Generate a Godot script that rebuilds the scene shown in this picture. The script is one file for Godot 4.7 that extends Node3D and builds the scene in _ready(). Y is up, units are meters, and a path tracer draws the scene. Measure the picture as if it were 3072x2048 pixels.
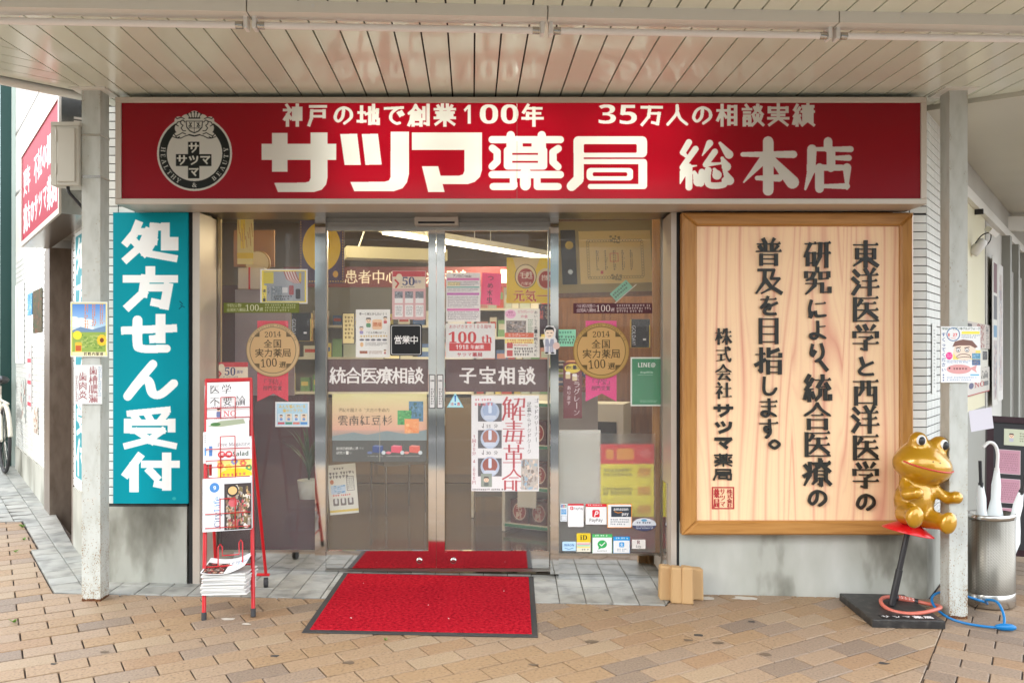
extends Node3D
# A pharmacy on a street corner under a plank-lined canopy. World axes: x to the right along the shop front, y up,
# z out of the shop towards the street. The glass line of the entrance is z = 0, the door threshold is y = 0.
const EYE := Vector3(0, 1.37, 5.3)
const FOCAL := 2550.0   # focal length in photograph pixels (3072 wide); a survey scale for reading off sizes on known planes
const SOFFIT := 2.82
var rng := RandomNumberGenerator.new()
var glyphs := {}
var fonts := {}
var letter_cache := {}
var M := {}
var used := {}

# ---------------------------------------------------------------- survey
func on(px: float, py: float, z: float) -> Vector3:   # a point read off the photograph on the upright plane at depth z
	var k := (EYE.z - z) / FOCAL
	return Vector3((px - 1536.0) * k, EYE.y + (1060.0 - py) * k, z)

func ground(x: float, z: float) -> float:   # the pavement falls to the right and to the street
	return -0.015 - 0.02 * x - 0.03 * z

func lin(r: float, g: float, b: float) -> Color:
	return Color(r, g, b).linear_to_srgb()

func mat(called: String, c: Color, rough := 0.6, metal := 0.0) -> StandardMaterial3D:
	var m := StandardMaterial3D.new()
	m.resource_name = called
	m.albedo_color = c
	m.roughness = rough
	m.metallic = metal
	M[called] = m
	return m

func noise_tex(seed_: int, freq: float, stops: Array, size := 512, octaves := 4, kind := FastNoiseLite.TYPE_SIMPLEX_SMOOTH, wrap := true) -> NoiseTexture2D:
	var n := FastNoiseLite.new()
	n.seed = seed_
	n.frequency = freq
	n.noise_type = kind
	n.fractal_octaves = octaves
	var t := NoiseTexture2D.new()
	t.width = size
	t.height = size
	t.seamless = wrap
	t.noise = n
	if stops.size():
		var g := Gradient.new()
		g.offsets = PackedFloat32Array(stops.map(func(s): return s[0]))
		g.colors = PackedColorArray(stops.map(func(s): return s[1]))
		t.color_ramp = g
	return t

func grain(m: StandardMaterial3D, tex: Texture2D, scale: Vector3, relief: Texture2D = null, height := 0.2) -> StandardMaterial3D:
	m.albedo_texture = tex
	m.uv1_triplanar = true
	m.uv1_world_triplanar = true
	m.uv1_scale = scale
	if relief:
		m.heightmap_enabled = true
		m.heightmap_texture = relief
		m.heightmap_scale = height
	return m

# ---------------------------------------------------------------- scene tree
func numbered(called: String) -> String:
	var n: int = used.get(called, 0)
	used[called] = n + 1
	return called if n == 0 else "%s_%03d" % [called, n]

func tag(o: Node, label: String, category: String, group := "") -> Node:
	o.set_meta("label", label)
	o.set_meta("category", category)
	if group:
		o.set_meta("group", group)
	return o

func base(called: String, at := Vector3.ZERO, turn := 0.0) -> Node3D:
	var o := Node3D.new()
	o.name = numbered(called)
	o.position = at
	o.rotation.y = turn
	add_child(o, true)
	return o

func setting(called: String) -> Node3D:
	var o := base(called)
	o.set_meta("kind", "structure")
	return o

func put(called: String, mesh: Mesh, m: Material, parent: Node = null, at := Vector3.ZERO) -> MeshInstance3D:
	var o := MeshInstance3D.new()
	o.mesh = mesh
	o.material_override = m
	o.position = at
	if parent == null or parent == self:
		o.name = numbered(called)
		add_child(o, true)
	else:
		var n := 0
		var name_ := called
		while parent.has_node(NodePath(name_)):
			n += 1
			name_ = "%s_%03d" % [called, n]
			if n > 30:
				var key := str(parent.get_instance_id()) + called
				n = maxi(n, used.get(key, n))
				name_ = "%s_%03d" % [called, n]
				used[key] = n + 1
		o.name = name_
		parent.add_child(o, true)
	return o

# ---------------------------------------------------------------- solids
class Solid:
	var st := SurfaceTool.new()
	var t := Transform3D.IDENTITY
	var backs := false
	func backed() -> Solid:
		backs = true
		return self
	func _init() -> void:
		st.begin(Mesh.PRIMITIVE_TRIANGLES)
		st.set_smooth_group(-1)
	func v(p: Vector3, uv := Vector2.ZERO) -> void:
		st.set_uv(uv)
		st.add_vertex(t * p)
	func tri(a: Vector3, b: Vector3, c: Vector3, ua := Vector2.ZERO, ub := Vector2.ZERO, uc := Vector2.ZERO) -> void:
		v(a, ua); v(c, uc); v(b, ub)
	func quad(a: Vector3, b: Vector3, c: Vector3, d: Vector3, uv := Rect2(0, 0, 0, 0)) -> void:   # counter-clockwise from outside
		var e := uv.end
		tri(a, b, c, Vector2(uv.position.x, e.y), Vector2(e.x, e.y), Vector2(e.x, uv.position.y))
		tri(a, c, d, Vector2(uv.position.x, e.y), Vector2(e.x, uv.position.y), uv.position)
	func box(c: Vector3, s: Vector3, uv_all := false) -> Solid:
		var h := s / 2.0
		var f := Rect2(0, 0, 1, 1)
		var g := f if uv_all else Rect2(0, 0, 0, 0)
		var p := func(x, y, z): return c + Vector3(x * h.x, y * h.y, z * h.z)
		quad(p.call(-1, -1, 1), p.call(1, -1, 1), p.call(1, 1, 1), p.call(-1, 1, 1), f)
		quad(p.call(1, -1, -1), p.call(-1, -1, -1), p.call(-1, 1, -1), p.call(1, 1, -1), g)
		quad(p.call(1, -1, 1), p.call(1, -1, -1), p.call(1, 1, -1), p.call(1, 1, 1), g)
		quad(p.call(-1, -1, -1), p.call(-1, -1, 1), p.call(-1, 1, 1), p.call(-1, 1, -1), g)
		quad(p.call(-1, 1, 1), p.call(1, 1, 1), p.call(1, 1, -1), p.call(-1, 1, -1), g)
		quad(p.call(-1, -1, -1), p.call(1, -1, -1), p.call(1, -1, 1), p.call(-1, -1, 1), g)
		return self
	func span(a: Vector3, b: Vector3) -> Solid:
		return box((a + b) / 2.0, (b - a).abs())
	# a flat outline (seen from +z, counter-clockwise) pushed back by depth, with a chamfer round its front edge
	func plate(p: PackedVector2Array, z: float, depth: float, bevel := 0.0, uv := Rect2(0, 0, 1, 1)) -> Solid:
		p = p.duplicate()
		var area := 0.0
		for i in p.size():
			var q := p[(i + 1) % p.size()]
			area += p[i].x * q.y - q.x * p[i].y
		if area < 0:
			p.reverse()
		var inner := p
		if bevel > 0:
			var off := Geometry2D.offset_polygon(p, -bevel, Geometry2D.JOIN_MITER)
			if off.size() == 1 and off[0].size() == p.size():
				inner = off[0]
				var shift := 0
				for k in inner.size():
					if inner[k].distance_squared_to(p[0]) < inner[shift].distance_squared_to(p[0]):
						shift = k
				var turned := PackedVector2Array()
				for k in inner.size():
					turned.append(inner[(k + shift) % inner.size()])
				inner = turned
			else:
				bevel = 0.0
		var lo := p[0]
		var hi := p[0]
		for q in p:
			lo = lo.min(q)
			hi = hi.max(q)
		var size := hi - lo
		var uvof := func(q: Vector2) -> Vector2: return uv.position + Vector2((q.x - lo.x) / size.x, 1.0 - (q.y - lo.y) / size.y) * uv.size
		var ids := Geometry2D.triangulate_polygon(inner)
		for k in range(0, ids.size(), 3):
			var a := inner[ids[k]]
			var b := inner[ids[k + 1]]
			var c := inner[ids[k + 2]]
			if (b - a).cross(c - a) < 0:
				var s := b
				b = c
				c = s
			tri(Vector3(a.x, a.y, z), Vector3(b.x, b.y, z), Vector3(c.x, c.y, z), uvof.call(a), uvof.call(b), uvof.call(c))
			if backs:
				tri(Vector3(a.x, a.y, z - depth), Vector3(c.x, c.y, z - depth), Vector3(b.x, b.y, z - depth), uvof.call(a), uvof.call(c), uvof.call(b))
		for k in p.size():
			var a := p[k]
			var b := p[(k + 1) % p.size()]
			var ua: Vector2 = uvof.call(a)
			if bevel > 0:
				var ia := inner[k]
				var ib := inner[(k + 1) % p.size()]
				var ub: Vector2 = uvof.call(b)
				tri(Vector3(a.x, a.y, z - bevel), Vector3(b.x, b.y, z - bevel), Vector3(ib.x, ib.y, z), ua, ub, uvof.call(ib))
				tri(Vector3(a.x, a.y, z - bevel), Vector3(ib.x, ib.y, z), Vector3(ia.x, ia.y, z), ua, uvof.call(ib), uvof.call(ia))
			quad(Vector3(a.x, a.y, z - depth), Vector3(b.x, b.y, z - depth), Vector3(b.x, b.y, z - bevel), Vector3(a.x, a.y, z - bevel), Rect2(ua, Vector2.ZERO))
		return self
	func slab(p: PackedVector2Array, y: float, depth: float, bevel := 0.0) -> Solid:   # an outline in (x, z) lying flat, top at y
		var keep := t
		t = t * Transform3D(Basis(Vector3(1, 0, 0), Vector3(0, 0, -1), Vector3(0, 1, 0)), Vector3.ZERO)
		var q := PackedVector2Array()
		for a in p:
			q.append(Vector2(a.x, -a.y))
		plate(q, y, depth, bevel)
		t = keep
		return self
	func tube(pts: Array, r, sides := 10, closed := false) -> Solid:
		st.set_smooth_group(1)
		var n := pts.size()
		var rings := []
		var up := Vector3.UP
		for i in n:
			var a: Vector3 = pts[(i - 1 + n) % n] if closed or i > 0 else pts[0]
			var b: Vector3 = pts[(i + 1) % n] if closed or i < n - 1 else pts[n - 1]
			var d := (b - a).normalized()
			if absf(d.dot(up)) > 0.95:
				up = Vector3.RIGHT if absf(d.x) < 0.9 else Vector3.BACK
			var s := d.cross(up).normalized()
			up = s.cross(d).normalized()
			var rr: float = r[i] if r is Array else r
			var ring := []
			for k in sides:
				var w := TAU * k / sides
				ring.append(pts[i] + (s * cos(w) + up * sin(w)) * rr)
			rings.append(ring)
		for i in (n if closed else n - 1):
			var A: Array = rings[i]
			var B: Array = rings[(i + 1) % n]
			var shift := 0
			if closed and i == n - 1:
				for k in sides:
					if (B[k] as Vector3).distance_squared_to(A[0]) < (B[shift] as Vector3).distance_squared_to(A[0]):
						shift = k
			for k in sides:
				var j := (k + 1) % sides
				quad(A[j], A[k], B[(k + shift) % sides], B[(j + shift) % sides])
		st.set_smooth_group(-1)
		if not closed:
			for k in range(1, sides - 1):
				tri(rings[0][0], rings[0][k], rings[0][k + 1])
				tri(rings[n - 1][0], rings[n - 1][k + 1], rings[n - 1][k])
		return self
	func lathe(prof: Array, sides := 24, squash := Vector2.ONE) -> Solid:   # [radius, y] from bottom to top
		st.set_smooth_group(1)
		for i in prof.size() - 1:
			for k in sides:
				var w0 := TAU * k / sides
				var w1 := TAU * (k + 1) / sides
				var p := func(q, w): return Vector3(cos(w) * q[0] * squash.x, q[1], sin(w) * q[0] * squash.y)
				quad(p.call(prof[i], w1), p.call(prof[i], w0), p.call(prof[i + 1], w0), p.call(prof[i + 1], w1))
		st.set_smooth_group(-1)
		return self
	func ball(c: Vector3, r: Vector3, sides := 14, rings := 8) -> Solid:
		st.set_smooth_group(1)
		for i in rings:
			for k in sides:
				var p := func(a, b): return c + Vector3(cos(b) * sin(a) * r.x, -cos(a) * r.y, sin(b) * sin(a) * r.z)
				var a0 := PI * i / rings
				var a1 := PI * (i + 1) / rings
				var b0 := TAU * k / sides
				var b1 := TAU * (k + 1) / sides
				quad(p.call(a0, b1), p.call(a0, b0), p.call(a1, b0), p.call(a1, b1))
		st.set_smooth_group(-1)
		return self
	func made() -> ArrayMesh:
		st.generate_normals()
		return st.commit()

func rounded(x0: float, y0: float, x1: float, y1: float, r: float, n := 4) -> PackedVector2Array:
	var p := PackedVector2Array()
	for c in [[x1 - r, y1 - r, 0.0], [x0 + r, y1 - r, 90.0], [x0 + r, y0 + r, 180.0], [x1 - r, y0 + r, 270.0]]:
		for k in n + 1:
			var w := deg_to_rad(c[2] + 90.0 * k / n)
			p.append(Vector2(c[0] + cos(w) * r, c[1] + sin(w) * r))
	return p

func oval(c: Vector2, rx: float, ry: float, n := 40) -> PackedVector2Array:
	var p := PackedVector2Array()
	for k in n:
		p.append(c + Vector2(cos(TAU * k / n) * rx, sin(TAU * k / n) * ry))
	return p

# ---------------------------------------------------------------- lettering: every character is a few pen strokes on a 100-unit square
func strokes_of(ch: String, box := Rect2(0, 0, 1, 1)) -> Array:
	var out := []
	if not glyphs.has(ch):
		return out
	for item in (glyphs[ch] as String).split(";"):
		if "@" in item:
			var b := item.substr(2).split_floats(",")
			out.append_array(strokes_of(item[0], Rect2(box.position + Vector2(b[0], b[1]) / 100.0 * box.size, Vector2(b[2], b[3]) / 100.0 * box.size)))
			continue
		var pts := PackedVector2Array()
		for p in item.trim_prefix("~").split(" "):
			var c := p.split_floats(",")
			pts.append(box.position + Vector2(c[0], c[1]) / 100.0 * box.size)
		if item[0] == "~" and pts.size() > 2:
			var q := PackedVector2Array()
			for i in pts.size() - 1:
				var a := pts[maxi(i - 1, 0)]
				var d := pts[mini(i + 2, pts.size() - 1)]
				if pts[0] == pts[-1]:
					a = pts[i - 1] if i > 0 else pts[-2]
					d = pts[i + 2] if i + 2 < pts.size() else pts[1]
				for k in 6:
					q.append(pts[i].cubic_interpolate(pts[i + 1], a, d, k / 6.0))
			q.append(pts[-1])
			pts = q
		out.append(pts)
	return out

class Pen:   # paints flat print into an image, in the units of the sheet that is printed
	var im: Image
	var o: Vector2
	var s: float
	var host
	func _init(h, x0: float, y0: float, x1: float, y1: float, res: float, bg: Color) -> void:
		host = h
		o = Vector2(x0, y0)
		s = res * 2.0
		im = Image.create(maxi(8, int((x1 - x0) * s)), maxi(8, int((y1 - y0) * s)), false, Image.FORMAT_RGB8)
		im.fill(bg)
	func poly(p: PackedVector2Array, c: Color) -> void:
		var n := p.size()
		var lo := 1e9
		var hi := -1e9
		var q := PackedVector2Array()
		q.resize(n)
		for i in n:
			var a := (p[i] - o) * s
			q[i] = a
			lo = minf(lo, a.y)
			hi = maxf(hi, a.y)
		for y in range(maxi(0, int(ceil(lo - 0.5))), mini(im.get_height(), int(ceil(hi - 0.5)))):
			var yy := y + 0.5
			var xs := []
			for i in n:
				var a := q[i]
				var b := q[i + 1 if i + 1 < n else 0]
				if (a.y <= yy) != (b.y <= yy):
					xs.append(a.x + (yy - a.y) * (b.x - a.x) / (b.y - a.y))
			if xs.size() > 2:
				xs.sort()
			elif xs.size() == 2 and xs[0] > xs[1]:
				xs.reverse()
			for k in range(0, xs.size() - 1, 2):
				var x0 := int(ceil(xs[k] - 0.5))
				var x1 := int(ceil(xs[k + 1] - 0.5))
				if x1 > x0:
					im.fill_rect(Rect2i(x0, y, x1 - x0, 1), c)
	func rect(x0: float, y0: float, x1: float, y1: float, c: Color) -> void:
		var a := (Vector2(x0, y0) - o) * s
		var b := (Vector2(x1, y1) - o) * s
		im.fill_rect(Rect2i(Vector2i(a.round()), Vector2i((b.round() - a.round()).max(Vector2.ONE))), c)
	func frame(x0: float, y0: float, x1: float, y1: float, w: float, c: Color) -> void:
		rect(x0, y0, x1, y0 + w, c); rect(x0, y1 - w, x1, y1, c); rect(x0, y0, x0 + w, y1, c); rect(x1 - w, y0, x1, y1, c)
	func rrect(x0: float, y0: float, x1: float, y1: float, r: float, c: Color) -> void:
		poly(host.rounded(x0, y0, x1, y1, r), c)
	func disc(x: float, y: float, rx: float, ry: float, c: Color) -> void:
		poly(host.oval(Vector2(x, y), rx, ry, 44), c)
	func ring(x: float, y: float, r: float, w: float, c: Color) -> void:
		var p := PackedVector2Array(host.oval(Vector2(x, y), r, r, 48))
		for i in 48:
			line(p[i], p[(i + 1) % 48], w, c)
	func line(a: Vector2, b: Vector2, w: float, c: Color, caps := 0, w2 := -1.0) -> void:   # caps: 0 butt, 1 square, 2 round
		w = maxf(w, 1.3 / s)
		var e := w if w2 < 0 else maxf(w2, 0.5 / s)
		var d := b - a
		if d.length() < 1e-6:
			return
		d = d.normalized()
		var nrm := Vector2(-d.y, d.x)
		if caps == 1:
			a -= d * w / 2.0
			b += d * e / 2.0
		poly(PackedVector2Array([a + nrm * w / 2, b + nrm * e / 2, b - nrm * e / 2, a - nrm * w / 2]), c)
		if caps == 2:
			poly(host.oval(a, w / 2, w / 2, 14), c)
			poly(host.oval(b, e / 2, e / 2, 14), c)
	func path(p, w: float, c: Color, caps := 2) -> void:
		for i in p.size() - 1:
			line(p[i], p[i + 1], w, c, caps)
	# style: 0 square gothic, 1 round gothic, 2 mincho (thin level strokes), 3 brush
	func glyph(ch: String, x: float, y: float, w: float, h: float, wt: float, c: Color, style := 0) -> void:
		for st in host.strokes_of(ch):
			var pts: PackedVector2Array = st
			var n := pts.size()
			for i in n - 1:
				var a := Vector2(x + pts[i].x * w, y + pts[i].y * h)
				var b := Vector2(x + pts[i + 1].x * w, y + pts[i + 1].y * h)
				var d := b - a
				var level := absf(d.x) / maxf(d.length(), 1e-6)
				var ww := wt * h
				if style == 2:
					ww *= lerpf(1.15, 0.42, smoothstep(0.9, 0.99, level)) if n < 6 else 0.85
				elif style == 0:
					ww *= lerpf(1.08, 0.86, level)
				elif style == 3:
					ww *= lerpf(1.2, 0.8, level) if n < 6 else 1.1
				if style == 3:
					var w0 := 0.95
					var w1 := 0.95
					if n == 2 and level > 0.93:      # level stroke: light start, pressed end
						w0 = 0.62
						w1 = 1.0
					elif n == 2 and d.x < -0.15 * absf(d.y):   # falling left: swept out thin
						w0 = 1.15
						w1 = 0.2
					elif n == 2 and d.x > 0.15 * absf(d.y):   # falling right: swells
						w0 = 0.55
						w1 = 1.5
					elif n > 2:
						w0 = 1.05 if i == 0 else 0.95
						w1 = 0.3 if i == n - 2 else 0.95
					line(a, b, ww * w0, c, 2, ww * w1)
				else:
					line(a, b, ww, c, 1 if style == 0 and n < 6 else 2 if style != 2 else 1)
	func text(str_: String, x: float, y: float, size: float, c: Color, wt := 0.09, style := 0, pitch := 0.0, vertical := false, wide := 1.0) -> void:
		var step := pitch if pitch > 0 else size * (1.08 if vertical else 1.08 * wide)
		for ch in str_:
			if host.glyphs.has(ch):
				var small := 0.86 if ch.unicode_at(0) < 0x3100 and ch.unicode_at(0) > 0x3040 and size > 8 else 1.0
				var g := size * small
				glyph(ch, x + (size - g) * wide / 2, y + (size - g) / 2, g * wide, g, wt, c, style)
			elif ch != " ":
				latin(ch, x + size * wide * 0.5, y + size * 0.86, size * 0.82, c, "sans_bold" if wt > 0.08 else "sans", 0.0, 0.5)
			if vertical:
				y += step
			else:
				x += step
	func latin(str_: String, x: float, y: float, cap: float, c: Color, face := "sans", turn := 0.0, align := 0.0, squeeze := 1.0) -> void:   # baseline at y, capitals cap tall
		var tris: PackedVector2Array = host.latin_triangles(str_, face)
		var w := 0.0
		for p in tris:
			w = maxf(w, p.x)
		var t := Transform2D(turn, Vector2(x, y))
		for i in range(0, tris.size(), 3):
			var q := PackedVector2Array()
			for k in 3:
				var p := tris[i + k]
				q.append(t * Vector2((p.x - w * align) * cap * squeeze, -p.y * cap))
			poly(q, c)
	func fine(x0: float, y0: float, x1: float, y1: float, rows: int, c: Color, seed_ := 1, thick := 0.5) -> void:   # print too small to read
		var r := RandomNumberGenerator.new()
		r.seed = seed_ * 77 + 5
		var step := (y1 - y0) / rows
		if step <= 0.0:
			return
		for k in rows:
			var x := x0
			var stop := x1 - (r.randf() * 0.25 * (x1 - x0) if k == rows - 1 else 0.0)
			while x < stop:
				var w := step * r.randf_range(0.35, 0.8)
				var yy := y0 + k * step + step * r.randf_range(0.05, 0.2)
				line(Vector2(x, yy), Vector2(minf(x + w, x1), yy), step * 0.16, c)
				line(Vector2(x, yy + step * 0.3), Vector2(minf(x + w, x1), yy + step * 0.3), step * 0.13, c)
				line(Vector2(x + w * 0.5, yy), Vector2(x + w * 0.5, yy + step * thick), step * 0.16, c)
				x += w + step * (0.25 if r.randf() > 0.12 else 0.7)
	func fade(x0: float, y0: float, x1: float, y1: float, a: Color, b: Color) -> void:   # printed tint running from a to b
		var h := int((y1 - y0) * s)
		for k in h:
			var y := int((y0 - o.y) * s) + k
			im.fill_rect(Rect2i(int((x0 - o.x) * s), y, int((x1 - x0) * s), 1), a.lerp(b, float(k) / h))
	func tex() -> ImageTexture:
		im.resize(im.get_width() / 2, im.get_height() / 2, Image.INTERPOLATE_BILINEAR)
		return ImageTexture.create_from_image(im)

func latin_triangles(str_: String, face: String) -> PackedVector2Array:
	var key := face + ":" + str_
	if letter_cache.has(key):
		return letter_cache[key]
	if fonts.is_empty():
		for f in [["sans", "Droid Sans", 400], ["sans_bold", "Droid Sans", 700], ["serif", "Droid Serif", 400], ["serif_bold", "Droid Serif", 700]]:
			var sf := SystemFont.new()
			sf.font_names = PackedStringArray([f[1]])
			sf.font_weight = f[2]
			fonts[f[0]] = sf
	var tm := TextMesh.new()
	tm.font = fonts[face]
	tm.text = str_
	tm.font_size = 64
	tm.pixel_size = 1.0 / 46.0
	tm.depth = 0.0
	tm.curve_step = 2.0
	tm.horizontal_alignment = HORIZONTAL_ALIGNMENT_LEFT
	tm.vertical_alignment = VERTICAL_ALIGNMENT_BOTTOM
	var out := PackedVector2Array()
	if tm.get_surface_count():
		var arr := tm.surface_get_arrays(0)
		var vs: PackedVector3Array = arr[Mesh.ARRAY_VERTEX]
		var idx: PackedInt32Array = arr[Mesh.ARRAY_INDEX] if arr[Mesh.ARRAY_INDEX] != null else PackedInt32Array(range(vs.size()))
		var lift := (fonts[face] as Font).get_descent(64) / 46.0
		for i in idx:
			out.append(Vector2(vs[i].x, vs[i].y - lift))
	var left := 1e9
	for p in out:
		left = minf(left, p.x)
	for i in out.size():
		out[i].x -= left
	letter_cache[key] = out
	return out

# ---------------------------------------------------------------- printed sheets
func print_mat(called: String, tex: Texture2D, rough := 0.55) -> StandardMaterial3D:
	var m := mat(called, Color.WHITE, rough)
	m.texture_repeat = false
	var im := tex.get_image()
	var w := im.get_width()
	var h := im.get_height()
	if w > 620 or h > 900:
		m.albedo_texture = tex
		return m
	# small prints share one big printing sheet
	if atlas.is_empty() or not room_in_atlas(w, h):
		atlas.append(Image.create(2048, 1400, false, Image.FORMAT_RGB8))
		shelf = Vector3i(0, 0, 0)
	if shelf.x + w + 6 > 2048:
		shelf = Vector3i(0, shelf.y + shelf.z, 0)
	var at := Vector2i(shelf.x + 3, shelf.y + 3)
	for d in [[-2, 0], [2, 0], [0, -2], [0, 2], [-1, 0], [1, 0], [0, -1], [0, 1], [0, 0]]:
		atlas[-1].blit_rect(im, Rect2i(0, 0, w, h), at + Vector2i(d[0], d[1]))
	shelf.x += w + 6
	shelf.z = maxi(shelf.z, h + 6)
	m.uv1_scale = Vector3((w - 1.0) / 2048.0, (h - 1.0) / 1400.0, 1)
	m.uv1_offset = Vector3((at.x + 0.5) / 2048.0, (at.y + 0.5) / 1400.0, 0)
	waiting.append([m, atlas.size() - 1])
	return m

var atlas: Array[Image] = []
var shelf := Vector3i.ZERO   # x and y of the free place, height of the row
var waiting := []

func room_in_atlas(w: int, h: int) -> bool:
	if shelf.x + w + 6 <= 2048:
		return shelf.y + maxi(h + 6, shelf.z) <= 1400
	return shelf.y + shelf.z + h + 6 <= 1400

func print_atlas() -> void:
	var done := atlas.map(func(a): return ImageTexture.create_from_image(a))
	for q in waiting:
		q[0].albedo_texture = done[q[1]]

func sheet(called: String, x0: float, y0: float, x1: float, y1: float, z: float, pen: Pen, label: String, category: String, group := "", thick := 0.0015, lean := 0.0, rough := 0.5) -> MeshInstance3D:
	var a := on(x0, y1, z)
	var b := on(x1, y0, z)
	var w := b.x - a.x
	var h := b.y - a.y
	var mesh := Solid.new().box(Vector3(0, h / 2, -thick / 2), Vector3(w, h, thick)).made()
	var o := put(called, mesh, print_mat(called + "_print", pen.tex(), rough), null, Vector3((a.x + b.x) / 2, a.y, z))
	o.rotation.z = lean
	tag(o, label, category, group)
	return o

# ---------------------------------------------------------------- the place
func _ready() -> void:
	rng.seed = 41
	var cam := Camera3D.new()
	cam.name = "camera"
	cam.projection = Camera3D.PROJECTION_FRUSTUM
	cam.near = 0.05
	cam.far = 120.0
	cam.size = 2048.0 / FOCAL * cam.near
	cam.frustum_offset = Vector2(0, 36.0 / FOCAL * cam.near)   # the lens looks level; its axis lies a little below the middle of the picture
	cam.position = EYE
	add_child(cam)
	cam.current = true

	var sky_mat := ProceduralSkyMaterial.new()
	sky_mat.sky_top_color = Color(0.86, 0.89, 0.93)
	sky_mat.sky_horizon_color = Color(0.95, 0.96, 0.97)
	sky_mat.sky_curve = 0.25
	sky_mat.ground_bottom_color = Color(0.4, 0.39, 0.37)
	sky_mat.ground_horizon_color = Color(0.6, 0.6, 0.59)
	sky_mat.sky_cover = noise_tex(5, 0.004, [[0.0, Color(0, 0, 0)], [0.45, Color(0.0, 0.0, 0.0)], [1.0, Color(0.25, 0.25, 0.26)]], 512)
	var sky := Sky.new()
	sky.sky_material = sky_mat
	var env := Environment.new()
	env.background_mode = Environment.BG_SKY
	env.sky = sky
	env.background_energy_multiplier = 1.0
	env.tonemap_mode = Environment.TONE_MAPPER_LINEAR
	env.tonemap_exposure = EXPOSURE
	env.sdfgi_enabled = true
	env.ssao_enabled = true
	env.ssil_enabled = true
	var we := WorldEnvironment.new()
	we.name = "environment"
	we.environment = env
	add_child(we)

	var sun := DirectionalLight3D.new()
	sun.name = "sun"
	sun.light_energy = 0.22
	sun.light_color = Color(1.0, 0.985, 0.965)
	sun.light_angular_distance = 35.0
	sun.shadow_enabled = true
	sun.look_at_from_position(Vector3(-10, 8, 6), Vector3.ZERO)
	add_child(sun)

	read_glyphs()
	materials()
	build_ground()
	build_walls()
	build_canopy()
	build_posts()
	build_shopfront()
	build_interior()
	build_shop_sign()
	build_boards()
	build_door_prints()
	build_window_prints()
	build_stickers()
	build_rack()
	build_mat()
	build_frog()
	build_right_side()
	build_left_side()
	build_street()
	build_small()
	print_atlas()

const EXPOSURE := 5.4

func read_glyphs() -> void:
	for l in GLYPHS.split("\n"):
		if l.length() > 2:
			glyphs[l[0]] = l.substr(2)

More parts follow.
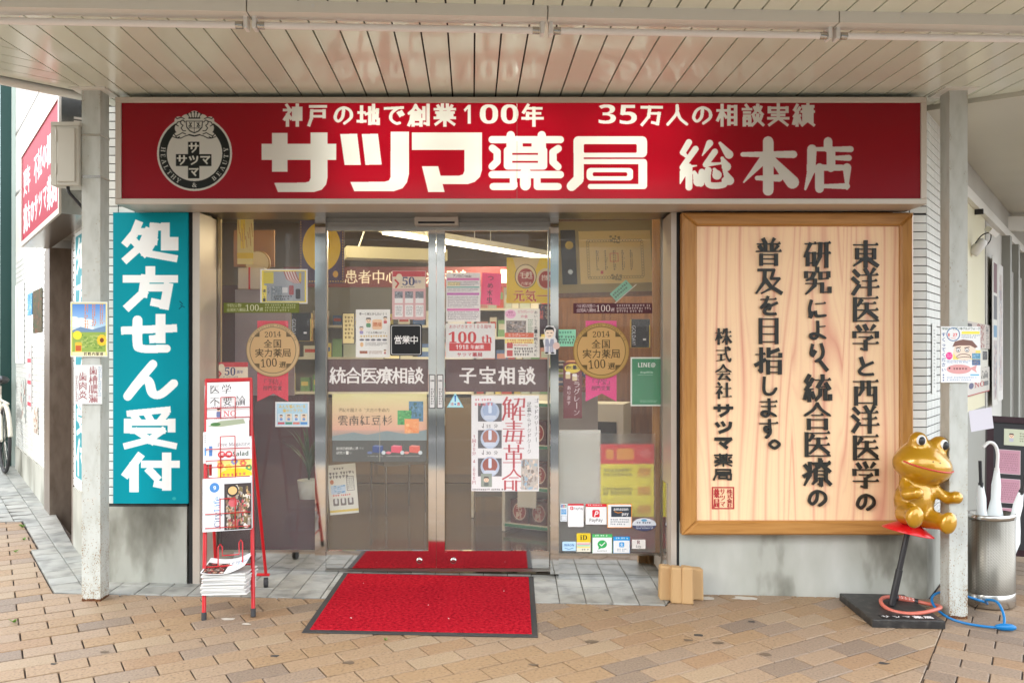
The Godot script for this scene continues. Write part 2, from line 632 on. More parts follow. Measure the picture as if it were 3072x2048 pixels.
func materials() -> void:
	mat("white_paint", lin(0.72, 0.71, 0.66), 0.4)
	mat("steel", lin(0.5, 0.49, 0.46), 0.22, 1.0)
	mat("mirror_steel", lin(0.68, 0.67, 0.65), 0.06, 1.0)
	mat("dull_steel", lin(0.36, 0.34, 0.31), 0.32, 1.0)
	mat("aluminium", lin(0.56, 0.5, 0.43), 0.38, 0.35)
	mat("black_gap", lin(0.012, 0.012, 0.012), 0.8)
	mat("black_plastic", lin(0.018, 0.018, 0.02), 0.4)
	mat("white_plastic", lin(0.72, 0.72, 0.7), 0.35)
	mat("red_paint", lin(0.5, 0.01, 0.016), 0.3)
	mat("teal_board", lin(0.0, 0.27, 0.33), 0.45)
	mat("tube_glass", lin(0.82, 0.8, 0.78), 0.25)
	mat("paper", lin(0.78, 0.78, 0.77), 0.7)
	mat("newsprint", lin(0.62, 0.62, 0.6), 0.8)
	var g := mat("glass", Color(1, 1, 1, 0.04), 0.0)
	g.transparency = BaseMaterial3D.TRANSPARENCY_ALPHA
	g.metallic_specular = 0.33
	g = mat("frosted_glass", Color(0.97, 0.97, 0.96, 0.03), 0.36)
	g.refraction_enabled = true
	g.refraction_scale = 0.008
	# concrete: trowelled, damp-stained
	grain(mat("concrete", Color.WHITE, 0.75), noise_tex(3, 0.011, [[0.0, lin(0.07, 0.066, 0.05)], [0.3, lin(0.22, 0.22, 0.185)], [0.46, lin(0.37, 0.375, 0.33)], [1.0, lin(0.49, 0.495, 0.455)]], 1024, 6, FastNoiseLite.TYPE_SIMPLEX_SMOOTH, false), Vector3(0.19, 0.085, 0.19), noise_tex(9, 0.05, [], 512, 5), 0.15)
	(M.concrete as StandardMaterial3D).uv1_offset = Vector3(0.47, 0.3, 0.4)
	grain(mat("grout", Color.WHITE, 0.9), noise_tex(4, 0.03, [[0.0, lin(0.03, 0.03, 0.028)], [1.0, lin(0.085, 0.085, 0.08)]], 256), Vector3.ONE)
	for i in 3:
		var k: float = [1.0, 0.93, 1.05][i]
		grain(mat("wall_tile_%d" % i, Color.WHITE, 0.18), noise_tex(20 + i, 0.01, [[0.0, lin(0.66 * k, 0.68 * k, 0.65 * k)], [0.5, lin(0.77 * k, 0.79 * k, 0.76 * k)], [1.0, lin(0.8 * k, 0.82 * k, 0.8 * k)]], 256, 3), Vector3.ONE * 1.3)
	for i in 4:
		var c: Color = [lin(0.31, 0.31, 0.285), lin(0.275, 0.28, 0.26), lin(0.335, 0.333, 0.305), lin(0.3, 0.295, 0.265)][i]
		grain(mat("apron_tile_%d" % i, Color.WHITE, 0.42), noise_tex(30 + i, 0.012, [[0.0, c.darkened(0.28)], [0.5, c], [1.0, c.lightened(0.12)]], 512, 5), Vector3.ONE * 0.9, noise_tex(36, 0.08, [], 256, 3), 0.04)
	var tones := [lin(0.28, 0.182, 0.1), lin(0.29, 0.196, 0.118), lin(0.27, 0.17, 0.096), lin(0.285, 0.2, 0.13), lin(0.245, 0.178, 0.125), lin(0.205, 0.15, 0.108), lin(0.305, 0.22, 0.14)]
	var pits := noise_tex(51, 0.09, [], 512, 3)
	for i in tones.size():
		var c: Color = tones[i]
		grain(mat("paver_%d" % i, Color.WHITE, 0.62), noise_tex(60 + i, 0.045, [[0.0, c.darkened(0.5)], [0.13, c.darkened(0.22)], [0.3, c.darkened(0.05)], [0.5, c], [0.8, c.lightened(0.05)], [1.0, c.lightened(0.16)]], 1024, 6), Vector3.ONE * (1.0 + 0.09 * i), pits, 0.16)
	grain(mat("joint_sand", Color.WHITE, 0.95), noise_tex(53, 0.02, [[0.0, lin(0.015, 0.01, 0.007)], [0.5, lin(0.04, 0.024, 0.016)], [0.7, lin(0.1, 0.07, 0.045)], [1.0, lin(0.25, 0.19, 0.125)]], 512, 5), Vector3.ONE * 0.7)
	for i in 3:
		var k: float = [1.0, 0.955, 1.03][i]
		grain(mat("plank_%d" % i, Color.WHITE, 0.13), noise_tex(70 + i, 0.004, [[0.0, lin(0.68 * k, 0.72 * k, 0.62 * k)], [1.0, lin(0.74 * k, 0.78 * k, 0.68 * k)]], 256, 3), Vector3(0.4, 0.4, 0.4))
	grain(mat("light_wood", Color.WHITE, 0.4), board_grain(), Vector3.ONE)
	(M.light_wood as StandardMaterial3D).uv1_triplanar = false
	grain(mat("frame_wood", Color.WHITE, 0.34), noise_tex(81, 0.02, [[0.0, lin(0.33, 0.145, 0.03)], [0.5, lin(0.42, 0.2, 0.05)], [1.0, lin(0.47, 0.235, 0.065)]], 256, 4), Vector3(0.5, 6.0, 0.5))
	grain(mat("frame_wood_upright", Color.WHITE, 0.34), noise_tex(82, 0.02, [[0.0, lin(0.33, 0.145, 0.03)], [0.5, lin(0.42, 0.2, 0.05)], [1.0, lin(0.47, 0.235, 0.065)]], 256, 4), Vector3(6.0, 0.5, 0.5))
	grain(mat("dark_wood", Color.WHITE, 0.3), noise_tex(83, 0.02, [[0.0, lin(0.11, 0.045, 0.015)], [1.0, lin(0.24, 0.105, 0.035)]], 256, 4), Vector3(6.0, 0.5, 6.0))
	grain(mat("bronze_steel", Color.WHITE, 0.36, 0.55), noise_tex(84, 0.012, [[0.0, lin(0.17, 0.13, 0.1)], [0.5, lin(0.25, 0.2, 0.16)], [1.0, lin(0.31, 0.26, 0.21)]], 512, 5), Vector3(2.5, 0.7, 2.5))
	grain(mat("carpet", Color.WHITE, 0.95), noise_tex(85, 0.03, [[0.0, lin(0.12, 0.003, 0.008)], [0.35, lin(0.32, 0.008, 0.018)], [0.65, lin(0.42, 0.012, 0.024)], [1.0, lin(0.52, 0.03, 0.04)]], 1024, 6), Vector3.ONE * 1.3, noise_tex(86, 0.3, [], 512, 2), 0.5)
	(M.carpet as StandardMaterial3D).metallic_specular = 0.12
	mat("rubber", lin(0.03, 0.03, 0.032), 0.7)
	grain(mat("shop_floor", Color.WHITE, 0.12), noise_tex(87, 0.015, [[0.0, lin(0.03, 0.024, 0.015)], [1.0, lin(0.055, 0.044, 0.028)]], 512, 4), Vector3.ONE * 0.6)
	grain(mat("asphalt", Color.WHITE, 0.9), noise_tex(88, 0.1, [[0.0, lin(0.03, 0.03, 0.03)], [1.0, lin(0.085, 0.085, 0.083)]], 512, 4), Vector3.ONE * 0.5)
	grain(mat("old_plaster", Color.WHITE, 0.8), noise_tex(89, 0.01, [[0.0, lin(0.42, 0.41, 0.37)], [1.0, lin(0.58, 0.57, 0.53)]], 256, 4), Vector3.ONE * 0.4)
	grain(mat("street_wall", Color.WHITE, 0.8), noise_tex(189, 0.01, [[0.0, lin(0.1, 0.095, 0.085)], [1.0, lin(0.2, 0.19, 0.17)]], 256, 4), Vector3.ONE * 0.3)
	mat("cream_panel", lin(0.62, 0.58, 0.4), 0.4)
	mat("cartboard_brown", lin(0.46, 0.29, 0.135), 0.8)

func board_grain() -> ImageTexture:   # the figure of a wide cypress board: parallel growth lines, two cathedral arches
	var w := 448
	var h := 640
	var im := Image.create(w, h, false, Image.FORMAT_RGB8)
	var n := FastNoiseLite.new()
	n.seed = 12
	n.frequency = 0.004
	n.fractal_octaves = 2
	var fine := FastNoiseLite.new()
	fine.seed = 13
	fine.frequency = 0.03
	var pale := Color(0.965, 0.825, 0.66)
	var pink := Color(0.86, 0.6, 0.5)
	for y in h:
		for x in w:
			var u := float(x) / w
			var v := float(y) / h
			var d := u * 30.0 + n.get_noise_2d(x * 2.2, y * 0.22) * 1.7
			for c in [[0.47, 0.28], [0.72, 0.78]]:
				var q: float = absf(u - c[0])
				if q < 0.1:
					d += (1.0 - q / 0.1) * (1.0 - q / 0.1) * (v - c[1]) * 7.0
			var band := absf(fposmod(d, 2.0) - 1.0)
			var k := pow(clampf(1.0 - band * 1.9, 0.0, 1.0), 1.3) * 0.78 + 0.26 * pow(clampf(1.0 - absf(fposmod(d * 3.0, 2.0) - 1.0) * 1.6, 0.0, 1.0), 2.0)
			k *= 0.7 + 0.5 * n.get_noise_2d(x * 3.0 + 900.0, y * 0.5)
			k += fine.get_noise_2d(x * 5.0, y * 0.6) * 0.06
			im.set_pixel(x, y, pale.lerp(pink, clampf(k, 0.0, 1.0)))
	return ImageTexture.create_from_image(im)

# ---------------------------------------------------------------- ground
func clipped(p: PackedVector2Array, region: PackedVector2Array) -> Array:
	return Geometry2D.intersect_polygons(p, region)

func pave(parent: Node, region: PackedVector2Array, origin: Vector2, turn: float, length: float, width: float, gap: float, mats: Array, called: String, thick: float, top: float, bond: float, seed_: int, singles: PackedVector2Array) -> void:
	# pieces in the singles area are parts of their own, the rest (out of the picture) is joined
	var r := RandomNumberGenerator.new()
	r.seed = seed_
	var t := Transform2D(turn, origin)
	var rest := {}
	var shared := {}
	var lo := Vector2(1e9, 1e9)
	var hi := -lo
	var inv := t.affine_inverse()
	for q in region:
		lo = lo.min(inv * q)
		hi = hi.max(inv * q)
	for row in range(int(floor(lo.y / width)) - 1, int(ceil(hi.y / width)) + 1):
		for col in range(int(floor(lo.x / length)) - 2, int(ceil(hi.x / length)) + 1):
			var x := col * length + (bond * length if posmod(row, 2) == 1 else 0.0)
			var y := row * width
			var ra := PackedVector2Array([t * Vector2(x + gap, y + gap), t * Vector2(x + length - gap, y + gap), t * Vector2(x + length - gap, y + width - gap), t * Vector2(x + gap, y + width - gap)])
			var k := r.randi() % mats.size()
			var dip := r.randf_range(-0.0012, 0.0012)
			for piece in clipped(ra, region):
				if piece.size() < 3:
					continue
				var mid := Vector2.ZERO
				for q in piece:
					mid += q / piece.size()
				if Geometry2D.is_point_in_polygon(mid, singles):
					var local := PackedVector2Array()
					for q in piece:
						local.append(q - mid)
					var whole: bool = piece.size() == 4 and absf(piece[0].distance_to(piece[2]) - ra[0].distance_to(ra[2])) < 0.001
					var mesh: Mesh
					if whole and shared.has(k % 3):
						mesh = shared[k % 3]
					else:
						mesh = Solid.new().slab(local, 0.0, thick, 0.0022 + 0.0006 * (k % 3)).made()
						if whole:
							shared[k % 3] = mesh
					var o := put(called, mesh, M[mats[k]], parent, Vector3(mid.x, top + dip, mid.y))
					o.rotation = Vector3(r.randf_range(-0.004, 0.004), 0, r.randf_range(-0.003, 0.003))
				else:
					if not rest.has(k):
						rest[k] = Solid.new()
					(rest[k] as Solid).slab(piece, top + dip, thick, 0.0025)
	for k in rest:
		var o := put(called + "s_beyond", (rest[k] as Solid).made(), M[mats[k]], parent)
		o.set_meta("kind", "stuff")

func build_ground() -> void:
	var g := setting("pavement")
	var n := Vector3(0.02, 1, 0.03).normalized()
	var ex := Vector3(1, -0.02, 0).normalized()
	g.transform = Transform3D(Basis(ex, n, ex.cross(n)), Vector3(0, -0.015, 0))
	var bed := Solid.new()
	for p in [[Vector2(-14, 0.06), Vector2(14, 0.06), Vector2(14, 6.2), Vector2(-14, 6.2)], [Vector2(-14, -12), Vector2(-11.2, -12), Vector2(-2.55, 0.06), Vector2(-14, 0.06)], [Vector2(11.2, -12), Vector2(14, -12), Vector2(14, 0.06), Vector2(2.57, 0.06)], [Vector2(-1.9, -0.04), Vector2(1.9, -0.04), Vector2(1.9, 0.06), Vector2(-1.9, 0.06)]]:
		bed.slab(PackedVector2Array(p), -0.009, 0.2)
	put("bedding", bed.made(), M.joint_sand, g)
	# tile apron along the shop front and round the left corner
	var tiles := ["apron_tile_0", "apron_tile_1", "apron_tile_2", "apron_tile_3"]
	var all := PackedVector2Array([Vector2(-9, -9), Vector2(9, -9), Vector2(9, 9), Vector2(-9, 9)])
	var strip := PackedVector2Array([Vector2(-2.42, 0.3), Vector2(-2.27, 0.515), Vector2(-2.58, 0.515), Vector2(-3.2, -0.35), Vector2(-3.0, -0.5)])
	var strip_far := PackedVector2Array([Vector2(-3.0, -0.5), Vector2(-3.16, -0.38), Vector2(-3.36, -0.66), Vector2(-3.72, -1.16), Vector2(-4.12, -1.05), Vector2(-7.4, -5.6), Vector2(-6.4, -5.6)])
	var right_edge := PackedVector2Array([Vector2(-1.87, -0.02), Vector2(0.972, -0.02), Vector2(0.972, 0.3), Vector2(0.86, 0.515), Vector2(-2.27, 0.515), Vector2(-2.42, 0.3), Vector2(-1.87, 0.3)])
	pave(g, right_edge, Vector2(-0.03, 0.515), 0.0, 0.15, 0.15, 0.0018, tiles, "apron_tile", 0.02, 0.004, 0.0, 5, all)
	pave(g, strip, Vector2(-2.58, 0.515), atan2(-0.81, -0.585), 0.15, 0.15, 0.0018, tiles, "apron_tile", 0.02, 0.004, 0.0, 6, all)
	pave(g, strip_far, Vector2(-2.58, 0.515), atan2(-0.81, -0.585), 0.15, 0.15, 0.0018, tiles, "apron_tile", 0.02, 0.004, 0.0, 7, PackedVector2Array([Vector2(-4.6, -2.4), Vector2(-2, -2.4), Vector2(-2, 1), Vector2(-4.6, 1)]))
	# brick pavers, laid on the slant in two fields that meet at the right corner
	var crack := Vector2(-0.54, 0.84)
	var bend := Vector2(2.26, 0.83)
	var left_field := PackedVector2Array([Vector2(-9, 6.2), Vector2(-9, -5.6), Vector2(-7.45, -5.6), Vector2(-4.13, -1.04), Vector2(-3.73, -1.15), Vector2(-3.37, -0.65), Vector2(-3.17, -0.37), Vector2(-3.21, -0.345), Vector2(-2.585, 0.52), Vector2(0.865, 0.52), Vector2(0.985, 0.296), Vector2(2.46, 0.296), bend + crack * -0.4, bend, bend + crack * 6.3])
	var right_field := PackedVector2Array([bend + crack * -0.39 + Vector2(0.006, 0), Vector2(2.462, 0.3), Vector2(7.5, -6.7), Vector2(9, -6.7), Vector2(9, 6.2), bend + crack * 6.3 + Vector2(0.006, 0), bend + Vector2(0.006, 0)])
	var in_view := PackedVector2Array([Vector2(-2.35, 1.78), Vector2(-2.75, 1.1), Vector2(-3.9, -0.9), Vector2(-3.2, -0.4), Vector2(-2.6, 0.4), Vector2(2.6, 0.2), Vector2(3.6, -0.6), Vector2(3.1, 0.3), Vector2(2.2, 1.78)])
	var warm := ["paver_0", "paver_1", "paver_2", "paver_3", "paver_0", "paver_4", "paver_1", "paver_6", "paver_3", "paver_5"]
	pave(g, left_field, Vector2(-0.2, 0.9), -0.56, 0.25, 0.1235, 0.0036, warm, "brick", 0.05, 0.0, 0.5, 8, in_view)
	pave(g, right_field, Vector2(2.26, 0.83), 0.56, 0.25, 0.1235, 0.0036, ["paver_3", "paver_4", "paver_2", "paver_5", "paver_4"], "brick", 0.05, -0.003, 0.5, 9, in_view)
	# trodden gum, oil spots and scuffs
	var rs := RandomNumberGenerator.new()
	rs.seed = 77
	mat("gum_dark", lin(0.035, 0.032, 0.03), 0.8)
	mat("stain_brown", lin(0.12, 0.085, 0.055), 0.7)
	mat("chalk_scuff", lin(0.5, 0.46, 0.4), 0.9)
	for q in [[-1.1, 1.36, 0.02, "gum_dark"], [1.28, 0.76, 0.018, "gum_dark"], [0.95, 0.98, 0.024, "gum_dark"], [0.88, 1.05, 0.022, "stain_brown"], [1.02, 1.08, 0.03, "stain_brown"], [0.52, 0.62, 0.012, "gum_dark"], [1.22, 1.22, 0.03, "stain_brown"], [0.4, 1.1, 0.03, "stain_brown"], [-0.75, 1.42, 0.028, "stain_brown"], [0.1, 1.4, 0.02, "stain_brown"], [1.75, 1.3, 0.025, "gum_dark"], [-1.9, 1.35, 0.02, "stain_brown"], [-1.72, 1.05, 0.012, "stain_brown"], [-1.48, 0.88, 0.03, "chalk_scuff"], [-1.36, 0.95, 0.022, "chalk_scuff"], [1.35, 0.36, 0.06, "chalk_scuff"], [1.12, 0.38, 0.05, "chalk_scuff"], [-1.5, 1.2, 0.012, "stain_brown"], [-2.05, 1.5, 0.014, "gum_dark"]]:
		var blot := PackedVector2Array()
		for k in 11:
			var rr: float = q[2] * rs.randf_range(0.55, 1.1)
			blot.append(Vector2(cos(TAU * k / 11.0) * rr * 1.25, sin(TAU * k / 11.0) * rr * 0.7))
		put("stain", Solid.new().slab(blot, 0.0, 0.0008, 0.0).made(), M[q[3]], g, Vector3(q[0], 0.0024, q[1]))
	# a kerb and the street where the photographer stands
	var k := setting("kerb")
	k.transform = g.transform
	put("kerb_stone", Solid.new().box(Vector3(0, -0.06, 6.28), Vector3(28, 0.14, 0.15)).made(), M.concrete, k)
	var road := setting("road")
	put("asphalt", Solid.new().box(Vector3(0, -0.44, 12.5), Vector3(60, 0.2, 12.3)).made(), M.asphalt, road)
	put("centre_line", Solid.new().box(Vector3(0, -0.338, 11.5), Vector3(60, 0.004, 0.15)).made(), M.white_paint, road)
	var far := setting("far_pavement")
	put("slab", Solid.new().box(Vector3(0, -0.34, 20.65), Vector3(60, 0.3, 4.0)).made(), M.concrete, far)
	var earth := setting("ground")
	put("sheet", Solid.new().box(Vector3(0, -0.66, 0), Vector3(160, 0.2, 160)).made(), M.asphalt, earth)
	# weeds in the joints
	for w in [[-2.53, 0.985, 7, 0.03], [-3.0, 0.93, 4, 0.02], [-3.28, -0.31, 5, 0.025], [-3.62, -0.98, 8, 0.04], [-4.17, -1.06, 10, 0.05], [-0.62, 1.13, 4, 0.018], [-3.4, -0.62, 6, 0.025]]:
		var s := Solid.new()
		for i in w[2] * 2:
			var a := rng.randf() * TAU
			var l: float = w[3] * rng.randf_range(0.6, 1.2)
			var d := Vector3(cos(a), rng.randf_range(0.5, 1.2), sin(a)).normalized() * l
			var side := Vector3(-sin(a), 0, cos(a)) * l * 0.14
			s.tri(Vector3.ZERO - side * 0.5, d * 0.6 + side, d)
			s.tri(Vector3.ZERO - side * 0.5, d, d * 0.6 - side)
		if not M.has("weed"):
			mat("weed", lin(0.1, 0.22, 0.03), 0.6).backlight_enabled = true
			(M.weed as StandardMaterial3D).backlight = lin(0.1, 0.2, 0.03)
		var spot: String = ["in the brick joints just before the left canopy post", "in the brick joints at the left picture edge", "at the corner of the brick patch by the tile strip", "along the far edge of the brick patch", "at the left picture edge beside the patch", "in the joint under the front edge of the red mat", "beside the side wall tile strip"][[-2.53, -3.0, -3.28, -3.62, -4.17, -0.62, -3.4].find(w[0])]
		tag(put("weed", s.made(), M.weed, null, Vector3(w[0], ground(w[0], w[1]) - 0.002, w[1])), "small green weed growing " + spot, "weed", "weeds in the paving joints")

# ---------------------------------------------------------------- walls
const LEFT := Vector2(-2.42, 0.3)     # where the front wall turns to the side streets
const RIGHT := Vector2(2.443, 0.3)
const TURN_L := Vector2(-0.584, -0.811)
const TURN_R := Vector2(0.584, -0.811)

func along(corner: Vector2, way: Vector2, out: float) -> Transform3D:   # a frame on a side wall: x along it towards the back, y up, z outwards
	var x := Vector3(way.x, 0, way.y)
	var z := Vector3(-0.811, 0, 0.584) if way.x < 0 else Vector3(0.811, 0, 0.584)
	var b := Basis(x, Vector3.UP, z) if x.cross(Vector3.UP).dot(z) > 0 else Basis(-x, Vector3.UP, z)
	return Transform3D(b, Vector3(corner.x, 0, corner.y) + z * out)

func tile_field(parent: Node, t: Transform3D, x0: float, x1: float, y0: float, y1: float, hidden: Array, origin: Vector2, joined := false) -> void:
	var r := RandomNumberGenerator.new()
	r.seed = int(x0 * 1000) + 77
	var one := []
	for i in 3:
		one.append(Solid.new().plate(PackedVector2Array([Vector2(-0.0473, -0.0223), Vector2(0.0473, -0.0223), Vector2(0.0473, 0.0223), Vector2(-0.0473, 0.0223)]), 0.006 + 0.0003 * i, 0.006, 0.0016).made())
	var bulk := Solid.new()
	for row in range(int(floor((y0 - origin.y) / 0.05)) - 1, int(ceil((y1 - origin.y) / 0.05)) + 1):
		for col in range(int(floor((x0 - origin.x) / 0.1)) - 1, int(ceil((x1 - origin.x) / 0.1)) + 1):
			var c := origin + Vector2(col * 0.1 + 0.05, row * 0.05 + 0.025)
			var a := (c - Vector2(0.0473, 0.0223)).max(Vector2(x0, y0))
			var b := (c + Vector2(0.0473, 0.0223)).min(Vector2(x1, y1))
			if b.x - a.x < 0.008 or b.y - a.y < 0.008:
				continue
			var skip := false
			for h in hidden:
				skip = skip or (h as Rect2).encloses(Rect2(a, b - a))
			if skip:
				continue
			var k := r.randi() % 3
			var mid := (a + b) / 2.0
			var full := absf(b.x - a.x - 0.0946) < 0.001 and absf(b.y - a.y - 0.0446) < 0.001
			var h := (b - a) / 2.0
			var outline := PackedVector2Array([Vector2(-h.x, -h.y), Vector2(h.x, -h.y), h, Vector2(-h.x, h.y)])
			if joined:
				bulk.t = t * Transform3D(Basis.IDENTITY, Vector3(mid.x, mid.y, 0))
				bulk.plate(outline, 0.006, 0.006, 0.0015)
			else:
				var o := put("wall_tile", one[k] if full else Solid.new().plate(outline, 0.006, 0.006, 0.0016).made(), M["wall_tile_%d" % k], parent)
				o.transform = t * Transform3D(Basis.IDENTITY, Vector3(mid.x, mid.y, 0))
	if joined:
		put("tile_cladding", bulk.made(), M.wall_tile_0, parent).set_meta("kind", "stuff")

func build_walls() -> void:
	var front := base("shop_building")
	tag(front, "white tiled pharmacy building with grey concrete plinth around the glass entrance", "building")
	var top := 6.2
	# solid wall bodies of the front, 0.2 m thick, their face 6 mm behind the tile faces
	var body := Solid.new()
	var zf := 0.294
	body.span(Vector3(LEFT.x, 0.46, 0.05), Vector3(-1.925, top, zf))
	body.span(Vector3(0.99, 0.3, 0.05), Vector3(RIGHT.x, 2.19, zf))
	body.span(Vector3(0.992, 2.19, 0.05), Vector3(RIGHT.x, 2.24, zf - 0.0005))
	body.span(Vector3(-1.925, 2.24, 0.05), Vector3(RIGHT.x, top, zf - 0.001))
	put("wall", body.made(), M.grout, front)
	var lower := Solid.new()
	var pl := on(325, 1513, 0.3).y
	lower.span(Vector3(LEFT.x, -0.1, 0.06), Vector3(-1.915, pl - 0.012, 0.302))
	put("plinth", lower.made(), M.concrete, front)
	put("plinth_ledge", Solid.new().span(Vector3(LEFT.x, pl - 0.012, 0.06), Vector3(-1.915, pl, 0.299)).made(), M.grout, front)
	var pr := on(2100, 1600, 0.3).y
	put("plinth", Solid.new().span(Vector3(0.985, -0.2, 0.06), Vector3(RIGHT.x, pr + 0.07, 0.302)).made(), M.concrete, front)
	var t := Transform3D(Basis.IDENTITY, Vector3(0, 0, 0.294))
	var teal := Rect2(on(342, 1505, 0.3).x, on(342, 1505, 0.3).y, 0.43, 1.7)
	tile_field(front, t, LEFT.x + 0.004, -1.925, pl + 0.003, 2.82, [teal, Rect2(-2.18, 2.2, 5, 0.56)], Vector2(LEFT.x + 0.002, pl + 0.003))
	var wood := Rect2(on(2055, 1595, 0.3).x, on(2055, 1595, 0.3).y, 1.32, 1.87)
	tile_field(front, t, 0.992, RIGHT.x - 0.004, pr + 0.075, 2.195, [wood], Vector2(RIGHT.x - 0.002 - 2.0, pr + 0.075))
	# the sides run back at a slant
	var sl := along(LEFT, TURN_L, 0.0)
	var sr := along(RIGHT, TURN_R, 0.0)
	var side := Solid.new()
	var dirl := 1.0 if sl.basis.x.dot(Vector3(TURN_L.x, 0, TURN_L.y)) > 0 else -1.0
	var dirr := 1.0 if sr.basis.x.dot(Vector3(TURN_R.x, 0, TURN_R.y)) > 0 else -1.0
	side.t = sl
	side.span(Vector3(0.0, 0.46, -0.2), Vector3(0.98 * dirl, 2.3, -0.006))
	side.span(Vector3(2.35 * dirl, 0.42, -0.2), Vector3(4.58 * dirl, 2.3, -0.006))
	side.span(Vector3(0.0, 2.3, -0.2), Vector3(4.58 * dirl, top, -0.003))
	put("side_wall", side.made(), M.old_plaster, front)
	side = Solid.new()
	side.t = sl
	side.span(Vector3(0.0, -0.2, -0.2), Vector3(0.98 * dirl, 0.46, 0.003))
	put("side_plinth", side.made(), M.concrete, front)
	side = Solid.new()
	side.t = sl
	side.span(Vector3(2.35 * dirl, -0.2, -0.2), Vector3(4.58 * dirl, 0.42, 0.003))
	put("side_plinth", side.made(), M.concrete, front)
	side = Solid.new()
	side.t = sl
	side.span(Vector3(1.02 * dirl, -0.15, -0.45), Vector3(2.33 * dirl, 2.3, -0.25))
	put("side_doorway", side.made(), M.bronze_steel, front)
	side = Solid.new()
	side.t = sl
	side.span(Vector3(1.0 * dirl, -0.15, -0.22), Vector3(1.06 * dirl, 2.3, 0.0))
	side.span(Vector3(1.12 * dirl, -0.15, -0.24), Vector3(1.2 * dirl, 2.3, -0.04))
	side.span(Vector3(2.05 * dirl, -0.15, -0.24), Vector3(2.36 * dirl, 2.2, 0.01))
	put("door_jamb", side.made(), M.bronze_steel, front)
	tile_field(front, sl * Transform3D(Basis.IDENTITY, Vector3(0, 0, -0.006)), 2.37 if dirl > 0 else -4.55, 4.55 if dirl > 0 else -2.37, 0.43, 2.3, [], Vector2(0, 0.43), true)
	tile_field(front, sl * Transform3D(Basis.IDENTITY, Vector3(0, 0, -0.006)), 0.004 if dirl > 0 else -0.98, 0.98 if dirl > 0 else -0.004, 0.47, 2.3, [], Vector2(0, 0.47), true)
	var seam := Solid.new()
	seam.t = sl
	for y in [2.98, 3.6, 4.4]:
		seam.span(Vector3(0, y, -0.01), Vector3(4.58 * dirl, y + 0.025, 0.002))
	put("panel_seam", seam.made(), M.dull_steel, front)
	side = Solid.new()
	side.t = sr
	side.span(Vector3(0.0, 0.3, -0.2), Vector3(0.6 * dirr, 2.8, -0.006))
	put("side_wall", side.made(), M.grout, front)
	side = Solid.new()
	side.t = sr
	side.span(Vector3(0.0, -0.3, -0.2), Vector3(0.62 * dirr, 0.36, 0.002))
	put("side_plinth", side.made(), M.concrete, front)
	tile_field(front, sr * Transform3D(Basis.IDENTITY, Vector3(0, 0, -0.006)), 0.004, 0.1, 0.37, 2.8, [], Vector2(0, pr + 0.075), false)
	tile_field(front, t, 2.243, RIGHT.x - 0.004, 2.1962, 2.8, [], Vector2(RIGHT.x - 0.002 - 2.0, pr + 0.075))
	tile_field(front, sr * Transform3D(Basis.IDENTITY, Vector3(0, 0, -0.006)), 0.1, 0.5, 0.37, 2.8, [], Vector2(0, pr + 0.075), true)

